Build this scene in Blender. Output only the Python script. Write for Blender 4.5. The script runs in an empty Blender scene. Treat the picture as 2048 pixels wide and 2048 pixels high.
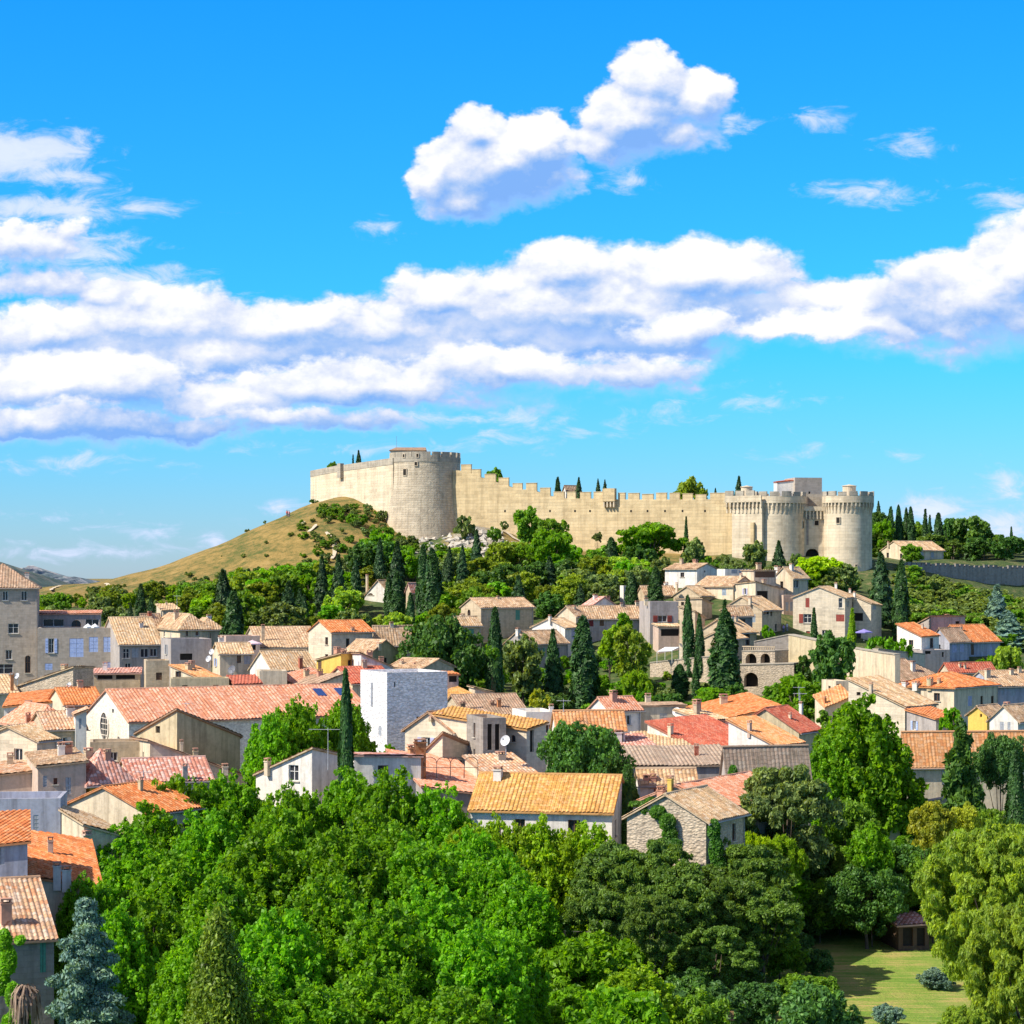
import bpy, math, random
import numpy as np
from mathutils import Vector, Matrix
R=math.radians
random.seed(7); RNG=np.random.default_rng(11)
scene=bpy.context.scene
COL=scene.collection
# ---------------------------------------------------------------- camera
H=36.0; F=4650.0; HOR=1150.0          # eye height (m), focal length and horizon of the 2048 px photograph
cd=bpy.data.cameras.new('camera'); cam=bpy.data.objects.new('camera',cd); COL.objects.link(cam)
cam.location=(0,0,H); cam.rotation_euler=(R(90),0,0)
cd.sensor_width=36; cd.lens=F/2048*36; cd.shift_y=(HOR-1024)/2048
cd.clip_start=1; cd.clip_end=60000
scene.camera=cam
# ---------------------------------------------------------------- light
SUN_AZ=65.0; SUN_EL=44.0              # degrees left of the direction back to the camera
sd=bpy.data.lights.new('sun','SUN'); sun=bpy.data.objects.new('sun',sd); COL.objects.link(sun)
sd.energy=5.0; sd.angle=R(0.5); sd.color=(1.0,0.93,0.80)
sv=Vector((-math.sin(R(SUN_AZ))*math.cos(R(SUN_EL)),-math.cos(R(SUN_AZ))*math.cos(R(SUN_EL)),math.sin(R(SUN_EL))))
sun.rotation_euler=sv.to_track_quat('Z','Y').to_euler()
scene.view_settings.view_transform='Standard'; scene.view_settings.look='None'
scene.view_settings.exposure=0.42; scene.view_settings.gamma=1
scene.render.engine='CYCLES'
cy=scene.cycles
cy.max_bounces=5; cy.diffuse_bounces=3; cy.glossy_bounces=2; cy.transmission_bounces=3; cy.transparent_max_bounces=6
# ---------------------------------------------------------------- node helpers
class NB:
    def __init__(s,tree): s.t=tree; s.n=tree.nodes; s.l=tree.links
    def new(s,typ,**kw):
        nd=s.n.new(typ)
        for k,v in kw.items(): setattr(nd,k,v)
        return nd
    def put(s,nd,key,val):
        if val is None: return
        sock=nd.inputs[key]
        if isinstance(val,bpy.types.NodeSocket): s.l.new(val,sock)
        else: sock.default_value=val
    def math(s,op,a,b=None,c=None,clamp=False):
        nd=s.new('ShaderNodeMath',operation=op); nd.use_clamp=clamp
        s.put(nd,0,a); s.put(nd,1,b); s.put(nd,2,c); return nd.outputs[0]
    def vmath(s,op,a,b=None,c=None,out=0):
        nd=s.new('ShaderNodeVectorMath',operation=op)
        s.put(nd,0,a)
        if b is not None: s.put(nd,1,b)
        if c is not None: s.put(nd,2,c)
        return nd.outputs[out]
    def noise(s,vec,scale,detail=4,rough=.55,dist=0,out=0):
        nd=s.new('ShaderNodeTexNoise'); s.put(nd,'Vector',vec)
        nd.inputs['Scale'].default_value=scale; nd.inputs['Detail'].default_value=detail
        nd.inputs['Roughness'].default_value=rough; nd.inputs['Distortion'].default_value=dist
        return nd.outputs[out]
    def ramp(s,fac,stops,interp='LINEAR'):
        nd=s.new('ShaderNodeValToRGB'); cr=nd.color_ramp; cr.interpolation=interp
        while len(cr.elements)<len(stops): cr.elements.new(.5)
        for e,(p,c) in zip(cr.elements,stops):
            e.position=p; e.color=c if len(c)==4 else (*c,1)
        s.put(nd,0,fac); return nd.outputs[0]
    def mix(s,fac,a,b,mode='MIX'):
        nd=s.new('ShaderNodeMix',data_type='RGBA',blend_type=mode)
        for k,v in ((0,fac),(6,a),(7,b)):
            if isinstance(v,tuple) and len(v)==3: v=(*v,1)
            s.put(nd,k,v)
        return nd.outputs[2]
    def maprange(s,v,a,b,c=0.0,d=1.0,smooth=False):
        nd=s.new('ShaderNodeMapRange'); nd.interpolation_type='SMOOTHSTEP' if smooth else 'LINEAR'
        s.put(nd,0,v); nd.inputs[1].default_value=a; nd.inputs[2].default_value=b
        nd.inputs[3].default_value=c; nd.inputs[4].default_value=d; return nd.outputs[0]
# ---------------------------------------------------------------- sky with clouds (a function of direction only)
world=bpy.data.worlds.new('World'); scene.world=world; world.use_nodes=True
wt=world.node_tree; wt.nodes.clear(); W=NB(wt)
LAYERS_BACK=[([(250,720,520,150),(760,700,460,130),(1180,680,360,110),(1650,640,420,70)],-.20)]
LAYERS=LAYERS_BACK+[ # back to front; every cloud is a few soft discs: x, y, rx, ry in photo pixels, turned into directions; last: shade offset
 ([(1250,610,480,105),(1000,560,150,58),(1130,540,170,66),(1400,555,270,88),(1650,600,230,66),(880,590,120,70),(1330,515,150,44)],.04),
 ([(1960,610,240,120),(2060,540,150,110),(1760,660,330,46),(1900,690,260,36),(2040,455,70,30)],.04),
 ([(1370,655,120,44),(1510,668,170,30),(1650,672,130,26)],.08),
 ([(330,640,220,72),(265,596,100,50),(560,650,340,66),(760,655,140,56),(90,660,210,70),(420,700,440,72)],-.04),
 ([(720,775,420,66),(1230,742,290,44),(1010,742,300,56),(480,805,290,62),(110,770,330,84),(900,800,300,40),(1400,768,170,24)],-.06),
 ([(260,852,450,44),(60,850,260,56),(600,844,280,32)],-.42),
 ([(1000,335,185,100),(955,262,85,72),(1060,300,110,88),(880,345,80,72),(930,405,105,50)],-.08),
 ([(1275,235,125,92),(1300,160,92,74),(1400,190,82,76),(1215,285,95,62),(1350,270,110,50)],-.04),
 ([(60,478,170,44),(150,450,70,38),(70,560,230,40),(200,585,80,34)],.0)]
CW=[ # thin, ragged clouds
 (50,305,190,62),(110,350,130,38),(110,415,270,38),(250,415,120,30),(90,505,230,46),(240,560,170,36),(900,836,520,26),(770,460,52,24),(1640,240,80,28),(1840,295,74,30),
 (1740,385,130,34),(1255,362,90,28),(2020,400,75,34),(2030,465,95,50),(2010,968,74,36),(1615,896,70,15),
 (1180,866,85,20),(1000,880,160,18),(440,1080,44,28),(560,1012,50,20),(300,1062,170,20),(240,1105,170,20),
 (1850,1015,100,38),(2000,1050,130,48),(120,1035,110,12),(120,925,260,18),(1480,805,170,24),(1470,250,55,30),(1700,905,140,12),(100,1100,140,22),(700,900,300,14),(380,600,120,24),(60,940,220,12),(500,1045,60,14)]
def uv_(x,y): return ((x-1024)/1000.0,(HOR-y)/1000.0,0)
def cloud_noise(name,wisp,soft):
    """warps the place and gives the billowing detail added to every cloud"""
    g=bpy.data.node_groups.new(name,'ShaderNodeTree')
    g.interface.new_socket('P',in_out='INPUT',socket_type='NodeSocketVector'); g.interface.new_socket('Q',in_out='OUTPUT',socket_type='NodeSocketVector'); g.interface.new_socket('N',in_out='OUTPUT',socket_type='NodeSocketFloat')
    b=NB(g); gi=b.new('NodeGroupInput'); go=b.new('NodeGroupOutput'); P=gi.outputs[0]
    wob=b.vmath('SUBTRACT',b.noise(P,5.0 if not wisp else 8.0,5,.62,out=1),(.5,.5,.5))
    Pd=b.vmath('MULTIPLY_ADD',wob,(.13,.085,0) if not wisp else (.14,.06,0),P)
    if not wisp:
        v=b.new('ShaderNodeTexVoronoi',feature='F1' if soft else 'SMOOTH_F1'); b.put(v,'Vector',b.vmath('MULTIPLY',Pd,(.8,1.15,1)))
        v.inputs['Scale'].default_value=15; v.inputs['Detail'].default_value=0.0 if soft else 3.0; v.inputs['Roughness'].default_value=.6
        if not soft: v.inputs['Smoothness'].default_value=.25
        v.normalize=True
        bub=b.math('MULTIPLY_ADD',v.outputs['Distance'],-.50,.16)
        fb=b.math('MULTIPLY_ADD',b.noise(b.vmath('MULTIPLY',P,(.7,1.2,1)),7.5,9 if not soft else 3,.64),.80,-.40)
        n=b.math('ADD',bub,fb)
    else:
        n=b.math('MULTIPLY_ADD',b.noise(b.vmath('MULTIPLY',P,(5,12,1)),2.0,9,.66,.7),1.1,-.60)
    b.l.new(Pd,go.inputs[0]); b.l.new(n,go.inputs[1]); return g
def cloud_field(name,lst):
    g=bpy.data.node_groups.new(name,'ShaderNodeTree')
    g.interface.new_socket('Q',in_out='INPUT',socket_type='NodeSocketVector'); g.interface.new_socket('N',in_out='INPUT',socket_type='NodeSocketFloat'); g.interface.new_socket('D',in_out='OUTPUT',socket_type='NodeSocketFloat')
    b=NB(g); gi=b.new('NodeGroupInput'); go=b.new('NodeGroupOutput'); acc=None
    for (x,y,rx,ry) in lst:
        cx,cyy,_=uv_(x,y); ix,iy=1000.0/rx,1000.0/ry
        ln=b.vmath('LENGTH',b.vmath('MULTIPLY_ADD',gi.outputs[0],(ix,iy,0),(-cx*ix,-cyy*iy,0)),out=1)
        m=min(min(rx,ry),95)/100.0; e=b.math('MULTIPLY_ADD',ln,-m,m)
        acc=e if acc is None else b.math('SMOOTH_MAX',acc,e,.08)
    b.l.new(b.math('ADD',acc,gi.outputs[1]),go.inputs[0]); return g
def cloud_layer():
    """a shell of cloud 9 km out, in front of the camera; its shader is a function of place on the shell"""
    Rr=9000.0; V=[];Fc=[]; na,ne=40,16
    for j in range(ne+1):
        e=R(-1.5+26*j/ne)
        for i in range(na+1):
            a=R(-34+68*i/na); V.append((Rr*math.cos(e)*math.sin(a),Rr*math.cos(e)*math.cos(a),H+Rr*math.sin(e)))
    for j in range(ne):
        for i in range(na): q=j*(na+1)+i; Fc.append((q,q+1,q+na+2,q+na+1))
    me=bpy.data.meshes.new('clouds'); me.from_pydata(V,[],Fc)
    m=bpy.data.materials.new('clouds'); m.use_nodes=True; m.node_tree.nodes.clear(); W=NB(m.node_tree)
    geo=W.new('ShaderNodeNewGeometry').outputs['Position']; sep=W.new('ShaderNodeSeparateXYZ'); W.l.new(geo,sep.inputs[0])
    yy=W.math('MAXIMUM',sep.outputs[1],1.0); comb=W.new('ShaderNodeCombineXYZ')
    W.l.new(W.math('MULTIPLY',W.math('DIVIDE',sep.outputs[0],yy),F/1000),comb.inputs[0])
    W.l.new(W.math('MULTIPLY',W.math('DIVIDE',W.math('SUBTRACT',sep.outputs[2],H),yy),F/1000),comb.inputs[1])
    P0=comb.outputs[0]
    def ng(g,*ins):
        nd=W.new('ShaderNodeGroup'); nd.node_tree=g
        for k,v in enumerate(ins): W.put(nd,k,v)
        return nd.outputs
    gn=cloud_noise('billows',False,False); gs=cloud_noise('soft_billows',False,True); gw=cloud_noise('wisps',True,False)
    O0=ng(gn,P0); O1=ng(gn,W.vmath('ADD',P0,(-.008,.018,0))); O2=ng(gs,W.vmath('ADD',P0,(-.02,.055,0))); Ow=ng(gw,P0)
    E0=ng(cloud_field('thin_clouds',CW),Ow[0],Ow[1])[0]
    al=W.maprange(E0,-.06,.34,0,.80,True); col=None
    sm=W.noise(P0,3.4,4,.55); sep2=sm
    wcol=W.ramp(W.maprange(E0,.0,.5),[(0,(.50,.58,.84)),(1,(.70,.72,.84))]); col=wcol
    for k,(lst,off) in enumerate(LAYERS):
        g=cloud_field('cloud_%d'%k,lst); D0=ng(g,O0[0],O0[1])[0]; D1=ng(g,O1[0],O1[1])[0]; D2=ng(g,O2[0],O2[1])[0]
        s2=W.math('SUBTRACT',D0,D2)
        sh=W.math('MULTIPLY_ADD',W.math('SUBTRACT',D0,D1),1.15,W.math('MULTIPLY_ADD',s2,.75,(.39 if k<7 else .43)+off))
        sh=W.math('MULTIPLY_ADD',W.math('SUBTRACT',sm,.5),.9,sh)
        # a crisp sunlit top, a base that thins out
        wid=W.maprange(s2,-.25,.15,.70 if k<7 else .34,.22 if k<7 else .16)
        a=W.math('DIVIDE',D0,wid,clamp=True); a=W.math('MULTIPLY',a,W.math('MULTIPLY',a,W.math('MULTIPLY_ADD',a,-2,3)))
        c=W.ramp(sh,[(0,(.17,.35,.72)),(.22,(.27,.42,.71)),(.44,(.42,.52,.73)),(.62,(.56,.61,.74)),(.82,(.70,.72,.77)),(1,(.80,.80,.81))])
        col=W.mix(a,col,c); al=W.math('MAXIMUM',al,a)
    em=W.new('ShaderNodeEmission'); W.l.new(col,em.inputs[0]); em.inputs[1].default_value=1.0
    tr=W.new('ShaderNodeBsdfTransparent'); mx=W.new('ShaderNodeMixShader'); W.l.new(al,mx.inputs[0]); W.l.new(tr.outputs[0],mx.inputs[1]); W.l.new(em.outputs[0],mx.inputs[2])
    out=W.new('ShaderNodeOutputMaterial'); W.l.new(mx.outputs[0],out.inputs[0])
    m.cycles.emission_sampling='NONE'; me.materials.append(m)
    o=bpy.data.objects.new('clouds',me); COL.objects.link(o); o['kind']='structure'; o.visible_shadow=True
cloud_layer()
tc=W.new('ShaderNodeTexCoord'); sep=W.new('ShaderNodeSeparateXYZ'); W.l.new(tc.outputs['Generated'],sep.inputs[0])
sky=W.new('ShaderNodeTexSky',sky_type='NISHITA'); sky.sun_disc=False
sky.sun_elevation=R(SUN_EL); sky.sun_rotation=R(180+SUN_AZ)     # behind and to the left of the camera
sky.altitude=50; sky.air_density=1.0; sky.dust_density=0.2; sky.ozone_density=3.0
el=W.math('ARCSINE',sep.outputs[2])
tint=W.ramp(W.maprange(el,-.05,.95),[(0,(.56,.68,.94)),(.05,(.46,.66,1.06)),(.09,(.30,.70,1.14)),(.15,(.13,.79,1.28)),(.30,(.055,.78,1.55)),(.42,(1.3,.95,.95)),(1,(1.8,1.08,.88))])
skc=W.mix(1,sky.outputs[0],tint,'MULTIPLY')
bg=W.new('ShaderNodeBackground'); bg.inputs[1].default_value=.115; W.l.new(skc,bg.inputs[0])
wo=W.new('ShaderNodeOutputWorld'); W.l.new(bg.outputs[0],wo.inputs[0])
world.cycles.sampling_method='MANUAL'; world.cycles.sample_map_resolution=512
# ---------------------------------------------------------------- photo pixel <-> metres
def kx(px): return (px-1024.0)/F
def zat(py,Y): return H-(py-HOR)*Y/F
def at(px,py,Y): return (kx(px)*Y,Y,zat(py,Y))
# ---------------------------------------------------------------- object helpers
def tag(o,label=None,cat=None,group=None,kind=None):
    if label: o['label']=label
    if cat: o['category']=cat
    if group: o['group']=group
    if kind: o['kind']=kind
    return o
def empty(name,loc=(0,0,0),label=None,cat=None,group=None):
    o=bpy.data.objects.new(name,None); COL.objects.link(o); o.location=loc; o.empty_display_size=.5
    return tag(o,label,cat,group)
class MB:
    """collects faces in world (or parent) coordinates, builds ONE mesh"""
    def __init__(s): s.v=[]; s.f=[]; s.uv=[]; s.has=False; s.mi=[]
    def poly(s,pts,uv=None,mi=0):
        b=len(s.v); s.v.extend(tuple(p) for p in pts); s.f.append(tuple(range(b,b+len(pts)))); s.mi.append(mi)
        if uv: s.has=True
        s.uv.extend(uv if uv else [(0,0)]*len(pts))
    def box(s,c,d,rz=0.0,taper=1.0):
        cx,cy_,cz=c; dx,dy,dz=[q/2 for q in d]; cs,sn=math.cos(rz),math.sin(rz); P=[]
        for z in (-dz,dz):
            t=taper if z>0 else 1
            for x,y in ((-dx,-dy),(dx,-dy),(dx,dy),(-dx,dy)):
                x*=t; y*=t
                P.append((cx+x*cs-y*sn,cy_+x*sn+y*cs,cz+z))
        for q in ((3,2,1,0),(4,5,6,7),(0,1,5,4),(1,2,6,5),(2,3,7,6),(3,0,4,7)): s.poly([P[i] for i in q])
    def prism(s,pts,z0,z1):
        """pts: plan polygon ccw, z0/z1 callables or numbers"""
        a=[(x,y,z0(x,y) if callable(z0) else z0) for x,y in pts]; b=[(x,y,z1(x,y) if callable(z1) else z1) for x,y in pts]
        s.poly(b); s.poly(a[::-1]); n=len(pts)
        for i in range(n):
            j=(i+1)%n; s.poly([a[i],a[j],b[j],b[i]])
    def tube(s,p0,p1,r0,r1,n=8,cap=True):
        p0=Vector(p0); p1=Vector(p1); d=(p1-p0).normalized(); u=d.orthogonal().normalized(); w=d.cross(u)
        A=[p0+(u*math.cos(t)+w*math.sin(t))*r0 for t in [2*math.pi*i/n for i in range(n)]]
        B=[p1+(u*math.cos(t)+w*math.sin(t))*r1 for t in [2*math.pi*i/n for i in range(n)]]
        for i in range(n):
            j=(i+1)%n; s.poly([A[i],A[j],B[j],B[i]])
        if cap: s.poly(A[::-1]); s.poly(B)
    def lathe(s,c,prof,n=48,a0=0,a1=2*math.pi):
        """prof: list of (r,z)"""
        full=abs(a1-a0-2*math.pi)<1e-6; m=n if full else n+1
        rings=[]
        for r,z in prof:
            rings.append([(c[0]+r*math.cos(a0+(a1-a0)*i/n),c[1]+r*math.sin(a0+(a1-a0)*i/n),z) for i in range(m)])
        for k in range(len(prof)-1):
            for i in range(n):
                j=(i+1)%m; s.poly([rings[k][i],rings[k][j],rings[k+1][j],rings[k+1][i]])
    def build(s,name,mat,parent=None,loc=None,smooth=False):
        me=bpy.data.meshes.new(name)
        off=Vector(loc) if loc is not None else (Vector(parent.matrix_world.translation) if parent is not None else Vector((0,0,0)))
        if parent is not None and loc is None: off=wpos(parent)
        vs=[(x-off[0],y-off[1],z-off[2]) for x,y,z in s.v]
        me.from_pydata(vs,[],s.f)
        if s.has:
            ul=me.uv_layers.new(name='UVMap'); ul.data.foreach_set('uv',[c for p in s.uv for c in p])
        mats=mat if isinstance(mat,(list,tuple)) else [mat]
        for m in mats: me.materials.append(m)
        if len(mats)>1: me.polygons.foreach_set('material_index',s.mi)
        if smooth: me.polygons.foreach_set('use_smooth',[True]*len(me.polygons))
        me.update()
        o=bpy.data.objects.new(name,me); COL.objects.link(o)
        if parent is not None: o.parent=parent
        o.location=(0,0,0) if parent is not None else off
        if parent is not None: WP[o.name]=off
        else: WP[o.name]=off
        return o
WP={}
def wpos(o):
    if o.name in WP: return WP[o.name]
    p=Vector(o.location)
    if o.parent is not None: p=p+wpos(o.parent)
    WP[o.name]=p; return p
# ---------------------------------------------------------------- materials
MATS={}
def new_mat(name):
    m=bpy.data.materials.new(name); m.use_nodes=True; m.node_tree.nodes.clear(); b=NB(m.node_tree)
    out=b.new('ShaderNodeOutputMaterial'); p=b.new('ShaderNodeBsdfPrincipled'); b.l.new(p.outputs[0],out.inputs[0])
    p.inputs['Specular IOR Level'].default_value=.25
    return m,b,p,out
def stone(name,c,dark=.62,warm=None,course=.0,bump=.35,scale=1.0,streak=.35,rubble=0,bd=.08,rough=.9):
    if name in MATS: return MATS[name]
    m,b,p,out=new_mat(name); geo=b.new('ShaderNodeNewGeometry').outputs['Position']
    c=tuple(c); d=tuple(x*dark for x in c); w=warm or tuple(min(1,x*y) for x,y in zip(c,(1.12,1.08,1.0)))
    n1=b.noise(geo,.35*scale,7,.70); n2=b.noise(geo,2.2*scale,5,.7)
    col=b.ramp(n1,[(.34,d),(.48,c),(.64,w)])
    col=b.mix(.45,col,b.ramp(n2,[(.28,tuple(x*.55 for x in c)),(.55,c),(.8,tuple(min(1,x*1.15) for x in c))]))
    sp=b.vmath('MULTIPLY',geo,(1.3,1.3,.10)); n3=b.noise(sp,1.0*scale,5,.7)
    col=b.mix(b.maprange(n3,.46,.66,0,streak),col,tuple(x*y for x,y in zip(c,(.42,.40,.38))))
    hgt=n2
    if course>0:
        # the big courses of ashlar: rows by height, joints by noise
        sep=b.new('ShaderNodeSeparateXYZ'); b.l.new(geo,sep.inputs[0])
        row=b.math('FRACT',b.math('DIVIDE',b.math('MULTIPLY_ADD',n2,.10,sep.outputs[2]),course))
        j=b.math('COMPARE',row,0.0,.10)
        rid=b.math('FLOOR',b.math('DIVIDE',sep.outputs[2],course))
        cb=b.new('ShaderNodeCombineXYZ'); s1=b.math('ADD',sep.outputs[0],sep.outputs[1])
        b.l.new(b.math('FLOOR',b.math('ADD',b.math('DIVIDE',s1,course*2.0),b.math('MULTIPLY',rid,.37))),cb.inputs[0]); b.l.new(rid,cb.inputs[1])
        wn=b.new('ShaderNodeTexWhiteNoise',noise_dimensions='2D'); b.l.new(cb.outputs[0],wn.inputs[0])
        col=b.mix(.30,col,b.ramp(wn.outputs[0],[(0,tuple(x*.55 for x in c)),(.5,c),(1,tuple(min(1,x*1.2) for x in c))]))
        col=b.mix(b.math('MULTIPLY',j,b.maprange(n1,.35,.65,.06,.34)),col,tuple(x*.38 for x in c))
        hgt=b.math('SUBTRACT',n2,b.math('MULTIPLY',j,.22))
    if rubble:
        v=b.new('ShaderNodeTexVoronoi',feature='F1'); wv=b.vmath('MULTIPLY_ADD',b.noise(geo,1.3,3,.6,out=1),(.5,.5,.3),b.vmath('MULTIPLY',geo,(1,1,1.7)))
        b.put(v,'Vector',wv); v.inputs['Scale'].default_value=rubble
        dd=v.outputs['Distance']
        col=b.mix(.5,col,b.mix(1,col,b.ramp(dd,[(.35,(1.10,1.08,1.05)),(.65,(.62,.59,.55))]),'MULTIPLY'))
        col=b.mix(.35,col,b.mix(1,col,b.ramp(v.outputs['Color'],[(.2,(.75,.75,.75)),(.8,(1.2,1.2,1.2))]),'MULTIPLY'))
        hgt=b.math('SUBTRACT',b.math('MULTIPLY',n2,.4),dd)
    bp=b.new('ShaderNodeBump'); bp.inputs['Strength'].default_value=bump; bp.inputs['Distance'].default_value=bd
    b.l.new(hgt,bp.inputs['Height']); b.l.new(bp.outputs[0],p.inputs['Normal'])
    b.l.new(col,p.inputs['Base Color']); p.inputs['Roughness'].default_value=rough
    MATS[name]=m; return m
def tile(name,cols,patch=.35,row=.42,colw=.42,moss=0.0):
    """clay tiles; uv in metres, one random tone per tile"""
    if name in MATS: return MATS[name]
    m,b,p,out=new_mat(name); uv=b.new('ShaderNodeUVMap').outputs[0]; sep=b.new('ShaderNodeSeparateXYZ'); b.l.new(uv,sep.inputs[0])
    geo=b.new('ShaderNodeNewGeometry').outputs['Position']
    a=b.math('FLOOR',b.math('DIVIDE',sep.outputs[0],colw))
    vv=b.math('ADD',b.math('DIVIDE',sep.outputs[1],row),b.math('MULTIPLY',b.noise(geo,.8,3,.6),1.6)); r=b.math('FLOOR',vv)
    cb=b.new('ShaderNodeCombineXYZ'); b.l.new(a,cb.inputs[0]); b.l.new(r,cb.inputs[1])
    wn=b.new('ShaderNodeTexWhiteNoise',noise_dimensions='2D'); b.l.new(cb.outputs[0],wn.inputs[0])
    n=len(cols); st=[((i+.0)/n,c) for i,c in enumerate(cols)]
    col=b.ramp(wn.outputs[0],st,'CONSTANT')
    base=tuple(sum(c[i] for c in cols)/n for i in range(3))
    col=b.mix(.12,col,base)
    nz=b.noise(geo,.55,5,.7); 
    col=b.mix(b.maprange(nz,.45,.66,0,patch),col,tuple(x*.40 for x in base))
    nz2=b.noise(geo,1.4,4,.7)
    col=b.mix(b.maprange(nz2,.5,.7,0,patch),col,tuple(min(1,x*1.3+.12) for x in base))
    if moss: col=b.mix(b.maprange(b.noise(geo,.9,5,.7),.5,.66,0,moss),col,(.16,.13,.07))
    fr=b.math('FRACT',vv); low=b.math('LESS_THAN',fr,.16)
    col=b.mix(b.math('MULTIPLY',low,.55),col,tuple(x*.30 for x in base))  # dark row edges: shade of the tile steps mixed into the colour
    fu=b.math('FRACT',b.math('DIVIDE',sep.outputs[0],colw)); gap=b.math('LESS_THAN',b.math('ABSOLUTE',b.math('SUBTRACT',fu,.5)),.36)
    col=b.mix(b.math('MULTIPLY',b.math('SUBTRACT',1,gap),.45),col,tuple(x*.35 for x in base))  # cast shade between the tile columns, painted into the colour
    bp=b.new('ShaderNodeBump'); bp.inputs['Strength'].default_value=.6; bp.inputs['Distance'].default_value=.05
    b.l.new(b.math('ADD',fr,b.math('MULTIPLY',wn.outputs[0],.5)),bp.inputs['Height']); b.l.new(bp.outputs[0],p.inputs['Normal'])
    b.l.new(col,p.inputs['Base Color']); p.inputs['Roughness'].default_value=.85
    MATS[name]=m; return m
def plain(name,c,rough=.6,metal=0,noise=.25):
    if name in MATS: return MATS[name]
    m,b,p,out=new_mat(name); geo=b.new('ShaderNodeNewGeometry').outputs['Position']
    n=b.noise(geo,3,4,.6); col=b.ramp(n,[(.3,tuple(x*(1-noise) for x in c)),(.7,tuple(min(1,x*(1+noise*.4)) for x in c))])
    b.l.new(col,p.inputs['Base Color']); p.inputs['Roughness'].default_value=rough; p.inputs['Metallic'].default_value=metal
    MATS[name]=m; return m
SM={
 'cream':lambda:stone('cream_render',(.72,.60,.43),.66,bump=.3,streak=.6),
 'white':lambda:stone('white_render',(.80,.75,.67),.74,bump=.25,streak=.5),
 'chapel':lambda:stone('white_stone',(.82,.78,.68),.86,bump=.35,streak=.2,rubble=3.2,bd=.05),
 'beige':lambda:stone('beige_stone',(.58,.46,.31),.66,bump=.5,streak=.55,course=.34),
 'ashlar':lambda:stone('pale_ashlar',(.58,.48,.35),.70,bump=.4,streak=.35,course=.42),
 'palace':lambda:stone('grey_ashlar',(.46,.39,.32),.75,bump=.4,streak=.35,course=.42),
 'rubble':lambda:stone('rubble_stone',(.58,.48,.36),.6,bump=.9,streak=.35,rubble=3.0,bd=.10),
 'shed':lambda:stone('dark_brown_boards',(.12,.075,.05),.6,bump=.3),
 'ivory':lambda:stone('ivory_stone',(.72,.61,.45),.7,bump=.5,streak=.45,course=.38),
 'ochre':lambda:stone('ochre_render',(.58,.48,.30),.66,bump=.3,streak=.6),
 'yellow':lambda:stone('yellow_render',(.75,.52,.12),.7,bump=.2,streak=.4),
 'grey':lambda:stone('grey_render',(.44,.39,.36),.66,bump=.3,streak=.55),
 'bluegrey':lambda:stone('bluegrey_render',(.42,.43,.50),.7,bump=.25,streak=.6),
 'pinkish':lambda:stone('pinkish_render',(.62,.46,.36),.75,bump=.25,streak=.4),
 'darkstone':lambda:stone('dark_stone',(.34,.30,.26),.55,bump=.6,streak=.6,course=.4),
 'towerwhite':lambda:stone('white_rubble',(.80,.79,.80),.84,bump=.8,streak=.12,rubble=2.4,bd=.12),
 'fort':lambda:stone('fort_stone',(.69,.57,.40),.58,warm=(.80,.69,.52),bump=.6,streak=.52,course=.75,bd=.12,scale=.5),
 'fortgold':lambda:stone('fort_gold_stone',(.68,.52,.29),.60,warm=(.80,.65,.40),bump=.6,streak=.58,course=.8,bd=.12,scale=.5),
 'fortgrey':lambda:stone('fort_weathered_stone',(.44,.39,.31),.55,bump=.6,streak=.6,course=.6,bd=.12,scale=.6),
}
TM={
 'tan':lambda:tile('tan_tiles',[(.58,.36,.20),(.70,.48,.28),(.42,.24,.13),(.64,.40,.22),(.74,.56,.38)],.6,moss=.40),
 'straw':lambda:tile('straw_tiles',[(.72,.47,.24),(.78,.56,.33),(.56,.32,.15),(.68,.44,.24),(.80,.62,.42)],.5,moss=.30),
 'brown':lambda:tile('brown_tiles',[(.48,.32,.21),(.58,.42,.29),(.36,.23,.15),(.52,.32,.2)],.5,moss=.5),
 'stripe':lambda:tile('grey_brown_tiles',[(.44,.33,.24),(.50,.40,.30),(.36,.26,.19),(.48,.34,.24)],.45,moss=.3),
 'orange':lambda:tile('orange_tiles',[(.72,.22,.06),(.78,.28,.09),(.60,.17,.05),(.78,.36,.16)],.38),
 'salmon':lambda:tile('salmon_tiles',[(.72,.30,.17),(.78,.38,.24),(.66,.24,.12),(.80,.46,.32)],.3),
 'pink':lambda:tile('pink_tiles',[(.62,.26,.17),(.74,.42,.34),(.52,.18,.12),(.78,.52,.44)],.35),
 'red':lambda:tile('red_tiles',[(.56,.13,.07),(.62,.18,.10),(.48,.10,.06),(.60,.22,.14)],.3),
 'apricot':lambda:tile('apricot_tiles',[(.78,.34,.12),(.84,.42,.18),(.72,.28,.10),(.82,.46,.24)],.25),
 'golden':lambda:tile('golden_tiles',[(.66,.34,.08),(.76,.44,.14),(.56,.26,.06),(.74,.40,.16)],.42),
 'mixed':lambda:tile('mixed_tiles',[(.66,.40,.22),(.74,.50,.32),(.60,.26,.12),(.70,.55,.42),(.52,.32,.2)],.4,moss=.2),
}
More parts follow.
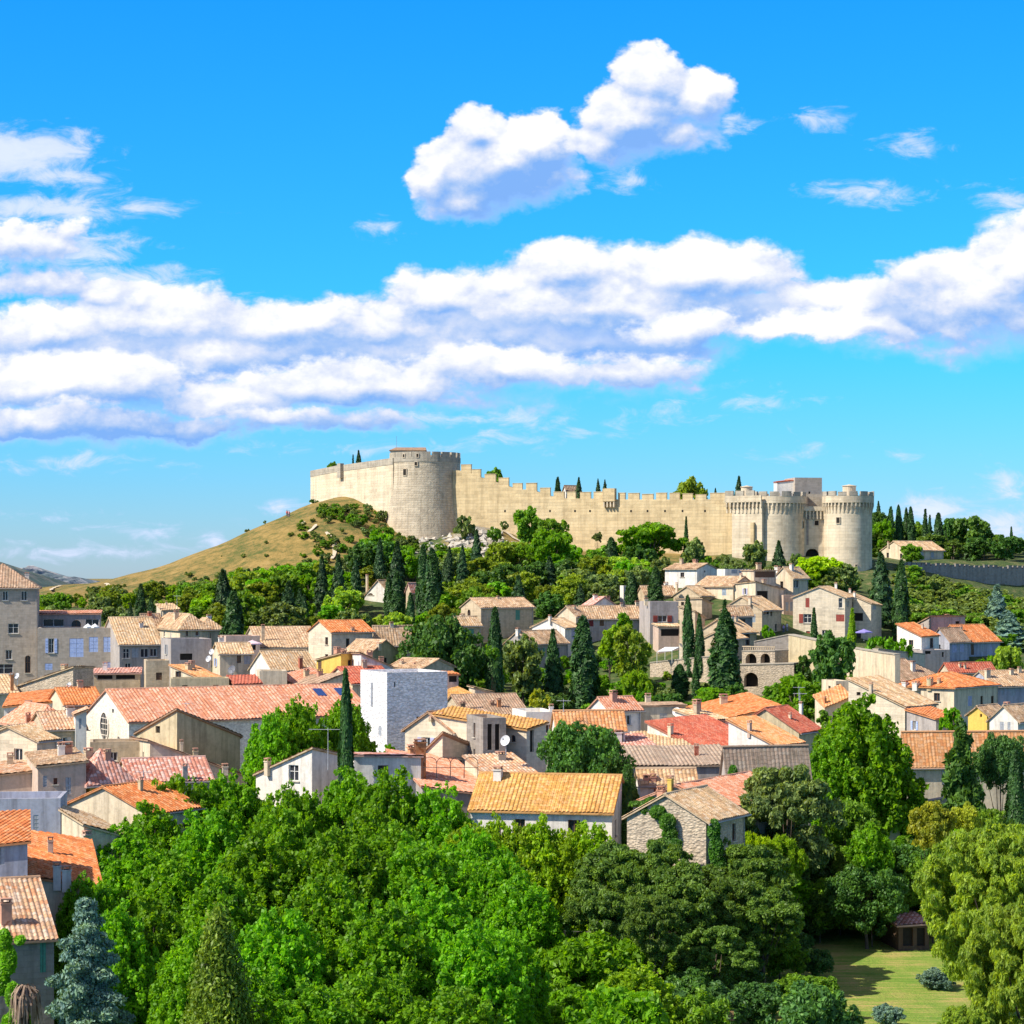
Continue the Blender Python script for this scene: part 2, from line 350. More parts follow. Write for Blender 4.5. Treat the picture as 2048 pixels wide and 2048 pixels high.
# ---------------------------------------------------------------- terrain
TP=[]
for px in (-300,200,700,1200,1700,2350):
    for D,z in ((90,0),(150,0),(215,0),(250,1),(300,4),(350,8),(400,13)): TP.append((kx(px)*D,D,z))
for px,D,z in ((-200,450,18),(200,450,19),(500,450,20),(800,440,17),(1000,440,17),(1250,440,18),(1700,430,15.5),(2000,430,15.5),(2300,430,15),
        (2300,520,23),(-300,520,24),(-300,640,24)): TP.append((kx(px)*D,D,z))
for px,py,D in ((450,1180,560),(650,1155,545),(800,1190,530),(700,1012,612),(560,1100,580),(250,1200,560),(100,1205,560),(100,1245,480),(400,1250,490),
        (622,1008,622),(500,1074,635),(400,1118,640),(300,1154,645),(200,1166,650),(90,1174,650),(0,1185,650),
        (775,1088,592),(840,1090,590),(740,1058,590),(880,1080,588),(930,1062,588),(775,1100,578),(850,1105,572),(940,1050,582),(1000,1110,560),(1000,1180,540),(1100,1100,590),(1250,1103,590),(1450,1112,572),(1250,1160,540),
        (1150,1230,490),(1380,1174,505),(1466,1207,480),(1526,1272,458),(1640,1279,466),(1700,1200,505),(1560,1140,555),(1696,1168,552),(1780,1165,552),
        (1640,1125,562),(1480,1330,432),(1560,1385,415),(1300,1365,424),
        (1780,1120,604),(1840,1118,610),(1900,1119,612),(1830,1142,572),(2048,1192,588),(1950,1168,580),(2150,1205,592),(1850,1200,545),(2048,1232,552),(2000,1128,612),(2150,1130,620),(1900,1250,520),(2048,1255,520),(2000,1312,470),(1800,1205,530),(1860,1310,466),
        (1860,1135,640),(2048,1100,680)): TP.append(at(px,py,D))
for px,D,z in ((400,760,12),(0,760,12),(-300,760,12),(850,690,62),(700,670,60),(1050,690,57),(1250,700,50),(1550,680,44),(1750,680,46),(1900,720,46),(2100,760,42),(2400,700,36)): TP.append((kx(px)*D,D,z))
TPa=np.array(TP)
def _U(r2): return .5*r2*np.log(r2+1e-9)
_n=len(TPa); _s=100.0; _X=TPa[:,:2]/_s
_Km=_U(((_X[:,None]-_X[None])**2).sum(-1))+np.eye(_n)*.0015
_Pm=np.c_[np.ones(_n),_X]; _A=np.zeros((_n+3,_n+3)); _A[:_n,:_n]=_Km; _A[:_n,_n:]=_Pm; _A[_n:,:_n]=_Pm.T
_w=np.linalg.solve(_A,np.r_[TPa[:,2],0,0,0])
def gz_arr(x,y):
    q=np.stack([x,y],-1).reshape(-1,2)/_s
    r2=((q[:,None]-_X[None])**2).sum(-1)
    z=_U(r2)@_w[:_n]+_w[_n]+q@_w[_n+1:]
    x=q[:,0]*_s; y=q[:,1]*_s
    lim=np.clip((np.abs(x)-y*.30-25)/120,0,1); z=z*(1-lim)+(-1)*lim*1
    far=np.clip((y-740)/180,0,1); near=np.clip((90-y)/60,0,1)
    z=z*(1-far)+(-4)*far; z=z*(1-near)
    return z
_gc={}
def gz(x,y):
    k=(round(x,1),round(y,1))
    if k not in _gc: _gc[k]=float(gz_arr(np.array([x]),np.array([y]))[0])
    return _gc[k]
def ground():
    xs=np.r_[-20000,-9000,-4000,-1500,-700,-420,np.arange(-300,301,3.0),420,700,1500,4000,9000,20000]
    ys=np.r_[-3000,-800,-200,0,40,np.arange(80,781,3.0),830,900,1000,1300,2000,4000,9000,25000]
    gx,gy=np.meshgrid(xs,ys); z=gz_arr(gx,gy).reshape(gx.shape)
    fine=(np.abs(gx)<300)&(gy>240)&(gy<780)
    z=z+np.where(fine,.35*np.sin(gx*.31+1.3*np.sin(gy*.17))*np.cos(gy*.23+gx*.07),0)
    ny,nx=gx.shape
    me=bpy.data.meshes.new('ground'); vs=np.stack([gx,gy,z],-1).reshape(-1,3)
    i=np.arange(nx-1)[None]+np.arange(ny-1)[:,None]*nx; fs=np.stack([i,i+1,i+nx+1,i+nx],-1).reshape(-1,4)
    me.from_pydata(vs.tolist(),[],fs.tolist())
    # what grows where: R dry grass, G mown lawn, B bare pale rock
    kpx=np.where(gy>1,gx/np.maximum(gy,1)*F+1024,0); dry=np.clip((gy-535)/25,0,1)*np.clip((860-kpx)/80,0,1)
    dry=np.maximum(dry,np.clip((gy-556)/10,0,1)*np.clip((1460-kpx)/60,0,1)*np.clip((kpx-860)/60,0,1)*(gy<620))
    lawn=np.clip((250-gy)/15,0,1)*np.clip((gy-150)/10,0,1)*np.clip((kpx-1450)/60,0,1)
    rock=np.clip(1-np.abs(kpx-950)/95,0,1)*np.clip(1-np.abs(gy-572)/24,0,1)*1.1
    ca=me.color_attributes.new('cover','FLOAT_COLOR','POINT')
    a=np.stack([dry,lawn,np.clip(rock,0,1),np.ones_like(dry)],-1).reshape(-1)
    ca.data.foreach_set('color',a.astype(np.float32))
    me.polygons.foreach_set('use_smooth',[True]*len(me.polygons))
    m,b,p,out=new_mat('ground_cover'); geo=b.new('ShaderNodeNewGeometry').outputs['Position']
    at_=b.new('ShaderNodeAttribute',attribute_name='cover'); sp=b.new('ShaderNodeSeparateColor'); b.l.new(at_.outputs['Color'],sp.inputs[0])
    n1=b.noise(geo,.06,6,.65); n2=b.noise(geo,.5,6,.7); n3=b.noise(geo,3,4,.7); n4=b.noise(geo,.16,5,.7)
    scrub=b.ramp(n2,[(.3,(.03,.06,.015)),(.5,(.07,.11,.03)),(.62,(.16,.15,.06)),(.8,(.28,.22,.12))])
    n1=b.mix(.5,n1,n4)
    dryc=b.ramp(b.math('MULTIPLY_ADD',n3,.40,b.math('MULTIPLY_ADD',n2,.55,b.math('MULTIPLY_ADD',n1,.90,-.42))),[(.40,(.085,.11,.025)),(.48,(.19,.15,.045)),(.58,(.31,.21,.065)),(.78,(.42,.30,.12))])
    wv=b.noise(b.vmath('MULTIPLY',geo,(.15,1.6,1)),1.0,3,.6)
    lawnc=b.ramp(b.math('MULTIPLY_ADD',n4,.6,b.math('MULTIPLY_ADD',wv,.5,b.math('MULTIPLY',n3,.15))),[(.45,(.12,.24,.025)),(.60,(.21,.30,.045)),(.74,(.42,.34,.11))])
    rockc=b.ramp(n3,[(.3,(.16,.14,.10)),(.6,(.42,.37,.29))])
    f=b.maprange(b.math('MULTIPLY_ADD',b.math('SUBTRACT',n2,.5),.8,sp.outputs[0]),.35,.65)
    c=b.mix(f,scrub,dryc); c=b.mix(sp.outputs[1],c,lawnc)
    c=b.mix(b.maprange(b.math('MULTIPLY_ADD',b.math('SUBTRACT',n2,.5),1.6,sp.outputs[2]),.4,.6),c,rockc)
    b.l.new(c,p.inputs['Base Color']); p.inputs['Roughness'].default_value=1
    bp=b.new('ShaderNodeBump'); bp.inputs['Strength'].default_value=.8; bp.inputs['Distance'].default_value=.25; b.l.new(n3,bp.inputs['Height']); b.l.new(bp.outputs[0],p.inputs['Normal'])
    me.materials.append(m); o=bpy.data.objects.new('ground',me); COL.objects.link(o); tag(o,kind='structure')
ground()
def hills():
    def ridge(name,pts,D,base,mat,dep):
        xs=np.linspace(pts[0][0],pts[-1][0],120); ys=np.interp(xs,[p[0] for p in pts],[p[1] for p in pts])
        rng=np.random.default_rng(5); ys=ys+np.convolve(rng.normal(0,2.2,len(xs)+6),np.ones(7)/7,'valid')
        rows=14; V=[];Fc=[]
        for j in range(rows):
            t=j/(rows-1)
            for i,(x,y) in enumerate(zip(xs,ys)):
                top=zat(y,D); Y=D-dep*(1-t)**1.0*1.0
                z=base+(top-base)*(t**.8)+ (0 if j in(0,rows-1) else (top-base)*.10*math.sin(i*.7+j*2.1)*math.sin(i*.23+j))
                V.append((kx(x)*D,Y,z))
        n=len(xs)
        for i,x in enumerate(xs): V.append((kx(x)*D,D+dep,base))
        for j in range(rows):
            for i in range(n-1): Fc.append((j*n+i,j*n+i+1,(j+1)*n+i+1,(j+1)*n+i))
        me=bpy.data.meshes.new(name); me.from_pydata(V,[],Fc); me.materials.append(mat)
        me.polygons.foreach_set('use_smooth',[True]*len(me.polygons))
        o=bpy.data.objects.new(name,me); COL.objects.link(o); tag(o,kind='structure')
    def hm(name,c1,c2,c3,s):
        m,b,p,out=new_mat(name); geo=b.new('ShaderNodeNewGeometry').outputs['Position']
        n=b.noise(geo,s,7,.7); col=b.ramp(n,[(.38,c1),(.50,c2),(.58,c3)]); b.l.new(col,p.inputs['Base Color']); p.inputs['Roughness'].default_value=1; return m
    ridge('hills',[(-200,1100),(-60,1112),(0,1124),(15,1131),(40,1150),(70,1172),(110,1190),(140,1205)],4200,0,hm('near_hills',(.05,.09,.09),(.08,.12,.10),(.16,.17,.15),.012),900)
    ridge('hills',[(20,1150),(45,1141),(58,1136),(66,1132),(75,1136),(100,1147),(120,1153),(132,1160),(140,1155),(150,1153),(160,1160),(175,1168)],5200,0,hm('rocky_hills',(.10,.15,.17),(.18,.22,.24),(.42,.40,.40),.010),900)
hills()
# ---------------------------------------------------------------- building kit
def glass_mat():
    if 'pane' in MATS: return MATS['pane']
    m,b,p,out=new_mat('dark_pane'); p.inputs['Base Color'].default_value=(.03,.035,.045,1); p.inputs['Roughness'].default_value=.15; p.inputs['Specular IOR Level'].default_value=.5
    MATS['pane']=m; return m
def paint(c): return plain('paint_%d_%d_%d'%tuple(int(x*100) for x in c),c,.6)
WHITE=(.75,.73,.68); BLUE=(.42,.52,.80); RED=(.32,.07,.05); GREEN=(.10,.30,.22); GREY=(.40,.42,.45); BROWN=(.16,.09,.05); DARK=(.05,.05,.05); LILAC=(.45,.45,.62); DKRED=(.22,.03,.03)
class Face:
    def __init__(s,O,d,w,n): s.O=Vector((O[0],O[1],0)); s.d=Vector((d[0],d[1],0)); s.w=w; s.n=Vector((n[0],n[1],0))
    def pt(s,a,z,out=0): q=s.O+s.d*a+s.n*out; return (q.x,q.y,z)
    def a_of(s,px):
        k=kx(px); return (k*s.O.y-s.O.x)/(s.d.x-k*s.d.y)
    def z_of(s,py,a): return zat(py,s.O.y+a*s.d.y)
def wall_face(mb,f,z0,prof,holes,rev=.28):
    """prof: [(a,z)] top line; holes: [(a0,a1,za,zb)]"""
    cuts=sorted(set([round(p[0],4) for p in prof]+[round(h[i],4) for h in holes for i in (0,1)]))
    cuts=[min(max(c,0),f.w) for c in cuts if -1e-2<=c<=f.w+1e-2]
    A=[p[0] for p in prof]; Zs=[p[1] for p in prof]
    top=lambda a: float(np.interp(a,A,Zs))
    for a0,a1 in zip(cuts[:-1],cuts[1:]):
        if a1-a0<1e-4: continue
        mid=(a0+a1)/2; hs_=sorted([h for h in holes if h[0]-1e-4<mid<h[1]+1e-4],key=lambda h:h[2])
        z=z0
        for h in hs_:
            if h[2]>z: mb.poly([f.pt(a0,z),f.pt(a1,z),f.pt(a1,h[2]),f.pt(a0,h[2])])
            z=max(z,h[3])
        mb.poly([f.pt(a0,z),f.pt(a1,z),f.pt(a1,max(top(a1),z+.01)),f.pt(a0,max(top(a0),z+.01))])
    for a0,a1,za,zb in holes:
        P=[(a0,za),(a1,za),(a1,zb),(a0,zb)]
        for i in range(4):
            p,q=P[i],P[(i+1)%4]; mb.poly([f.pt(p[0],p[1]),f.pt(q[0],q[1]),f.pt(q[0],q[1],-rev),f.pt(p[0],p[1],-rev)])
def add_window(th,f,a0,a1,za,zb,style,color=None,rev=.28):
    w=a1-a0; h=zb-za
    fr=MB(); t=min(.09,w*.12)
    def bar(x0,x1,y0,y1,o0,o1):
        P=[f.pt(x0,y0,o0),f.pt(x1,y0,o0),f.pt(x1,y1,o0),f.pt(x0,y1,o0)]; Q=[f.pt(x0,y0,o1),f.pt(x1,y0,o1),f.pt(x1,y1,o1),f.pt(x0,y1,o1)]
        fr.poly(Q); 
        for i in range(4):
            j=(i+1)%4; fr.poly([P[i],P[j],Q[j],Q[i]])
    arch=style.startswith('arch')
    name='door' if style=='door' else 'window'
    if style=='opening':                                  # unglazed opening: a dark sheet painted as the shade inside
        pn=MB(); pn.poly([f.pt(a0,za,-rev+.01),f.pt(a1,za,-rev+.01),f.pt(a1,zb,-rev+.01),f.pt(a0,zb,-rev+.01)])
        return pn.build('window',plain('interior_shade',(.03,.025,.02),.9),th)
    if style=='closed' :                                    # closed shutters
        bar(a0,a0+w/2-.02,za,zb,-.1,-.03); bar(a0+w/2+.02,a1,za,zb,-.1,-.03)
        for k in range(1,4): bar(a0+.05,a1-.05,za+h*k/4-.03,za+h*k/4+.03,-.03,-.01)
        return fr.build('shutter',paint(color or GREY),th)
    if style=='door':
        bar(a0+.05,a1-.05,za,zb-.05,-.2,-.13); bar(a0+w*.25,a0+w*.75,za+h*.55,zb-h*.12,-.13,-.10)
        return fr.build('door',paint(color or BROWN),th)
    bar(a0,a0+t,za,zb,-rev+.02,-rev+.12); bar(a1-t,a1,za,zb,-rev+.02,-rev+.12); bar(a0+t,a1-t,za,za+t,-rev+.02,-rev+.12); bar(a0+t,a1-t,zb-t,zb,-rev+.02,-rev+.12)
    if w>.9: bar(a0+w/2-t*.5,a0+w/2+t*.5,za+t,zb-t,-rev+.02,-rev+.10)
    if h>1.7 and w>.6: bar(a0+t,a1-t,za+h*.6-.03,za+h*.6+.03,-rev+.02,-rev+.09)
    win=fr.build('window',paint(WHITE if style not in('dark','arch') else BROWN),th)
    pn=MB(); pn.poly([f.pt(a0,za,-rev+.015),f.pt(a1,za,-rev+.015),f.pt(a1,zb,-rev+.015),f.pt(a0,zb,-rev+.015)])
    pn.build('pane',glass_mat(),win)
    sl=MB(); q=f.pt((a0+a1)/2,za-.05,.05); rz=math.atan2(f.d.y,f.d.x)
    sl.box(q,(w+.3,.22,.10),rz); sl.build('sill',stone('sill_stone',(.60,.54,.44),.8,bump=.2),win)
    if style=='open':                                     # shutters folded back on the wall
        for s_ in (-1,1):
            mb=MB(); c=(a0 if s_<0 else a1)+s_*(w*.27+.05)
            q=f.pt(c,(za+zb)/2,.045); mb.box(q,(w*.5,.06,h),rz)
            for k in range(1,5): mb.box(f.pt(c,za+h*k/5,.085),(w*.42,.03,.07),rz)
            mb.build('shutter',paint(color or GREY),th)
    if arch:                                              # spandrels closing the opening to a round head
        mb=MB(); r=w/2; n=8; zc=zb-r if style=='arch' else zb-w*.75
        m_=th.get('_m')
        for s_ in (-1,1):
            for i in range(n):
                t0=math.pi/2*i/n; t1=math.pi/2*(i+1)/n
                x0=(a0+a1)/2+s_*r*math.cos(t0); x1=(a0+a1)/2+s_*r*math.cos(t1); y0=zc+(zb-zc)*math.sin(t0); y1=zc+(zb-zc)*math.sin(t1)
                if x0!=x1: mb.poly([f.pt(x0,y0,.012),f.pt(x1,y1,.012),f.pt(x1,zb+.03,.012),f.pt(x0,zb+.03,.012)]); mb.poly([f.pt(x0,y0,.012),f.pt(x1,y1,.012),f.pt(x1,y1,-rev+.2),f.pt(x0,y0,-rev+.2)])
        mb.build('arch_head',WALLM[0],win)
    return win
WALLM=[None]
def clip_line(poly,u):
    """poly: [(u,v)]; v range where the vertical line at u crosses it"""
    vs=[]
    n=len(poly)
    for i in range(n):
        (u0,v0),(u1,v1)=poly[i],poly[(i+1)%n]
        if (u0-u)*(u1-u)<=0 and abs(u0-u1)>1e-9: vs.append(v0+(v1-v0)*(u-u0)/(u1-u0))
    return (min(vs),max(vs)) if len(vs)>=2 else None
def roof_poly(mbt,mbs,pl,poly,tow,per=.42,amp=.065,th=.16):
    """pl=(p,q,r): z=p+q a+r b over plan polygon (a,b); tow maps (a,b)->world xy"""
    p,q,r=pl; g=math.hypot(q,r)
    zf=lambda a,b:p+q*a+r*b
    if g<1e-3: du,dv=(1,0),(0,1); sl=1
    else: dv=(-q/g,-r/g); du=(-dv[1],dv[0]); sl=math.sqrt(1+g*g)     # dv points down the slope
    top=[]; 
    for a,b in poly: x,y=tow(a,b); top.append((x,y,zf(a,b)))
    # orientation
    ar=sum(poly[i][0]*poly[(i+1)%len(poly)][1]-poly[(i+1)%len(poly)][0]*poly[i][1] for i in range(len(poly)))
    if ar<0: top=top[::-1]
    lo=[(x,y,z-th) for x,y,z in top]; mbs.poly([(x,y,z-.01) for x,y,z in top]); mbs.poly(lo[::-1])
    for i in range(len(top)):
        j=(i+1)%len(top); mbs.poly([lo[i],lo[j],(top[j][0],top[j][1],top[j][2]-.01),(top[i][0],top[i][1],top[i][2]-.01)])
    uvp=[(a*du[0]+b*du[1],a*dv[0]+b*dv[1]) for a,b in poly]
    u0=min(x[0] for x in uvp); u1=max(x[0] for x in uvp)
    us=[u0+1e-5]; k=math.floor(u0/per)*per
    prof=[(0,0),(.14,.04),(.2,.55),(.35,.9),(.5,1),(.65,.9),(.8,.55),(.86,.04)]
    H_={}
    while k<u1:
        for t,h in prof:
            x=k+t*per
            if u0<x<u1: us.append(x); H_[x]=h*amp
        k+=per
    us.append(u1-1e-5)
    prev=None
    for u in us:
        c=clip_line(uvp,u)
        if c is None: prev=None; continue
        h=H_.get(u,0)*(.75+.5*abs(math.sin(math.floor(u/per)*12.9)))+.012+.035*math.sin(u*.7+top[0][0])+.02*math.sin(u*2.3)+.05
        row=[]
        for v in c:
            a=u*du[0]+v*dv[0]; b=u*du[1]+v*dv[1]; x,y=tow(a,b); row.append(((x,y,zf(a,b)+h),(u,v*sl)))
        if prev:
            P=[prev[0],row[0],row[1],prev[1]]
            mbt.poly([p_[0] for p_ in P],[p_[1] for p_ in P])
        prev=row
NH=[0]; FOOT=[]
def house(label,xs,D,psi,rt,ys,wall='cream',roof='tan',win=(),chim=(),name='house',cat='house',z0=None,ov=.45,wl=None,wr=None,group=None,ridge=True,per=None,extra=None):
    xL,xC,xR=xs; ps=R(psi); r=(math.cos(ps),math.sin(ps)); l=(-math.sin(ps),math.cos(ps))
    C=(kx(xC)*D,D)
    if wr is None: k=kx(xR); wr=(k*C[1]-C[0])/(r[0]-k*r[1])
    if wl is None: k=kx(xL); wl=(k*C[1]-C[0])/(l[0]-k*l[1])
    if wr<=0 or wl<=0 or wr>75 or wl>75: print('BAD FOOTPRINT',label,round(wl,1),round(wr,1))
    if os_dbg: print('%-50s wl %.1f wr %.1f'%(label[:50],wl,wr))
    tow=lambda a,b:(C[0]+a*r[0]+b*l[0],C[1]+a*r[1]+b*l[1])
    ze=zat(ys[0] if rt!='plane' else ys[1],D)
    if rt=='gr':
        zr=zat(ys[1],tow(0,wl/2)[1]); t=(zr-ze)/(wl/2); og=.25
        R_=[((ze,0,t),[(-og,-ov),(wr+og,-ov),(wr+og,wl/2),(-og,wl/2)]),((ze+t*wl,0,-t),[(-og,wl/2),(wr+og,wl/2),(wr+og,wl+ov),(-og,wl+ov)])]
        zf=lambda a,b:min(ze+t*b,ze+t*(wl-b)); bl=[0,wl/2,wl]; br=[0,wr]; rl=[(-og,wl/2),(wr+og,wl/2)]
    elif rt=='gl':
        zr=zat(ys[1],tow(wr/2,0)[1]); t=(zr-ze)/(wr/2); og=.25
        R_=[((ze,t,0),[(-ov,-og),(wr/2,-og),(wr/2,wl+og),(-ov,wl+og)]),((ze+t*wr,-t,0),[(wr/2,-og),(wr+ov,-og),(wr+ov,wl+og),(wr/2,wl+og)])]
        zf=lambda a,b:min(ze+t*a,ze+t*(wr-a)); bl=[0,wl]; br=[0,wr/2,wr]; rl=[(wr/2,-og),(wr/2,wl+og)]
    elif rt=='hip':
        m=min(wl,wr)/2; zr=zat(ys[1],tow(wr/2,wl/2)[1]); t=(zr-ze)/m; o=ov
        if wr>=wl: e1,e2=(m,m),(wr-m,m)
        else: e1,e2=(m,m),(m,wl-m)
        if wr>=wl: e1=(m,wl/2); e2=(wr-m,wl/2)
        else: e1=(wr/2,m); e2=(wr/2,wl-m)
        c0,c1,c2,c3=(-o,-o),(wr+o,-o),(wr+o,wl+o),(-o,wl+o)
        if wr>=wl: R_=[((ze,0,t),[c0,c1,e2,e1]),((ze+t*wr,-t,0),[c1,c2,e2]),((ze+t*wl,0,-t),[c2,c3,e1,e2]),((ze,t,0),[c3,c0,e1])]
        else: R_=[((ze,0,t),[c0,c1,e1]),((ze+t*wr,-t,0),[c1,c2,e2,e1]),((ze+t*wl,0,-t),[c2,c3,e2]),((ze,t,0),[c3,c0,e1,e2])]
        zf=lambda a,b:min(ze+t*b,ze+t*(wl-b),ze+t*a,ze+t*(wr-a)); bl=[0,wl]; br=[0,wr]; rl=[e1,e2]
    elif rt=='plane':
        zL=zat(ys[0],tow(0,wl)[1]); zR=zat(ys[2],tow(wr,0)[1]); pl=(ze,(zR-ze)/wr,(zL-ze)/wl)
        o=ov*.6; R_=[(pl,[(-o,-o),(wr+o,-o),(wr+o,wl+o),(-o,wl+o)])]
        zf=lambda a,b:pl[0]+pl[1]*a+pl[2]*b; bl=[0,wl]; br=[0,wr]; rl=None
    elif rt=='flat':
        zf=lambda a,b:ze; bl=[0,wl]; br=[0,wr]; rl=None; R_=None
    base=tow(wr/2,wl/2); zb=min(gz(*tow(a,b)) for a,b in ((0,0),(wr,0),(0,wl),(wr,wl)))-.6 if z0 is None else z0
    th=empty(name,(base[0],base[1],zb+.6),label,cat,group)
    FOOT.append((C,r,l,wl,wr,D,xs,ys)); th['kind']='thing'
    WALLM[0]=wm=SM[wall]()
    fR=Face(C,r,wr,(r[1],-r[0])); L0=tow(0,wl); fL=Face(L0,(-l[0],-l[1]),wl,(-l[1]*1.0,l[0]))
    nl=(-r[0],-r[1]); fL.n=Vector((nl[0],nl[1],0))
    holes={'R':[], 'L':[]}; todo=[]; auto=[]
    zt=lambda a,b: zf(a,b)-(.16 if R_ else 0)
    profR=[(a,zt(a,0)) for a in br]; profL=[(wl-b,zt(0,b)) for b in bl][::-1]
    win=list(win); hr=random.Random(len(label)*7+int(D)*13+int(xC or 0))
    if name=='house' and D>200 and ov>.3:
        for side,f,W__ in (('R',fR,wr),('L',fL,wl)):
            if any(w_[0]==side for w_ in win) or W__<4.2: continue
            if side=='L' and rt=='gr' and wall in('chapel','rubble'): continue
            n=max(1,int(W__/4.2)); zt_=min(ze,(zf(wr,0) if side=='R' else zf(0,wl)))
            for i in range(n):
                if hr.random()<.25: continue
                a=W__*(i+.5)/n+hr.uniform(-.5,.5); w2=hr.choice((.4,.5,.55)); h2=hr.choice((1.0,1.3,1.6)); st=hr.choice(('closed','dark','dark','opening','open','window'))
                auto.append((side,a-w2,a+w2,zt_-hr.uniform(.75,1.1)-h2,h2,st,hr.choice((GREY,BLUE,BROWN,GREEN,LILAC,WHITE,RED,(.30,.36,.42),(.5,.47,.42)))))
    for side,a0,a1,z1_,h2,st,cc in auto:
        f=fR if side=='R' else fL
        a0=max(a0,.35); a1=min(a1,f.w-.35)
        if a1-a0<.5 or z1_<zb+.5: continue
        if any(a0<h[1]+.3 and a1>h[0]-.3 for h in holes[side]): continue
        holes[side].append((a0,a1,z1_,z1_+h2)); todo.append((f,a0,a1,z1_,z1_+h2,st,cc))
        if hr.random()<.6 and z1_-2.9>zb+.8: holes[side].append((a0,a1,z1_-2.9,z1_-2.9+h2)); todo.append((f,a0,a1,z1_-2.9,z1_-2.9+h2,st,cc))
    for wd in win:
        side,x0,x1,y0,y1,style=wd[:6]; f=fR if side=='R' else fL
        a0,a1=sorted((f.a_of(x0),f.a_of(x1))); am=(a0+a1)/2; zb_,zt_=f.z_of(y1,am),f.z_of(y0,am)
        a0=max(a0,.12); a1=min(a1,f.w-.12)
        pr=profR if side=='R' else profL
        tl=min(np.interp(a0,[p[0] for p in pr],[p[1] for p in pr]),np.interp(a1,[p[0] for p in pr],[p[1] for p in pr]))
        zt_=min(zt_,tl-.12)
        if a1-a0<.15 or zt_-zb_<.15 or zb_<zb: 
            print('skip window',label,wd); continue
        bad=False
        for h in holes[side]:
            if a0<h[1]+.05 and a1>h[0]-.05 and zb_<h[3]+.05 and zt_>h[2]-.05: bad=True
        if bad: print('overlap window',label,wd); continue
        holes[side].append((a0,a1,zb_,zt_)); todo.append((f,a0,a1,zb_,zt_,style,wd[6] if len(wd)>6 else None))
    mb=MB(); wall_face(mb,fR,zb,profR,holes['R']); wall_face(mb,fL,zb,profL,holes['L'])
    # far walls
    fB=Face(tow(wr,wl),(-r[0],-r[1]),wr,(0,0)); wall_face(mb,fB,zb,[(wr-a,zt(a,wl)) for a in br][::-1],[])
    fE=Face(tow(wr,0),l,wl,(0,0)); wall_face(mb,fE,zb,[(b,zt(wr,b)) for b in bl],[])
    if not R_:                                            # flat top: parapet and a floor
        q=.35; ph=.7
        ring=[(0,0),(wr,0),(wr,wl),(0,wl)]; inn=[(q,q),(wr-q,q),(wr-q,wl-q),(q,wl-q)]
        for i in range(4):
            j=(i+1)%4; a=[(*tow(*ring[i]),ze),(*tow(*ring[j]),ze),(*tow(*inn[j]),ze),(*tow(*inn[i]),ze)]; mb.poly(a)
            mb.poly([(*tow(*inn[i]),ze),(*tow(*inn[j]),ze),(*tow(*inn[j]),ze-ph),(*tow(*inn[i]),ze-ph)])
        mb.poly([(*tow(*c),ze-ph) for c in inn])
    wo_=mb.build('wall',wm,th)
    for t_ in todo: add_window(th,*t_)
    rf=None
    if R_:
        mt=MB(); ms=MB(); tm=TM[roof]()
        pr_=per or (.42 if D<330 else .5)
        for pl,poly in R_: roof_poly(mt,mt,pl,poly,tow,per=pr_)
        if rl and ridge:
            (a0,b0),(a1,b1)=rl; x0,y0=tow(a0,b0); x1,y1=tow(a1,b1)
            if math.hypot(x1-x0,y1-y0)>.6: mt.tube((x0,y0,zr+.0),(x1,y1,zr+.0),.16,.16,8)
        rf=mt.build('roof',tm,th)
    for c in chim:
        px,yb,yt,wpx=c[:4]; cw=c[4] if len(c)>4 else 'cream'; k=kx(px); hit=None
        for Y in np.arange(D-2,D+60,.2):
            X=k*Y; dx,dy=X-C[0],Y-C[1]; a=dx*r[0]+dy*r[1]; b=dx*l[0]+dy*l[1]
            if -.3<=a<=wr+.3 and -.3<=b<=wl+.3 and zf(a,b)>=zat(yb,Y): hit=(X,Y,a,b); break
        if not hit:
            Y=D+min(wl,wr)*.5; X=k*Y; dx,dy=X-C[0],Y-C[1]; a=dx*r[0]+dy*r[1]; b=dx*l[0]+dy*l[1]
            a=min(max(a,.5),wr-.5); b=min(max(b,.5),wl-.5); X,Y=tow(a,b); hit=(X,Y,a,b); print('chimney guess',label,c)
        X,Y,a,b=hit; w=wpx*Y/F; zt_=zat(yt,Y); zb2=zf(min(max(a,0),wr),min(max(b,0),wl))-.8
        chimney(th,X,Y,zb2,zt_,w,cw,ps)
    if name=='house' and R_ and not chim and D>200 and ov>.3 and wr>4 and wl>4:
        for q in range(hr.choice((1,1,2))):
            a,b=wr*hr.uniform(.15,.85),wl*hr.uniform(.3,.8); X,Y=tow(a,b); zz=zf(a,b)
            chimney(th,X,Y,zz-.8,zz+hr.uniform(1.0,1.7),hr.uniform(.8,1.2),hr.choice(('cream','white','ochre','salmon','beige')),ps)
    if D>200 and R_ and name=='house':
        mg=MB()                                           # gutter along the front eave and a downpipe
        rzz=math.atan2(r[1],r[0])
        if rt in('gr','hip'): 
            q0=tow(-ov,-ov-.05); q1=tow(wr+ov,-ov-.05); zg=ze-(zr-ze)/(wl/2 if rt=='gr' else min(wl,wr)/2)*ov-.12
            mg.tube((q0[0],q0[1],zg),(q1[0],q1[1],zg),.07,.07,6); q2=tow(wr-.25,-.10); mg.tube((q2[0],q2[1],zg),(q2[0],q2[1],zb+.3),.05,.05,6); mg.build('gutter',plain('zinc',(.36,.35,.34),.5,.3),th)
    if extra: extra(th,tow,wl,wr,zf,fR,fL)
    NH[0]+=1
    return th
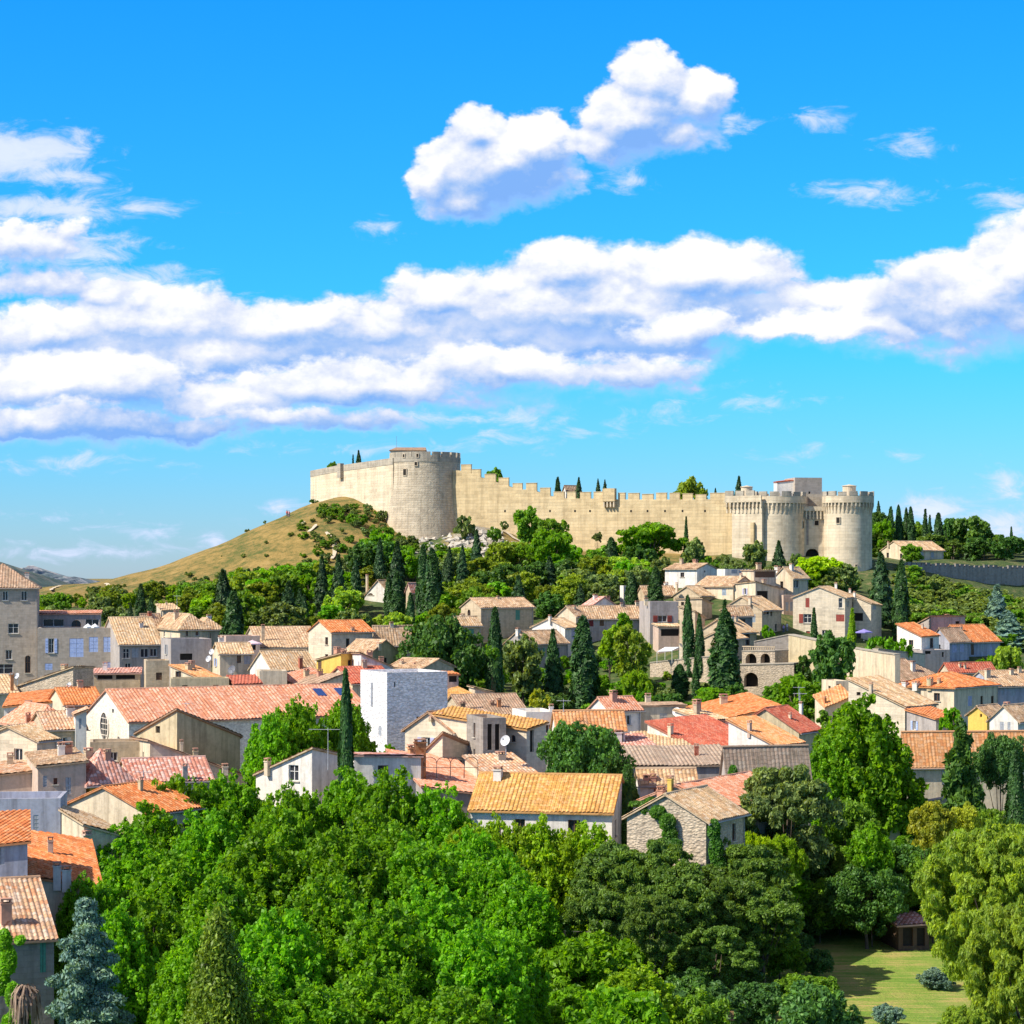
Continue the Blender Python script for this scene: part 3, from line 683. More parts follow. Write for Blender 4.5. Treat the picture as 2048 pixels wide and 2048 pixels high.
def chimney(par,X,Y,z0,z1,w,mat,rz,pots=True):
    mb=MB(); w=max(w/1.25,.35); d=w*.8; h=z1-.35
    mb.box((X,Y,(z0+h)/2),(w,d,h-z0),rz); mb.box((X,Y,h-.06),(w*1.18,d*1.18,.12),rz)
    ch=mb.build('chimney',SM.get(mat,SM['cream'])() if mat in SM else TM[mat](),par)
    mp=MB(); cs,sn=math.cos(rz),math.sin(rz)
    for sx in (-1,1):
        for sy in (-1,1):
            x,y=sx*w*.4,sy*d*.4; mp.box((X+x*cs-y*sn,Y+x*sn+y*cs,h+.10),(w*.16,d*.16,.2),rz)
    mp.box((X,Y,h+.26),(w*1.1,d*1.1,.10),rz); mp.build('chimney_cap',TM['salmon'](),ch)
    return ch
# ---------------------------------------------------------------- the fortress
os_dbg=False
def dark_box(par,c,d,rz=0,name='window'):  # dark block set slightly proud, coloured as the shade of a recess
    mb=MB(); mb.box(c,d,rz); o=mb.build(name,plain('interior_shade',(.03,.025,.02),.9),par)
    fr=MB(); t=.16; cs,sn=math.cos(rz),math.sin(rz); w,h=d[0],d[2]
    for x,z,ww,hh in ((-w/2-t/2,0,t,h+2*t),(w/2+t/2,0,t,h+2*t),(0,h/2+t/2,w,t),(0,-h/2-t/2,w,t)):
        fr.box((c[0]+x*cs,c[1]+x*sn,c[2]+z),(ww,d[1]+.12,hh),rz)
    fr.build('frame',SM['ashlar'](),o); return o
def curtain(label,p0,p1,top,merl,mat,parapet=None,thick=1.6,mh=None,pardark=None,name='rampart'):
    (xa,Da),(xb,Db)=p0,p1; A=Vector((kx(xa)*Da,Da)); B=Vector((kx(xb)*Db,Db)); w=(B-A).length; d=(B-A)/w; n=Vector((d.y,-d.x))
    f=Face(A,d,w,n)
    prof=[]
    for px,y in top: a=min(max(f.a_of(px),0),w); prof.append((a,f.z_of(y,a)))
    prof[0]=(0,prof[0][1]); prof[-1]=(w,prof[-1][1])
    zb=min(gz(*(A+d*t*w)) for t in (0,.25,.5,.75,1))-3
    th=empty(name,(A.x+d.x*w/2,A.y+d.y*w/2,zb+3),label,'fortress wall','fortress on the hill')
    mb=MB(); wall_face(mb,f,zb,prof,[])
    A2=[p[0] for p in prof]; Z2=[p[1] for p in prof]
    for (a0,z0),(a1,z1) in zip(prof[:-1],prof[1:]): mb.poly([f.pt(a0,z0),f.pt(a1,z1),f.pt(a1,z1,-thick),f.pt(a0,z0,-thick)])
    g=Face(B-n*thick,-d,w,-n); wall_face(mb,g,zb,[(w-a,z) for a,z in prof][::-1],[])
    for a in (0,w): z=np.interp(a,A2,Z2); mb.poly([f.pt(a,zb),f.pt(a,zb,-thick),f.pt(a,float(z),-thick),f.pt(a,float(z))])
    mb.build('wall',SM[mat](),th)
    rz=math.atan2(d.y,d.x)
    for x0,x1,y in merl:
        a0,a1=f.a_of(x0),f.a_of(x1); am=(a0+a1)/2; zt=f.z_of(y,am)-(random.random()**2)*.45; z0=float(np.interp(am,A2,Z2))-.8
        m=MB(); q=f.pt(am,(z0+zt)/2,-.33); m.box(q,(a1-a0,.6,zt-z0),rz); q=f.pt(am,zt+.05,-.33); m.box(q,(a1-a0+.12,.74,.12),rz)
        m.build('merlon',SM[parapet or mat](),th)
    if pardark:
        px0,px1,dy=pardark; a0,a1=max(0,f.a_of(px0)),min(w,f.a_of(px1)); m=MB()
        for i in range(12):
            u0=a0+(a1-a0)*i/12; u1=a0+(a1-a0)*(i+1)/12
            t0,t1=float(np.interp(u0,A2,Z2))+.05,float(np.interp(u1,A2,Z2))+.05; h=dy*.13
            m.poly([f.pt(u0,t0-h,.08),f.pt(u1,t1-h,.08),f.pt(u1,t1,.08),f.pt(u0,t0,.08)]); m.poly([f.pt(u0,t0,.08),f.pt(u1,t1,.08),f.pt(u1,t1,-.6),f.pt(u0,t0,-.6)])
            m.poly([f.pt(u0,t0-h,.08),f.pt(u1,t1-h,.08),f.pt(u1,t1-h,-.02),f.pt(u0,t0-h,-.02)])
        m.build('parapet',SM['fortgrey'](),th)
    return th,f,prof
def ring_block(mb,c,r0,r1,z0,z1,a0,a1,n=4):
    P=[]
    for i in range(n+1):
        a=a0+(a1-a0)*i/n; P.append((math.cos(a),math.sin(a)))
    for i in range(n):
        p,q=P[i],P[i+1]
        A=lambda k,r,z:(c[0]+k[0]*r,c[1]+k[1]*r,z)
        mb.poly([A(p,r1,z0),A(q,r1,z0),A(q,r1,z1),A(p,r1,z1)]); mb.poly([A(q,r0,z0),A(p,r0,z0),A(p,r0,z1),A(q,r0,z1)])
        mb.poly([A(p,r1,z1),A(q,r1,z1),A(q,r0,z1),A(p,r0,z1)]); mb.poly([A(p,r0,z0),A(q,r0,z0),A(q,r1,z0),A(p,r1,z0)])
    for k in (P[0],P[-1]): mb.poly([A(k,r0,z0),A(k,r1,z0),A(k,r1,z1),A(k,r0,z1)])
# left ramp
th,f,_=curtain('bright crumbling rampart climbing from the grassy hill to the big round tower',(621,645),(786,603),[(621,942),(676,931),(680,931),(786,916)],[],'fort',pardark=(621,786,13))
m=MB(); a=f.a_of(684); m.box(f.pt(a,(f.z_of(927,a)+f.z_of(956,a))/2,.45),(1.9,1.1,f.z_of(927,a)-f.z_of(956,a)),math.atan2(f.d.y,f.d.x)); m.build('turret',SM['fortgrey'](),th)
# curtain wall
ML=[(922,942,929),(943,961,939),(969,991,947),(997,1017,956),(1025,1044,966),(1052,1073,966),(1080,1100,976),(1107,1128,983),(1134,1151,984),(1160,1181,984),(1187,1208,984),
    (1236,1250,986),(1256,1278,986),(1284,1306,986),(1312,1333,986),(1339,1359,986),(1365,1385,986),(1391,1412,986),(1420,1456,985)]
th,f,prof=curtain('long golden crenellated rampart with a small box turret between the towers',(905,602),(1475,573),
    [(905,940)]+[((a+b)/2,y+13) for a,b,y in ML]+[(1475,997)],ML,'fortgold')
rz=math.atan2(f.d.y,f.d.x); a0,a1=f.a_of(1208),f.a_of(1232); am=(a0+a1)/2
m=MB(); zt,zb=f.z_of(977,am),f.z_of(1003,am); m.box(f.pt(am,(zt+zb)/2,.35),(a1-a0,1.5,zt-zb),rz); tb=m.build('turret',SM['fortgold'](),th)
for i in range(4):
    m=MB(); a=a0+.3+(a1-a0-.6)*i/3; m.box(f.pt(a,zb-.7,.45),(.32,1.0,1.5),rz,1.0); m.build('corbel',SM['fort'](),tb)
for px in (1010,1050,1100,1150,1180,1262,1295,1330,1365,1410):
    a=f.a_of(px); m=MB(); m.box(f.pt(a,f.z_of(1022,a),-.02),(.45,.1,.55),rz); m.build('putlog_hole',plain('interior_shade',(.03,.025,.02),.9),th)  # dark blocks on the wall face, coloured as the shade inside holes
# big round tower
Y0=608; cx_=kx(850)*Y0; c=(cx_,Y0); s=Y0/F; zt=zat(903,Y0-9); r=70.5*s
th=empty('fortress_tower',(c[0],c[1],gz(*c)),'massive battered round tower at the left end of the fortress','fortress tower','fortress on the hill')
zb=zat(1100,Y0)-4; m=MB(); m.lathe(c,[(r*1.19,zb),(r*1.155,zat(1085,Y0)),(r*1.06,zat(1020,Y0)),(r*1.01,zat(960,Y0)),(r,zat(940,Y0)),(r,zt-1.6),(r-.8,zt-1.6),(0.01,zt-1.7)],72)
m.build('tower_wall',stone('tower_stone',(.60,.50,.36),.50,warm=(.74,.63,.46),bump=.9,streak=.75,course=.6,bd=.2,scale=.55),th,smooth=False)
m=MB(); TH=lambda d:R(-90+d)
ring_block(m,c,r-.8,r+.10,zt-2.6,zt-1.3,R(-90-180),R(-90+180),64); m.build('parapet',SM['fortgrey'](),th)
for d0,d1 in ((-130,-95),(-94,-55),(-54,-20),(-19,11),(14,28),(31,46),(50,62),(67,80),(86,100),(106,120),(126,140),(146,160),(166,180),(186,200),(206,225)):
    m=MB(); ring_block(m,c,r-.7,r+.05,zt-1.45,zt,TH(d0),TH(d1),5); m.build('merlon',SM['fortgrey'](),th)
for px,y0,y1,w in ((813,938,950,7),(835,924,931,5),(788,925,931,5),(811,908,914,4),(838,908,914,4)):
    sn=(px-850)/70.5; a=math.asin(sn); rr=r*(1.0 if y0>915 else 1.0)+.05; q=(c[0]+rr*math.sin(a),c[1]-rr*math.cos(a),(zat(y0,Y0-9)+zat(y1,Y0-9))/2)
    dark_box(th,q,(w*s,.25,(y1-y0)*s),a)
m=MB(); q=(kx(816)*Y0,Y0,zt-.6); m.box(q,(68*s,6,2.4),0); lg=m.build('lodge',SM['fort'](),th)
m=MB(); z=zt+.6; x0,x1=kx(779)*Y0,kx(853)*Y0
for ya,yb in ((Y0-3.6,Y0),(Y0+3.6,Y0)): m.poly([(x0,ya,z),(x1,ya,z),(x1-.2,yb,z+.95),(x0+1.6,yb,z+.95)])
m.poly([(x0,Y0-3.6,z),(x0+1.6,Y0,z+.95),(x0,Y0+3.6,z)]); m.build('lodge_roof',TM['brown'](),lg)
m=MB(); m.tube((kx(793)*Y0,Y0,zt),(kx(793)*Y0,Y0,zat(872,Y0)),.05,.03,6); m.build('mast',plain('metal',(.3,.3,.32),.5,.5),th)
# gate towers
def round_tower(label,px,Yc,rpx,rcpx,ycr,ybase,wins,tur,full=True,n=42,nm=15,flare=1.03):
    s=Yc/F; c=(kx(px)*Yc,Yc); r=rpx*s; rc=rcpx*s
    th=empty('fortress_tower',(c[0],c[1],gz(*c)),label,'fortress tower','fortress on the hill')
    ztop=zat(ycr,Yc-r); zcren=zat(ycr+10,Yc-r); zpb=zat(ycr+24,Yc-r); zcb=zat(ycr+45,Yc-r); zb=zat(ybase,Yc)-4
    m=MB(); m.lathe(c,[(r*flare,zb),(r*1.0,zat(ybase-60,Yc)),(r,zpb+.4),(r-.3,zpb+.6),(r-.3,zcren-.8),(.01,zcren-.8)],72); m.build('tower_wall',SM['fort'](),th)
    m=MB(); ring_block(m,c,rc-.45,rc,zpb,zcren,0,2*math.pi,72); m.build('parapet',SM['fort'](),th)
    for i in range(n):
        a=2*math.pi*(i+.5)/n; m=MB(); u=(math.cos(a),math.sin(a)); v=(-u[1],u[0]); h=.17
        def Q(rr,t,z): return (c[0]+u[0]*rr+v[0]*t,c[1]+u[1]*rr+v[1]*t,z)
        pf=[(r-.2,zcb),(r+.08,zcb),(r+(rc-r)*.45,zcb+(zpb-zcb)*.35),(rc-.02,zcb+(zpb-zcb)*.7),(rc-.02,zpb+.02),(r-.2,zpb+.02)]
        for t in (-h,h): m.poly([Q(p[0],t,p[1]) for p in (pf if t>0 else pf[::-1])])
        for k in range(len(pf)):
            p,q=pf[k],pf[(k+1)%len(pf)]; m.poly([Q(p[0],-h,p[1]),Q(q[0],-h,q[1]),Q(q[0],h,q[1]),Q(p[0],h,p[1])])
        m.build('corbel',SM['fort'](),th)
    for i in range(nm):
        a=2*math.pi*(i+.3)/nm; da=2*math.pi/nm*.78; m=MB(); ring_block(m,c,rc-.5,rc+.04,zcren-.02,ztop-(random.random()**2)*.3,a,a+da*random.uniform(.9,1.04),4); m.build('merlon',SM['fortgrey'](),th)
    for (wx,y0,y1,w) in wins:
        a=math.asin(max(-.97,min(.97,(wx-px)/rpx))); rr=r+.02; q=(c[0]+rr*math.sin(a),c[1]-rr*math.cos(a),(zat(y0,Yc-r)+zat(y1,Yc-r))/2)
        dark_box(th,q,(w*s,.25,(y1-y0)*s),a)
    if tur:
        x0,x1,yt=tur; m=MB(); tc_=(kx((x0+x1)/2)*(Yc+2),Yc+2); tr=(x1-x0)/2*s
        m.lathe(tc_,[(tr,zcren-1),(tr,zat(yt+3,Yc)),(tr+.2,zat(yt+3,Yc)),(tr+.2,zat(yt+2,Yc)),(.01,zat(yt,Yc)+.1)],20); m.build('turret',SM['fort'](),th)
    return th
tL=round_tower('left gate tower of the fortress, round and crowned with stone corbels',1556,570,55,58.5,982,1160,[(1602,1042,1056,4)],(1482,1505,971))
tR=round_tower('right gate tower of the fortress, tall and round down to the trees',1696,566,47.5,51.5,981,1185,[(1671,1035,1046,7),(1705,1130,1133,3)],(1685,1712,969),n=38,nm=14)
# flat flank beside the left gate tower
th=empty('fortress_tower',(*at(1490,1110,566)[:2],gz(*at(1490,0,566)[:2])),'flat stone flank with corbels joining the rampart to the left gate tower','fortress tower','fortress on the hill')
A=at(1464,0,568); B=at(1524,0,563.5); d=(Vector(B[:2])-Vector(A[:2])); w=d.length; d/=w; f=Face(A,d,w,(d.y,-d.x)); rz=math.atan2(d.y,d.x)
m=MB(); zb=gz(A[0],A[1])-4; ztp=f.z_of(1005,0); m.box(f.pt(w/2,(zb+ztp)/2,-4),(w,8,ztp-zb),rz); m.build('tower_wall',SM['fort'](),th)
m=MB(); z0,z1=f.z_of(1005,0),f.z_of(992,0); m.box(f.pt(w/2-.9,(z0+z1)/2,.25),(w+1.8,.5,z1-z0),rz); m.box(f.pt(-1.6,(z0+z1)/2,-3),(.5,6,z1-z0),rz); m.build('parapet',SM['fort'](),th)
for i in range(10):
    a=-1.3+(w+1.2)*i/9; m=MB(); zc=f.z_of(1026,0)
    m.box(f.pt(a,(z0+zc)/2+.7,.1),(.32,.8,(z0-zc)*.55),rz); m.box(f.pt(a,zc+.7,-.05),(.32,.5,1.5),rz); m.build('corbel',SM['fort'](),th)
for i in range(3):
    a=-.6+i*2.9; m=MB(); zz=f.z_of(982,0); m.box(f.pt(a,(z1+zz)/2,.23),(2.2,.5,zz-z1+.05),rz); m.build('merlon',SM['fortgrey'](),th)
m=MB(); a=f.a_of(1507); m.box(f.pt(a,(f.z_of(1045,a)+zb)/2,.3),(.9,1.0,f.z_of(1045,a)-zb),rz); m.build('buttress',SM['fortgold'](),th)
# gate block with pointed arch, behind it the keep
th=empty('gatehouse',(*at(1630,0,568)[:2],gz(*at(1630,0,568)[:2])),'narrow gatehouse with pointed arch between the two round towers','gatehouse','fortress on the hill')
A=at(1600,0,567); B=at(1660,0,567); f=Face(A,(1,0),B[0]-A[0],(0,-1)); zb=gz(A[0],A[1])-4
m=MB(); a0,a1=f.a_of(1611),f.a_of(1638); wall_face(m,f,zb,[(0,f.z_of(1022,0)),(f.w,f.z_of(1022,0))],[(a0,a1,zb+.1,f.z_of(1098,0))],rev=1.2)
m.poly([f.pt(0,f.z_of(1022,0)),f.pt(f.w,f.z_of(1022,0)),f.pt(f.w,f.z_of(1022,0),-8),f.pt(0,f.z_of(1022,0),-8)])
m.build('wall',SM['fort'](),th)
m=MB(); m.poly([f.pt(a0,zb,-1.18),f.pt(a1,zb,-1.18),f.pt(a1,f.z_of(1098,0),-1.18),f.pt(a0,f.z_of(1098,0),-1.18)]); g_=m.build('gate',plain('interior_shade',(.03,.025,.02),.9),th)  # flat dark sheet painted as the shade of the passage
m=MB(); zc=f.z_of(1112,0); zt=f.z_of(1098,0)+.05; mid=(a0+a1)/2
for s_ in (-1,1):
    for i in range(6):
        t0,t1=i/6,(i+1)/6; e=lambda t:(mid+s_*(a1-a0)/2*math.cos(t*math.pi/2)**.8, zc+(zt-zc)*math.sin(t*math.pi/2))
        p,q=e(t0),e(t1); m.poly([f.pt(p[0],p[1],.02),f.pt(q[0],q[1],.02),f.pt(q[0],zt+.02,.02),f.pt(p[0],zt+.02,.02)]); m.poly([f.pt(p[0],p[1],.02),f.pt(q[0],q[1],.02),f.pt(q[0],q[1],-1.1),f.pt(p[0],p[1],-1.1)])
m.build('arch_head',SM['fort'](),g_)
m=MB(); z0,z1=f.z_of(1022,0),f.z_of(1013,0); m.box(f.pt(f.w/2,(z0+z1)/2,.5),(f.w,.5,z1-z0)); m.build('parapet',SM['fort'](),th)
for i in range(8):
    m=MB(); a=.6+(f.w-1.2)*i/7; m.box(f.pt(a,z0-1.0,.35),(.32,.75,2.1)); m.build('corbel',SM['fort'](),th)
dark_box(th,f.pt(f.a_of(1633),f.z_of(1046,0),.02),(.95,.25,1.1))
m=MB(); q=f.pt(f.a_of(1615),0,.02); m.box((q[0],q[1],(f.z_of(1030,0)+f.z_of(1090,0))/2),(.5,.15,f.z_of(1030,0)-f.z_of(1090,0))); m.build('drain_slot',SM['darkstone'](),th)
m=MB(); f2=Face((A[0],574),(1,0),f.w,(0,-1)); za,zb_=f2.z_of(1016,0),f2.z_of(988,0); m.box(f2.pt(f.w/2,(za+zb_)/2,0),(f.w+1,2,zb_-za)); m.build('upper_wall',SM['fortgrey'](),th)
house('square stone keep block rising behind the two gate towers',(1572,1590,1644),580,10,'flat',(955,),wall='palace',z0=40,win=[('R',1617,1621,983,989,'opening')],name='keep',cat='keep',group='fortress on the hill',wl=9)
house('low white lean-to room against the left of the square keep',(1540,1554,1591),581,3,'plane',(964,964,960),wall='white',roof='red',z0=40,name='keep_annex',cat='keep',group='fortress on the hill',wl=5,ov=.25)
# far rampart on the right, in shade
mer=[]; x=1806.0
while x<2100: mer.append((x,x+6.9,1124.5+(x-1806)*.033)); x+=9.6
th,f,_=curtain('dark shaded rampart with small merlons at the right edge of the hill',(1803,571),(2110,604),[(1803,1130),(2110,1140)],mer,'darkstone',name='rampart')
# ---------------------------------------------------------------- the town: one entry per house, far ones first
hs=house
# --- hill houses under the fortress
hs('white house with arched loggia alone in the trees below the round tower',(728,784,826),520,62,'gr',(1192,1160),wall='white',roof='straw',win=[('L',735,747,1172,1190,'arch')],chim=[(725,1160,1148,6)])
hs('little tiled annex in the trees right of the loggia house',(812,822,836),512,40,'gr',(1180,1166),wall='beige',roof='pink')
hs('white house with long lit wall standing highest under the gate towers',(1330,1394,1434),505,52,'gl',(1137,1127),wall='white',roof='tan',win=[('R',1408,1411,1141,1145,'opening')])
hs('low white terrace house with flat roof behind the shuttered gable house',(1434,1450,1500),500,20,'flat',(1138,),wall='white',win=[('R',1463,1475,1136,1147,'closed',GREY),('R',1478,1494,1137,1147,'closed',GREY)])
hs('cream house with tan roof and two white chimneys below the left gate tower',(1548,1586,1616),492,48,'gr',(1154,1134),wall='cream',roof='straw',win=[('R',1588,1598,1160,1176,'window',GREY)],chim=[(1540,1140,1131,12,'white'),(1583,1140,1126,9,'white')])
hs('pale house with dark panelled wall beside the lit cream house',(1500,1508,1552),486,20,'plane',(1140,1140,1140),wall='cream',roof='tan',win=[('R',1510,1550,1142,1155,'closed',BROWN)],wl=6)
hs('shuttered gable house with lit cream wall in the hill cluster',(1392,1466,1511),482,50,'gl',(1171,1153),wall='cream',roof='tan',win=[('R',1472,1480,1171,1190,'open',GREY),('R',1499,1505,1171,1188,'closed',(.6,.62,.7))],chim=[(1482,1156,1146,6)])
hs('narrow pale terrace house right of the shuttered gable house',(1500,1511,1567),476,30,'plane',(1168,1163,1178),wall='cream',roof='tan',win=[('R',1514,1536,1182,1202,'opening')],wl=8)
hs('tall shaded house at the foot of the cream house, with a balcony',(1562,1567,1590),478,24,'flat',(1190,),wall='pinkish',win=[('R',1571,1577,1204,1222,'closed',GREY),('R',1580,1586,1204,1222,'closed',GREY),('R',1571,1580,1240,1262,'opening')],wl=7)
hs('small gabled stone house left of the shuttered gable house',(1347,1400,1425),480,55,'gr',(1190,1172),wall='beige',roof='straw',chim=[(1346,1180,1164,6)])
hs('low tan roofed house behind the narrow chimney wall',(1274,1290,1352),488,20,'gr',(1188,1172),wall='beige',roof='tan')
hs('tall narrow whitewashed chimney house between the cypresses',(1240,1247,1257),486,40,'flat',(1171,),wall='white',win=[('R',1250,1253,1193,1202,'opening')])
hs('stone walled house stepping down beside the thin cypress',(1352,1404,1424),466,50,'plane',(1198,1197,1206),wall='beige',roof='straw',win=[('L',1362,1368,1204,1211,'opening')])
hs('big farmhouse with long lit wall and tan roof in the hill cluster',(1443,1524,1562),458,58,'gr',(1219,1193),wall='beige',roof='straw',win=[('R',1527,1538,1217,1229,'dark'),('R',1541,1545,1222,1232,'opening'),('R',1550,1554,1248,1262,'opening')],chim=[(1500,1205,1192,8)])
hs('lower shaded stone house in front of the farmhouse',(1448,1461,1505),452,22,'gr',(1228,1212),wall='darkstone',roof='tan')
hs('white fronted house with russet shutters and two storeys under the gate',(1586,1690,1716),466,68,'gr',(1194,1173),wall='ivory',roof='straw',
   win=[('L',1611,1619,1196,1215,'closed',RED),('L',1607,1623,1228,1246,'open',RED),('L',1672,1690,1229,1243,'closed',RED),('L',1596,1601,1261,1272,'opening'),('L',1612,1620,1262,1276,'door',RED),('L',1644,1654,1260,1272,'window'),('L',1677,1685,1196,1216,'window')],
   chim=[(1672,1178,1164,7,'white'),(1700,1190,1176,6,'white')],wr=9)
hs('right wing of the russet shuttered house, with loggia and lit stair wall',(1696,1742,1763),470,60,'plane',(1186,1206,1210),wall='ivory',roof='straw',win=[('L',1706,1726,1226,1242,'opening'),('L',1704,1722,1260,1276,'arch'),('R',1746,1752,1211,1219,'closed',GREY)],chim=[(1709,1192,1182,6,'white')])
hs('stone house with green shutter and lit arched gable in the middle of the wood',(922,962,1067),470,30,'gr',(1214,1196),wall='beige',roof='tan',win=[('L',935,941,1219,1232,'arch'),('R',1031,1040,1220,1240,'closed',GREEN)],chim=[(996,1198,1191,6)])
hs('low tiled outbuilding against the arched gable house',(897,917,962),462,30,'gr',(1249,1233),wall='beige',roof='straw')
hs('house with red speckled roof above the long tan roof',(1157,1177,1240),472,26,'gl',(1216,1194),wall='white',roof='pink')
hs('white gabled wing at the left end of the long tan roof',(1114,1152,1170),460,55,'gr',(1230,1212),wall='cream',roof='tan',chim=[(1148,1218,1210,8)])
hs('long low house with tan roof and dark shuttered windows',(1150,1168,1312),462,16,'gr',(1235,1212),wall='grey',roof='tan',win=[('R',1178,1187,1238,1253,'closed',DKRED),('R',1199,1208,1238,1252,'closed',BROWN),('R',1278,1289,1231,1248,'closed',DKRED)],chim=[(1243,1214,1205,6),(1274,1212,1201,8)])
hs('dark fronted house with red shutters and white barred window',(1296,1300,1357),455,12,'flat',(1203,),wall='grey',win=[('R',1316,1334,1231,1244,'open',RED)],wl=8,chim=[(1292,1203,1195,9)])
hs('porch with tan roof under the red shuttered house',(1312,1317,1364),448,12,'plane',(1247,1252,1253),wall='pinkish',roof='straw',win=[('R',1322,1358,1258,1272,'opening')],wl=4)
hs('white gabled house with tall chimney in the middle of the wood',(1064,1130,1160),452,55,'gr',(1254,1237),wall='white',roof='straw',win=[('R',1143,1157,1257,1278,'closed',LILAC)],chim=[(1100,1240,1229,7,'white')])
hs('house with weathered roof half sunk in the trees',(1010,1060,1136),440,48,'gr',(1286,1262),wall='grey',roof='tan',chim=[(1036,1268,1255,10,'white')])
hs('small tan roofed house between the cypresses below the stone wall',(1359,1390,1410),446,52,'plane',(1214,1222,1234),wall='beige',roof='straw')
hs('tan roofed house in front of the farmhouse, beside the tallest cypress',(1396,1475,1513),440,58,'gr',(1264,1238),wall='beige',roof='straw',win=[('R',1487,1500,1268,1290,'opening')])
hs('low house with wine red shutter behind the tallest cypress',(1408,1462,1492),434,56,'gr',(1276,1262),wall='beige',roof='straw',win=[('R',1465,1474,1281,1294,'closed',DKRED)])
# --- terraces and garden walls
def gwall(label,x0,D0,x1,D1,y0,y1,thick,wall,holes=(),name='garden_wall',cat='wall',cop=True,zdown=1.0):
    A=Vector(at(x0,0,D0)[:2]); B=Vector(at(x1,0,D1)[:2]); w=(B-A).length; d=(B-A)/w; n=Vector((d.y,-d.x)); f=Face(A,d,w,n); WALLM[0]=SM[wall]()
    zb=min(gz(*(A+d*w*t)) for t in (0,.5,1))-zdown
    th=empty(name,(A.x+d.x*w/2,A.y+d.y*w/2,zb),label,cat); H_=[]
    pr=[(0,zat(y0,D0)),(w,zat(y1,D1))] if not isinstance(y0,(list,tuple)) else [(min(max(f.a_of(px),0),w),f.z_of(y,min(max(f.a_of(px),0),w))) for px,y in y0]
    for h in holes:
        a0,a1=sorted((f.a_of(h[0]),f.a_of(h[1]))); am=(a0+a1)/2; H_.append((a0,a1,f.z_of(h[3],am),f.z_of(h[2],am)))
    m=MB(); wall_face(m,f,zb,pr,H_,rev=min(1.5,thick*.8)); g=Face(B-n*thick,-d,w,-n); wall_face(m,g,zb,[(w-a,z) for a,z in pr][::-1],[])
    for (a0,z0),(a1,z1) in zip(pr[:-1],pr[1:]): m.poly([f.pt(a0,z0),f.pt(a1,z1),f.pt(a1,z1,-thick),f.pt(a0,z0,-thick)])
    for a,z in (pr[0],pr[-1]): m.poly([f.pt(a,zb),f.pt(a,zb,-thick),f.pt(a,z,-thick),f.pt(a,z)])
    m.build('wall',WALLM[0],th)
    for h,q in zip(holes,H_): add_window(th,f,q[0],q[1],q[2],q[3],'opening',rev=min(1.5,thick*.8)); 
    for h,q in zip(holes,H_):
        if len(h)>4: 
            mb=MB(); r=(q[1]-q[0])/2; mid=(q[0]+q[1])/2
            for s_ in (-1,1):
                for i in range(8):
                    t0=math.pi/2*i/8; t1=math.pi/2*(i+1)/8; xa=mid+s_*r*math.cos(t0); xb=mid+s_*r*math.cos(t1); za=q[3]-r+r*math.sin(t0); zc=q[3]-r+r*math.sin(t1)
                    mb.poly([f.pt(xa,za,.015),f.pt(xb,zc,.015),f.pt(xb,q[3]+.03,.015),f.pt(xa,q[3]+.03,.015)]); mb.poly([f.pt(xa,za,.015),f.pt(xb,zc,.015),f.pt(xb,zc,-.9),f.pt(xa,za,-.9)])
            mb.build('arch_head',WALLM[0],th)
    if cop:
        m=MB()
        for (a0,z0),(a1,z1) in zip(pr[:-1],pr[1:]):
            q=[f.pt(a0,z0+.02,.12),f.pt(a1,z1+.02,.12),f.pt(a1,z1+.02,-thick-.12),f.pt(a0,z0+.02,-thick-.12)]; u=[(x,y,z+.18) for x,y,z in q]; m.poly(u); m.poly(q[::-1])
            for i in range(4): j=(i+1)%4; m.poly([q[i],q[j],u[j],u[i]])
        m.build('coping',SM['fortgrey'](),th)
    return th,f
gwall('tall rubble retaining wall of the terrace left of the biggest cypress',1300,428,1424,420,1326,1313,2.0,'rubble',holes=[(1367,1386,1340,1356,1)],name='retaining_wall')
gwall('lower rubble retaining wall with a big arched cellar mouth',1470,414,1588,410,1331,1328,4.0,'rubble',holes=[(1488,1516,1345,1374,1)],name='retaining_wall',zdown=4)
th,f=gwall('stone arcade of two arches carrying a balustraded terrace',1484,424,1550,420,1303,1303,5.0,'rubble',holes=[(1491,1513,1307,1330,1),(1521,1540,1307,1331,1)],name='arcade',cat='arcade',cop=True)
m=MB()
for i in range(15): a=.3+(f.w-.6)*i/14; z=f.z_of(1303,a); m.tube(f.pt(a,z+.1,-.2),f.pt(a,z+.5,-.2),.06,.12,6); m.tube(f.pt(a,z+.5,-.2),f.pt(a,z+.85,-.2),.12,.05,6)
m.box(f.pt(f.w/2,f.z_of(1303,0)+.93,-.2),(f.w,.3,.16),math.atan2(f.d.y,f.d.x)); m.build('balustrade',SM['beige'](),th)
gwall('high dark ramp wall climbing to the russet shuttered house',1508,432,1577,430,1284,1270,1.2,'darkstone',name='retaining_wall')
gwall('ochre lit ramp wall below the russet shuttered house',1577,430,1645,420,1270,1284,1.2,'ochre',name='retaining_wall')
gwall('lit cream garden wall below the hedge left of the broad tan roof',1645,432,1790,404,[(1645,1284),(1700,1296),(1760,1306),(1790,1310)],0,1.0,'cream')
gwall('shaded weathered garden wall running to the white and orange house',1756,424,1850,442,[(1756,1299),(1800,1304),(1850,1309)],0,1.0,'ivory')
gwall('stone terrace wall with small niche beside the white awning',1358,432,1400,430,[(1358,1289),(1366,1298),(1398,1296),(1400,1300)],0,.8,'ivory',holes=[(1376,1383,1299,1318,1)])
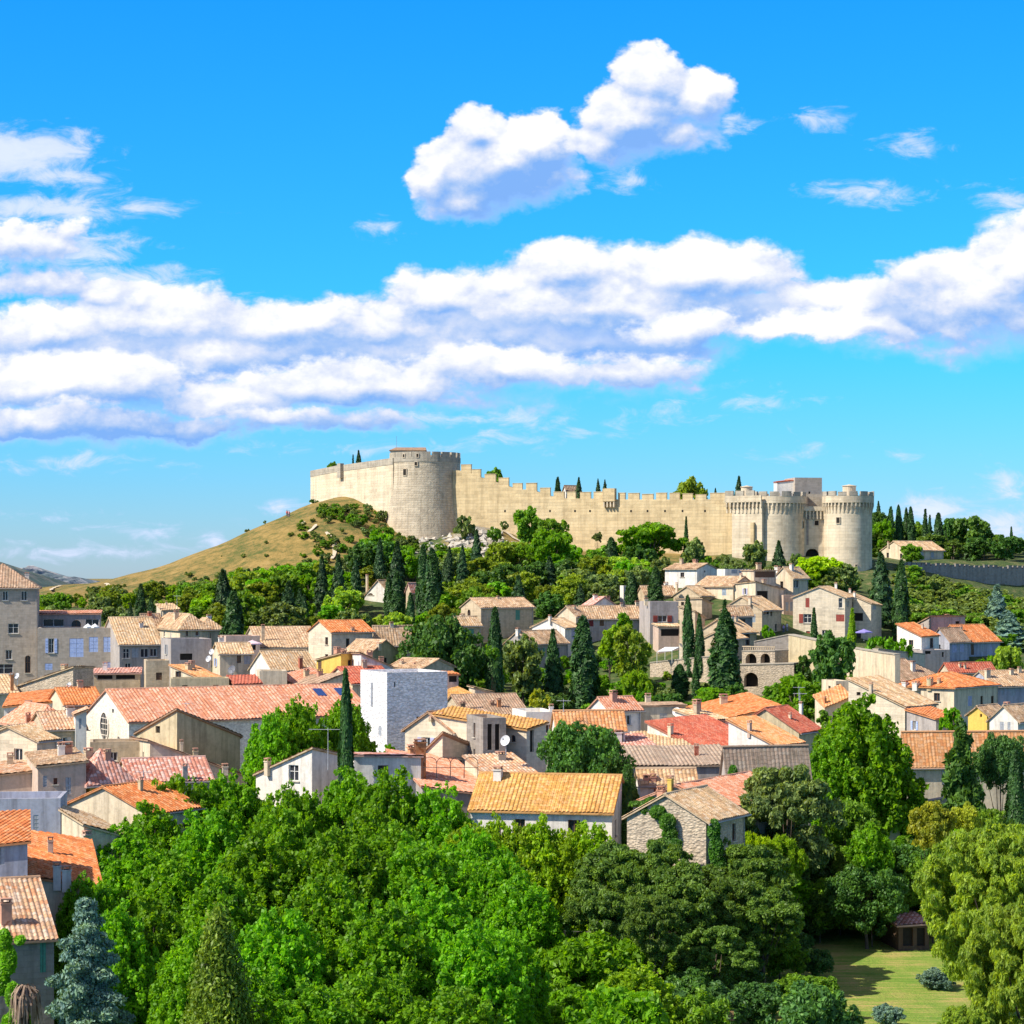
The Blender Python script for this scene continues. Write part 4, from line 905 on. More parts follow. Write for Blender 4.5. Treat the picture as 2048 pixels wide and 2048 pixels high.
# --- right side
hs('ochre villa with shallow gabled roof above the dark rampart',(1763,1812,1887),606,38,'gr',(1099,1082),wall='cream',roof='straw',win=[('R',1840,1847,1104,1115,'closed',GREY),('R',1862,1868,1104,1115,'closed',GREY)],chim=[(1777,1092,1082,5)])
hs('grey parapet house at the head of the orange roofed row',(1828,1862,1930),478,28,'plane',(1250,1232,1232),wall='grey',roof='tan')
hs('blue grey house row with long orange roof on the right slope',(1868,1935,2000),466,34,'gr',(1282,1250),wall='bluegrey',roof='orange',win=[('R',1942,1948,1288,1310,'closed',BROWN),('R',1962,1968,1288,1305,'closed',GREY),('R',1980,1984,1288,1308,'closed',LILAC)],chim=[(1898,1268,1256,6),(1922,1262,1250,6)])
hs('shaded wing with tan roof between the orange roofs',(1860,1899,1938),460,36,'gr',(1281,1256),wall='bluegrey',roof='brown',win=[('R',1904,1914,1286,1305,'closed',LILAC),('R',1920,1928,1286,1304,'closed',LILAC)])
hs('white walled house with bright orange roof at the garden wall',(1794,1843,1878),452,48,'plane',(1248,1272,1270),wall='white',roof='orange',win=[('R',1860,1867,1276,1296,'dark')],chim=[(1845,1258,1247,5)])
hs('low stone house front under the white walled orange house',(1836,1845,1900),446,20,'flat',(1300,),wall='grey',win=[('R',1850,1862,1302,1308,'opening'),('R',1884,1888,1304,1314,'opening')],wl=6)
hs('very broad tan hipped roof spreading below the garden wall',(1676,1752,1894),418,30,'hip',(1362,1318),wall='cream',roof='brown',chim=[(1826,1342,1321,10,'white'),(1771,1358,1345,3)])
hs('house with low red roof behind the broad orange hipped roof',(1880,1900,1990),412,22,'gr',(1342,1326),wall='cream',roof='red',chim=[(1920,1335,1324,6),(1930,1338,1326,5)])
hs('long house at the right edge with tan roof and three cream chimneys',(1930,1990,2080),392,24,'gr',(1371,1342),wall='bluegrey',roof='tan',win=[('R',2004,2008,1378,1390,'closed',GREY),('R',2021,2031,1378,1392,'closed',GREY)],chim=[(1975,1356,1336,12,'cream'),(2023,1350,1336,9,'cream'),(2039,1346,1333,8,'cream')])
hs('big house with orange hipped roof, cream front and blue grey side',(1790,1908,1996),372,50,'hip',(1374,1345),wall='cream',roof='orange',win=[('R',1936,1944,1392,1412,'closed',LILAC),('R',1961,1966,1392,1412,'dark'),('R',1982,1988,1392,1412,'dark')],chim=[(1860,1372,1353,14,'ochre'),(1878,1368,1355,8,'ochre'),(1832,1388,1361,16,'white'),(1810,1380,1360,14,'white')])
hs('tall stone house with sloping tan roof and lit rubble gable',(1697,1810,1873),345,52,'plane',(1358,1413,1407),wall='ivory',roof='straw',win=[('L',1713,1721,1384,1391,'opening'),('R',1820,1827,1419,1435,'closed',GREY),('R',1839,1843,1419,1434,'closed',GREY),('R',1858,1862,1419,1434,'closed',GREY)],chim=[(1742,1382,1364,9)])
hs('low wing with dark opening and terrace beside the tall stone house',(1668,1672,1700),362,14,'flat',(1362,),wall='cream',win=[('R',1673,1680,1368,1384,'opening')],wl=6)
hs('house with bare rust coloured roof left of the tall stone house',(1630,1650,1700),352,30,'plane',(1392,1412,1392),wall='cream',roof='apricot',chim=[(1650,1407,1392,6,'orange')])
hs('small low house with bright red roof behind the right plane tree',(1868,1872,1919),336,18,'plane',(1419,1437,1432),wall='grey',roof='orange',wl=9,chim=[(1908,1424,1414,8)])
hs('yellow gabled house at the right edge of the town',(1936,1974,2012),332,52,'gr',(1428,1412),wall='yellow',roof='tan',win=[('L',1960,1964,1428,1434,'opening')])
hs('white gabled house with a flaking front at the right edge',(1979,2036,2090),318,50,'gr',(1440,1411),wall='white',roof='tan',win=[('L',2000,2008,1444,1462,'closed',GREY),('L',2015,2021,1444,1462,'closed',GREY)])
hs('long low hall with salmon roof behind the dark conifers',(1800,1812,2110),292,6,'gr',(1519,1464),wall='cream',roof='apricot',win=[('R',1830,1843,1566,1600,'closed',LILAC),('R',1884,1896,1540,1570,'closed',GREY)],chim=[(1977,1480,1462,8,'orange')],per=.5)
# --- left side, far
hs('small ochre roofed house deep in the trees on the left',(320,326,358),470,18,'plane',(1208,1220,1219),wall='cream',roof='straw',wl=8,chim=[(333,1212,1201,4)])
hs('hipped house with terrace and hedge on the left',(380,398,446),448,20,'hip',(1256,1236),wall='cream',roof='tan',wl=10)
hs('tan gabled house left of the hipped house',(268,296,332),452,38,'gr',(1262,1228),wall='grey',roof='tan',chim=[(299,1232,1222,8,'red')])
hs('house with broad hipped tan roof and pale walls on the left',(300,360,420),440,24,'hip',(1256,1227),wall='cream',roof='tan',win=[('R',372,376,1262,1272,'dark'),('R',391,398,1262,1272,'window')])
hs('tall stone tower house with pyramid roof at the left edge',(-92,-70,75),412,10,'hip',(1173,1128),wall='palace',roof='brown',wl=13,
   win=[('R',5,16,1182,1201,'window'),('R',42,54,1182,1201,'window'),('R',16,37,1247,1267,'window'),('R',11,24,1300,1319,'window'),('R',50,61,1311,1346,'arch'),('R',-10,26,1328,1348,'window')],cat='tower house',ov=.5)
hs('upper storey with gothic window set back on the palace terrace',(70,74,200),424,8,'plane',(1222,1228,1227),wall='grey',roof='salmon',wl=6,win=[('R',86,128,1238,1253,'window'),('R',143,162,1240,1256,'arch'),('R',171,198,1238,1255,'window')],name='palace_storey',cat='palace wing')
hs('grey palace wing with lilac shutters beside the tower house',(70,75,238),408,8,'flat',(1256,),wall='palace',wl=9,
   win=[('R',97,108,1277,1306,'open',BLUE),('R',139,167,1277,1314,'closed',BLUE),('R',178,196,1274,1304,'closed',BLUE),('R',207,224,1274,1304,'closed',BLUE),('R',90,105,1327,1340,'closed',BLUE),('R',208,224,1324,1338,'closed',LILAC)],name='palace_wing',cat='palace wing')
hs('house with steep tan roof and row of windows right of the palace wing',(200,239,322),404,24,'gr',(1287,1235),wall='grey',roof='straw',win=[('R',246,259,1297,1317,'window'),('R',264,277,1297,1315,'closed',GREY),('R',281,297,1297,1315,'window'),('R',300,314,1297,1313,'window'),('R',250,262,1326,1336,'window')])
hs('square stone house block with dark wide opening and white dishes',(322,342,423),384,20,'flat',(1278,),wall='grey',win=[('R',360,385,1307,1320,'opening'),('R',350,363,1342,1355,'opening')])
hs('low roofs with awning terrace right of the stone block',(425,440,505),380,18,'gr',(1306,1286),wall='cream',roof='straw',win=[('R',474,482,1309,1326,'dark'),('R',488,500,1309,1328,'closed',GREY)])
hs('terrace house under the pink parasol on the left',(440,452,520),396,16,'flat',(1272,),wall='pinkish',wl=7,win=[('R',478,512,1288,1300,'opening')])
hs('wide tan roofed house with tall chimney below the dark pines',(484,520,640),402,14,'gr',(1294,1254),wall='cream',roof='tan',chim=[(526,1282,1248,8,'beige')])
hs('house with orange roof, parapet and bare stone front in the middle left',(617,663,745),396,32,'gr',(1263,1241),wall='ivory',roof='orange',win=[('R',692,699,1277,1295,'dark')],chim=[(705,1262,1253,8)])
hs('tan roofed house with two chimneys right of the orange roofed one',(742,752,828),404,18,'gr',(1284,1252),wall='beige',roof='tan',chim=[(783,1254,1243,9),(818,1262,1250,8)])
hs('house with straw roof and dark olive gable in the middle left',(684,740,800),386,52,'gl',(1307,1280),wall='ochre',roof='tan',chim=[(758,1292,1284,10)])
hs('house with pale tiled roof and white gable left of the red chimney',(500,545,634),370,34,'gr',(1339,1302),wall='white',roof='straw',chim=[(601,1337,1312,9,'red')])
hs('beige plastered block in front of the pale tiled roof',(515,519,574),352,10,'flat',(1342,),wall='cream',wl=6)
hs('flat terrace with yellow wall and white parapets in the middle left',(633,682,722),366,50,'plane',(1319,1306,1306),wall='yellow',roof='tan',win=[('L',636,643,1320,1338,'closed',BROWN)])
hs('white sloping party wall house right of the yellow terrace',(716,722,786),360,14,'plane',(1307,1307,1334),wall='white',roof='brown',wl=9)
hs('gabled house with tan roof and olive gable behind the white tower',(775,845,908),362,56,'gl',(1336,1318),wall='beige',roof='tan',chim=[(803,1330,1318,9),(828,1330,1324,6)])
hs('house with rose tiled roof right of the red chimney',(560,600,660),352,30,'plane',(1352,1372,1356),wall='cream',roof='salmon')
hs('house with brown tiled roof left of the white tower',(574,640,690),346,34,'plane',(1372,1366,1346),wall='cream',roof='brown',wl=13)
hs('house with brick red roof just behind the white tower',(650,705,790),352,24,'gr',(1366,1334),wall='cream',roof='red')
hs('little open shed with orange roof on the right of the white tower',(880,895,917),344,20,'plane',(1343,1348,1348),wall='grey',roof='orange',win=[('R',898,914,1350,1364,'opening')])
hs('garden shed with tan roof among the palms right of the white tower',(938,950,985),340,22,'plane',(1372,1375,1384),wall='cream',roof='straw')
hs('house with yellow tiled roof right of the white tower',(893,905,955),334,20,'plane',(1380,1412,1396),wall='cream',roof='golden',wl=14)
hs('long low house with dusty pink roof right of the white tower',(880,930,1056),328,22,'gr',(1428,1390),wall='beige',roof='brown',chim=[(925,1420,1402,12,'brown'),(984,1412,1400,10,'brown'),(998,1415,1395,9,'orange')])
# --- left side, nearer
hs('small gabled stone barn with rough tan roof in the left foreground of the palace',(36,146,187),352,62,'plane',(1371,1334,1334),wall='rubble',roof='straw')
hs('long shed with red brown roof and dark open front below the palace',(184,188,280),362,8,'plane',(1337,1347,1346),wall='beige',roof='pink',wl=6,win=[('R',195,225,1349,1358,'opening'),('R',232,270,1349,1358,'opening')])
hs('weathered grey block with brown door right of the dark open shed',(284,292,339),358,12,'flat',(1321,),wall='beige',win=[('R',312,324,1345,1360,'door',BROWN)],wl=6)
hs('house with smooth orange lean-to roof below the wide dark opening',(341,396,442),352,46,'plane',(1330,1354,1354),wall='cream',roof='apricot',win=[('L',351,362,1342,1355,'dark')],per=.5)
hs('stained low wall house behind the great chapel roof',(337,342,458),340,10,'flat',(1357,),wall='ochre',wl=5)
hs('low house with red roof and white sill behind the chapel roof',(456,470,522),340,16,'plane',(1352,1368,1366),wall='white',roof='red')
hs('small house with straw roof and red chimney at the left edge',(-60,-20,36),350,20,'gr',(1386,1350),wall='cream',roof='straw',chim=[(24,1357,1345,8,'orange')])
hs('white house with orange roof and two small windows at the left edge',(4,8,118),318,8,'plane',(1388,1413,1402),wall='white',roof='orange',wl=13,win=[('R',17,25,1423,1437,'window'),('R',32,40,1425,1437,'window')],chim=[(57,1428,1400,17,'white')])
hs('house with glowing orange hipped roof left of the chapel',(96,130,206),312,24,'gr',(1408,1376),wall='cream',roof='orange')
hs('broad low roof of faded tiles between the orange roofs and the chapel',(0,70,150),296,30,'hip',(1452,1408),wall='beige',roof='salmon',chim=[(56,1446,1424,11,'salmon')])
hs('house with ribbed tan hip roof next to the chapel buttress',(60,92,172),290,22,'gr',(1458,1424),wall='beige',roof='mixed')
def nave_extra(th,tow,wl,wr,zf,fR,fL):
    # dark solar panels lying on the roof
    for px0,px1 in ((631,648),(674,690)):
        m=MB(); b=wl*.36
        a0,a1=[ (kx(p)*(tow(0,b)[1])-tow(0,b)[0])/(fR.d.x-kx(p)*fR.d.y) for p in (px0,px1)]
        P=[(a0,b-1.1),(a1,b-1.1),(a1,b+1.1),(a0,b+1.1)]; m.poly([(*tow(*q),zf(*q)+.16) for q in P]); m.poly([(*tow(*q),zf(*q)+.05) for q in P][::-1])
        for i in range(4): j=(i+1)%4; m.poly([(*tow(*P[i]),zf(*P[i])+.05),(*tow(*P[j]),zf(*P[j])+.05),(*tow(*P[j]),zf(*P[j])+.16),(*tow(*P[i]),zf(*P[i])+.16)])
        m.build('solar_panel',plain('solar',(.03,.07,.22),.25),th)
    # round-headed oval window in the gable
    cx_=fL.a_of(209.5); zc=fL.z_of(1453,cx_); rx=(fL.a_of(217)-fL.a_of(202))/2; rz_=(fL.z_of(1425,cx_)-fL.z_of(1481,cx_))/2
    m=MB(); n=28; P=[(cx_+rx*math.cos(2*math.pi*i/n),zc+rz_*math.sin(2*math.pi*i/n)) for i in range(n)]
    m.poly([fL.pt(a,z,.03) for a,z in P]); w=m.build('rose_window',glass_mat(),th)
    m=MB(); Q=[(cx_+(rx+.32)*math.cos(2*math.pi*i/n),zc+(rz_+.32)*math.sin(2*math.pi*i/n)) for i in range(n)]
    for i in range(n): j=(i+1)%n; m.poly([fL.pt(*P[i],.14),fL.pt(*P[j],.14),fL.pt(*Q[j],.14),fL.pt(*Q[i],.14)]); m.poly([fL.pt(*P[i],.03),fL.pt(*P[j],.03),fL.pt(*P[j],.14),fL.pt(*P[i],.14)]); m.poly([fL.pt(*Q[i],.0),fL.pt(*Q[j],.0),fL.pt(*Q[j],.14),fL.pt(*Q[i],.14)])
    for t in (-.33,.33): m.poly([fL.pt(cx_+rx*t-.05,zc-rz_*.93,.06),fL.pt(cx_+rx*t+.05,zc-rz_*.93,.06),fL.pt(cx_+rx*t+.05,zc+rz_*.93,.06),fL.pt(cx_+rx*t-.05,zc+rz_*.93,.06)])
    for t in (-.6,-.2,.2,.6): m.poly([fL.pt(cx_-rx*.8,zc+rz_*t-.05,.07),fL.pt(cx_+rx*.8,zc+rz_*t-.05,.07),fL.pt(cx_+rx*.8,zc+rz_*t+.05,.07),fL.pt(cx_-rx*.8,zc+rz_*t+.05,.07)])
    m.build('tracery',SM['white'](),w)
hs('long white chapel with salmon tiled roof and oval rose window in its gable',(172,258,745),292,27,'gr',(1442,1379),wall='chapel',roof='salmon',name='chapel',cat='chapel',extra=nave_extra,win=[('L',224,228,1418,1426,'opening')],per=.5)
hs('narrow white stair turret on the left corner of the chapel',(148,151,173),290,14,'plane',(1424,1429,1420),wall='white',roof='mixed',win=[('R',158,163,1437,1458,'closed',GREY)],wl=4)
def tw_extra(th,tow,wl,wr,zf,fR,fL):
    a=fL.a_of(744.5); m=MB(); m.box(fL.pt(a,(fL.z_of(1365,a)+fL.z_of(1412,a))/2,.06),(.35,.2,fL.z_of(1365,a)-fL.z_of(1412,a)),math.atan2(fL.d.y,fL.d.x)); m.build('drain_pipe',paint(GREY),th)
hs('tall whitewashed rubble tower standing over the chapel roof',(721,774,895),286,24,'flat',(1345,),wall='towerwhite',name='white_tower',cat='tower',win=[('R',833,845,1433,1457,'opening'),('R',788,791,1364,1374,'opening'),('L',757,763,1452,1472,'closed',GREY)],extra=tw_extra)
hs('old stone house with lit left wall in front of the chapel nave',(273,354,480),268,44,'plane',(1467,1420,1472),wall='ochre',roof='brown',win=[('L',311,320,1452,1466,'opening')])
hs('grey stone courtyard wall house below the chapel gable',(144,180,299),264,10,'flat',(1484,),wall='beige',win=[('R',218,235,1504,1522,'window')],wl=5)
hs('house with long rough tan roof slanting down below the old stone house',(292,300,494),256,16,'plane',(1476,1482,1552),wall='cream',roof='mixed',wl=17,chim=[(391,1522,1495,12,'ochre'),(450,1545,1526,14,'ivory'),(363,1492,1478,3)])
hs('stone house with blue black window and skylights at the left edge',(-40,74,113),248,62,'gr',(1480,1452),wall='ivory',roof='straw',win=[('L',28,45,1497,1524,'window')])
hs('low roof with skylights in front of the stone house at the left edge',(-60,-30,72),240,14,'plane',(1528,1552,1541),wall='pinkish',roof='mixed',wl=9)
hs('shaded plaster house with tan roof and narrow windows on the left',(70,76,172),236,18,'plane',(1506,1532,1522),wall='pinkish',roof='tan',wl=10,win=[('R',107,115,1556,1569,'dark'),('R',131,142,1555,1588,'closed',GREY),('R',86,94,1552,1574,'closed',GREY)])
hs('house with rose hipped roof and yellow wall below the courtyard',(140,180,262),238,34,'hip',(1556,1500),wall='yellow',roof='pink',ov=.7)
hs('house with wide pale pink roof behind the front plane trees',(232,262,424),243,20,'gr',(1562,1518),wall='cream',roof='pink',chim=[(370,1562,1526,12,'grey')])
hs('cream gabled house with orange roof at the left edge of the plane trees',(122,296,400),218,58,'gr',(1625,1573),wall='cream',roof='orange',chim=[(281,1582,1553,11,'ochre')],win=[])
hs('lower house with mossy straw roof in front of the orange gable',(100,168,254),206,42,'plane',(1606,1648,1672),wall='cream',roof='straw',chim=[(174,1695,1660,19,'pinkish')])
hs('blue grey house wall with red coping on the left',(-60,-40,121),208,6,'flat',(1598,),wall='bluegrey',win=[('R',67,77,1630,1662,'closed',GREY)],wl=7)
hs('house with glowing orange roof and three tall chimneys on the left',(40,60,200),182,14,'plane',(1662,1752,1772),wall='cream',roof='orange',wl=13,chim=[(101,1708,1672,13,'pinkish'),(114,1762,1722,19,'white'),(133,1778,1730,22,'white')])
hs('pale blue house with orange roof at the left edge',(-70,-50,55),176,12,'plane',(1632,1692,1682),wall='bluegrey',roof='orange',wl=9,win=[('R',-6,9,1688,1730,'closed',GREY)])
hs('shaded house with old red brown tile roof at the lower left',(-60,-48,108),160,22,'gr',(1880,1762),wall='darkstone',roof='mixed',wl=13,win=[('R',80,92,1875,1945,'closed',GREEN)],chim=[(12,1850,1795,26,'salmon')],per=.36)
# --- middle foreground
hs('white lean-to house with french window behind the plane trees',(512,624,692),248,56,'plane',(1548,1497,1512),wall='white',roof='straw',win=[('L',577,597,1530,1562,'window')],chim=[(535,1540,1515,14,'cream')])
hs('old stone house with long tan roof stepping up to the right',(810,905,1010),262,56,'gr',(1462,1424),wall='ivory',roof='mixed',chim=[(862,1448,1432,9,'ochre'),(884,1440,1424,9,'orange')])
hs('ruined lit gable with bare chapel arch in the middle foreground',(852,885,962),256,54,'plane',(1500,1468,1500),wall='ivory',roof='mixed',wl=None)
hs('tall roofless stone block with dark slots in the middle foreground',(958,966,1012),254,16,'flat',(1436,),wall='darkstone',win=[('R',975,984,1448,1500,'opening'),('R',990,999,1448,1500,'opening')],wl=7)
hs('stone house with yellow tiled roof and small arched niche in the middle',(1008,1053,1092),256,54,'plane',(1428,1458,1444),wall='ivory',roof='golden',win=[('L',1022,1031,1470,1484,'arch'),('R',1060,1068,1460,1504,'opening')],wl=13)
hs('white terrace house with wide window left of the apricot roof',(1046,1052,1114),276,12,'flat',(1424,),wall='white',win=[('R',1086,1110,1449,1467,'window')],wl=8,chim=[(1125,1424,1407,10,'white')])
hs('house with apricot tiled roof behind the round dark oak',(1104,1114,1250),272,10,'gr',(1455,1422),wall='white',roof='apricot',win=[('R',1236,1246,1460,1490,'opening')])
hs('tall shaded house with white gable and rose roof behind the apricot roof',(1178,1218,1282),296,34,'gr',(1419,1395),wall='white',roof='salmon')
hs('long tan hut roof behind the white dish on the right of the oak',(1278,1282,1370),300,10,'plane',(1406,1412,1410),wall='cream',roof='brown',wl=7)
hs('white house with open tan canopy roof and dish in the right middle',(1350,1410,1458),296,46,'plane',(1420,1440,1438),wall='white',roof='straw',win=[('R',1414,1450,1444,1455,'opening')])
hs('long house with glowing orange roof among the right middle roofs',(1425,1440,1560),308,12,'plane',(1413,1440,1412),wall='cream',roof='orange',wl=15)
hs('house with brick red roof and ochre gable in the right middle',(1466,1598,1640),292,58,'gr',(1462,1416),wall='ochre',roof='red',chim=[(1580,1438,1424,4),(1602,1430,1402,9,'white')])
hs('house with white party wall and orange red roof in the right middle',(1457,1553,1606),278,52,'plane',(1440,1491,1483),wall='white',roof='apricot',chim=[(1499,1462,1440,10,'pinkish')])
hs('house with dark brown red roof in the right middle',(1295,1400,1515),280,48,'plane',(1444,1498,1483),wall='white',roof='red',chim=[(1341,1468,1446,12,'cream')])
hs('low house with pale straw roof left of the brown red roof',(1250,1264,1390),274,12,'plane',(1468,1504,1498),wall='white',roof='straw',wl=12,chim=[(1273,1478,1466,10,'white')])
hs('low house with speckled salmon roof right of the dark oak',(1224,1234,1320),268,10,'plane',(1470,1502,1500),wall='white',roof='pink',wl=10)
hs('long low building with striped grey brown roof and shaded front',(1256,1262,1475),252,6,'plane',(1494,1532,1529),wall='grey',roof='stripe',wl=11,chim=[(1393,1512,1486,10,'red')],per=.46)
hs('striped roof wing turning toward the camera beside the long low building',(1440,1458,1622),244,14,'gr',(1575,1494),wall='grey',roof='stripe',per=.46)
hs('low house with white streaked pale tiles behind the twin clay chimneys',(1272,1280,1392),240,8,'gr',(1562,1538),wall='white',roof='straw',chim=[(1292,1562,1548,14,'salmon'),(1306,1562,1546,14,'salmon')])
hs('stone house with rose tiled roof and dark ivy side wall',(1266,1440,1486),222,60,'gr',(1614,1570),wall='grey',roof='salmon',chim=[(1341,1590,1550,14,'yellow')],wr=17)
hs('lower rubble house with straw roof and ivy on its lit gable',(1254,1412,1447),208,62,'gr',(1640,1588),wall='rubble',roof='straw',wr=9)
def yr_extra(th,tow,wl,wr,zf,fR,fL):
    m=MB(); z0=fL.z_of(1626,fL.w/2)
    for i in range(60):
        a=.3+(fL.w-.6)*i/59; m.box(fL.pt(a,z0-.05,.04),(.12,.08,.12),math.atan2(fL.d.y,fL.d.x))
    m.build('eaves_moulding',SM['white'](),th)
hs('white house with large golden yellow tiled roof in the foreground',(941,1224,1256),222,78,'gl',(1621,1551),wall='white',roof='golden',win=[('L',1136,1160,1640,1672,'dark'),('L',1030,1050,1638,1672,'dark'),('L',990,1002,1648,1672,'dark')],chim=[(996,1560,1531,24,'white')],extra=yr_extra,per=.40)
hs('white flat fronted house with pink coping behind the plane trees',(700,708,842),242,8,'plane',(1506,1510,1512),wall='white',roof='pink',wl=3)
hs('house with broad rose roof and iron pergola in the foreground',(838,845,985),240,16,'plane',(1500,1572,1590),wall='grey',roof='salmon',wl=16,chim=[(840,1500,1477,26,'orange'),(753,1512,1488,36,'apricot')])
hs('low house with tumbled tan and white tiles behind the golden roof',(930,985,1080),246,26,'plane',(1512,1556,1552),wall='ivory',roof='mixed')
gwall('grey rubble garden wall with tiled coping on the right',1795,262,1925,268,[(1795,1640),(1815,1618),(1850,1606),(1925,1592)],0,.7,'rubble')
hs('low tiled lean-to roof beside the grey rubble garden wall',(1728,1740,1800),256,10,'plane',(1622,1648,1640),wall='cream',roof='stripe',wl=7)
hs('small garden hut with red tiled roof at the edge of the lawn',(1790,1797,1858),222,10,'plane',(1828,1850,1846),wall='shed',roof='pink',wl=5,win=[('R',1806,1826,1856,1892,'opening'),('R',1834,1850,1856,1892,'opening')],name='garden_hut',cat='hut')
gwall('sunlit ochre garden wall seen through the gap under the pines',1130,196,1216,200,1862,1866,.5,'ivory',cop=False)
# ---------------------------------------------------------------- plants
def leaf_mat(name,c,var=.45,warm=(1.45,1.3,.9),trans=.35,scale=.5):
    if name in MATS: return MATS[name]
    m=bpy.data.materials.new(name); m.use_nodes=True; m.node_tree.nodes.clear(); b=NB(m.node_tree)
    out=b.new('ShaderNodeOutputMaterial'); geo=b.new('ShaderNodeNewGeometry'); oi=b.new('ShaderNodeObjectInfo'); tcn=b.new('ShaderNodeTexCoord')
    col=b.ramp(geo.outputs['Random Per Island'],[(0,tuple(x*(1-var) for x in c)),(.5,c),(1,tuple(x*y for x,y in zip(c,warm)))])
    nz=b.noise(tcn.outputs['Object'],scale,3,.6); col=b.mix(.6,col,b.mix(1,col,b.ramp(nz,[(.34,(.55,.70,.8)),(.5,(1,1,1)),(.66,(1.5,1.4,1.0))]),'MULTIPLY'))
    hs_=b.new('ShaderNodeHueSaturation'); b.l.new(col,hs_.inputs['Color'])
    b.l.new(b.math('MULTIPLY_ADD',oi.outputs['Random'],.016,.490),hs_.inputs['Hue']); b.l.new(b.math('MULTIPLY_ADD',oi.outputs['Random'],.35,.88),hs_.inputs['Value'])
    col=hs_.outputs[0]
    p=b.new('ShaderNodeBsdfPrincipled'); b.l.new(col,p.inputs['Base Color']); p.inputs['Roughness'].default_value=.5; p.inputs['Specular IOR Level'].default_value=.3
    t=b.new('ShaderNodeBsdfTranslucent'); b.l.new(b.mix(1,col,(1.5,1.35,.35),'MULTIPLY'),t.inputs[0])
    mx=b.new('ShaderNodeMixShader'); mx.inputs[0].default_value=trans; b.l.new(p.outputs[0],mx.inputs[1]); b.l.new(t.outputs[0],mx.inputs[2]); b.l.new(mx.outputs[0],out.inputs[0])
    MATS[name]=m; return m
LM={'plane':((.165,.390,.013),.5),'oak':((.165,.335,.030),.45),'dark':((.080,.190,.036),.36),'holm':((.080,.190,.050),.35),'pine':((.230,.320,.026),.4),'pinedk':((.13,.245,.040),.38),
    'cyp':((.044,.115,.030),.22),'fir':((.046,.105,.038),.22),'light':((.26,.46,.018),.5),'lime':((.34,.52,.012),.5),'olive':((.185,.270,.085),.35),'ash':((.31,.47,.06),.5),'yellow':((.36,.42,.04),.42),
    'spruce':((.15,.26,.22),.2),'yew':((.15,.25,.022),.3),'scrub':((.20,.28,.065),.35),'ivy':((.070,.20,.018),.4)}
def LMAT(k): c,t=LM[k]; return leaf_mat('leaves_'+k,c,trans=t)
def bark(): return plain('bark',(.13,.10,.075),.95,0,.45)
def leafmesh(name,C,N,S,asp,mat,down=None):
    n=len(C); N=N/np.linalg.norm(N,axis=1,keepdims=True)
    if down is None: T=RNG.normal(size=(n,3))
    else: T=RNG.normal(size=(n,3))*.35+np.array(down)
    U=np.cross(N,T); U/=np.linalg.norm(U,axis=1,keepdims=True)+1e-9; Vv=np.cross(N,U)
    s=S[:,None]; bend=N*s*.25
    V=np.stack([C-Vv*s*asp, C+U*s*.62+bend*.0, C+Vv*s*asp-bend, C-U*s*.62],1).reshape(-1,3)
    me=bpy.data.meshes.new(name); me.vertices.add(4*n); me.vertices.foreach_set('co',V.astype(np.float32).ravel())
    me.loops.add(4*n); me.loops.foreach_set('vertex_index',np.arange(4*n,dtype=np.int32))
    me.polygons.add(n); me.polygons.foreach_set('loop_start',np.arange(0,4*n,4,dtype=np.int32)); me.polygons.foreach_set('loop_total',np.full(n,4,dtype=np.int32))
    me.update(calc_edges=True); me.materials.append(mat); return me
def on_lobes(L,n,rmin=.72,upb=.35):
    """L: rows cx,cy,cz,rx,ry,rz; leaves on the outer parts of each lobe"""
    L=np.array(L); w=(L[:,3]*L[:,5]); k=RNG.choice(len(L),n,p=w/w.sum()); d=RNG.normal(size=(n,3)); d[:,2]+=upb; d/=np.linalg.norm(d,axis=1,keepdims=True)
    r=rmin+(1.08-rmin)*RNG.random(n)**.6; C=L[k,:3]+d*L[k,3:6]*r[:,None]
    N=d/L[k,3:6]; N/=np.linalg.norm(N,axis=1,keepdims=True); N=N+RNG.normal(size=(n,3))*.95+np.array([0,0,.30]); return C,N,k
def sub(L,k=6,f=.46,q=.85):
    out=[]
    for (x,y,z,a,b,c) in L:
        for i in range(k):
            d=RNG.normal(size=3); d[2]+=.25; d/=np.linalg.norm(d); g=f*(.7+.6*RNG.random())
            out.append((x+d[0]*a*q,y+d[1]*b*q,z+d[2]*c*q,a*g,b*g,c*g))
    return out
def trunk_mesh(name,H,r,limbs,lean=0):
    m=MB(); p=Vector((0,0,-.6)); z=[0,.3,.55,.8]
    pts=[Vector((0,0,-.8)),Vector((.02*H,.01*H,H*.22)),Vector((-.01*H,.02*H,H*.45)),Vector((.02*H,-.01*H,H*.7))]
    rr=[r,r*.8,r*.6,r*.3]
    for i in range(3): m.tube(pts[i],pts[i+1],rr[i],rr[i+1],8,False)
    for (x,y,zz) in limbs:
        s=pts[1].lerp(pts[2],random.random()*.8); e=Vector((x,y,zz)); md=s.lerp(e,.5)+Vector((0,0,-.05*H))
        m.tube(s,md,r*.42,r*.26,6,False); m.tube(md,e,r*.26,r*.08,6,False)
    me=bpy.data.meshes.new(name); me.from_pydata([tuple(v) for v in m.v],[],m.f); me.materials.append(bark()); me.polygons.foreach_set('use_smooth',[True]*len(me.polygons)); return me
PROTO={}
def proto(kind,W_,H_,crown,trunk): PROTO.setdefault(kind,[]).append((W_,H_,crown,trunk))
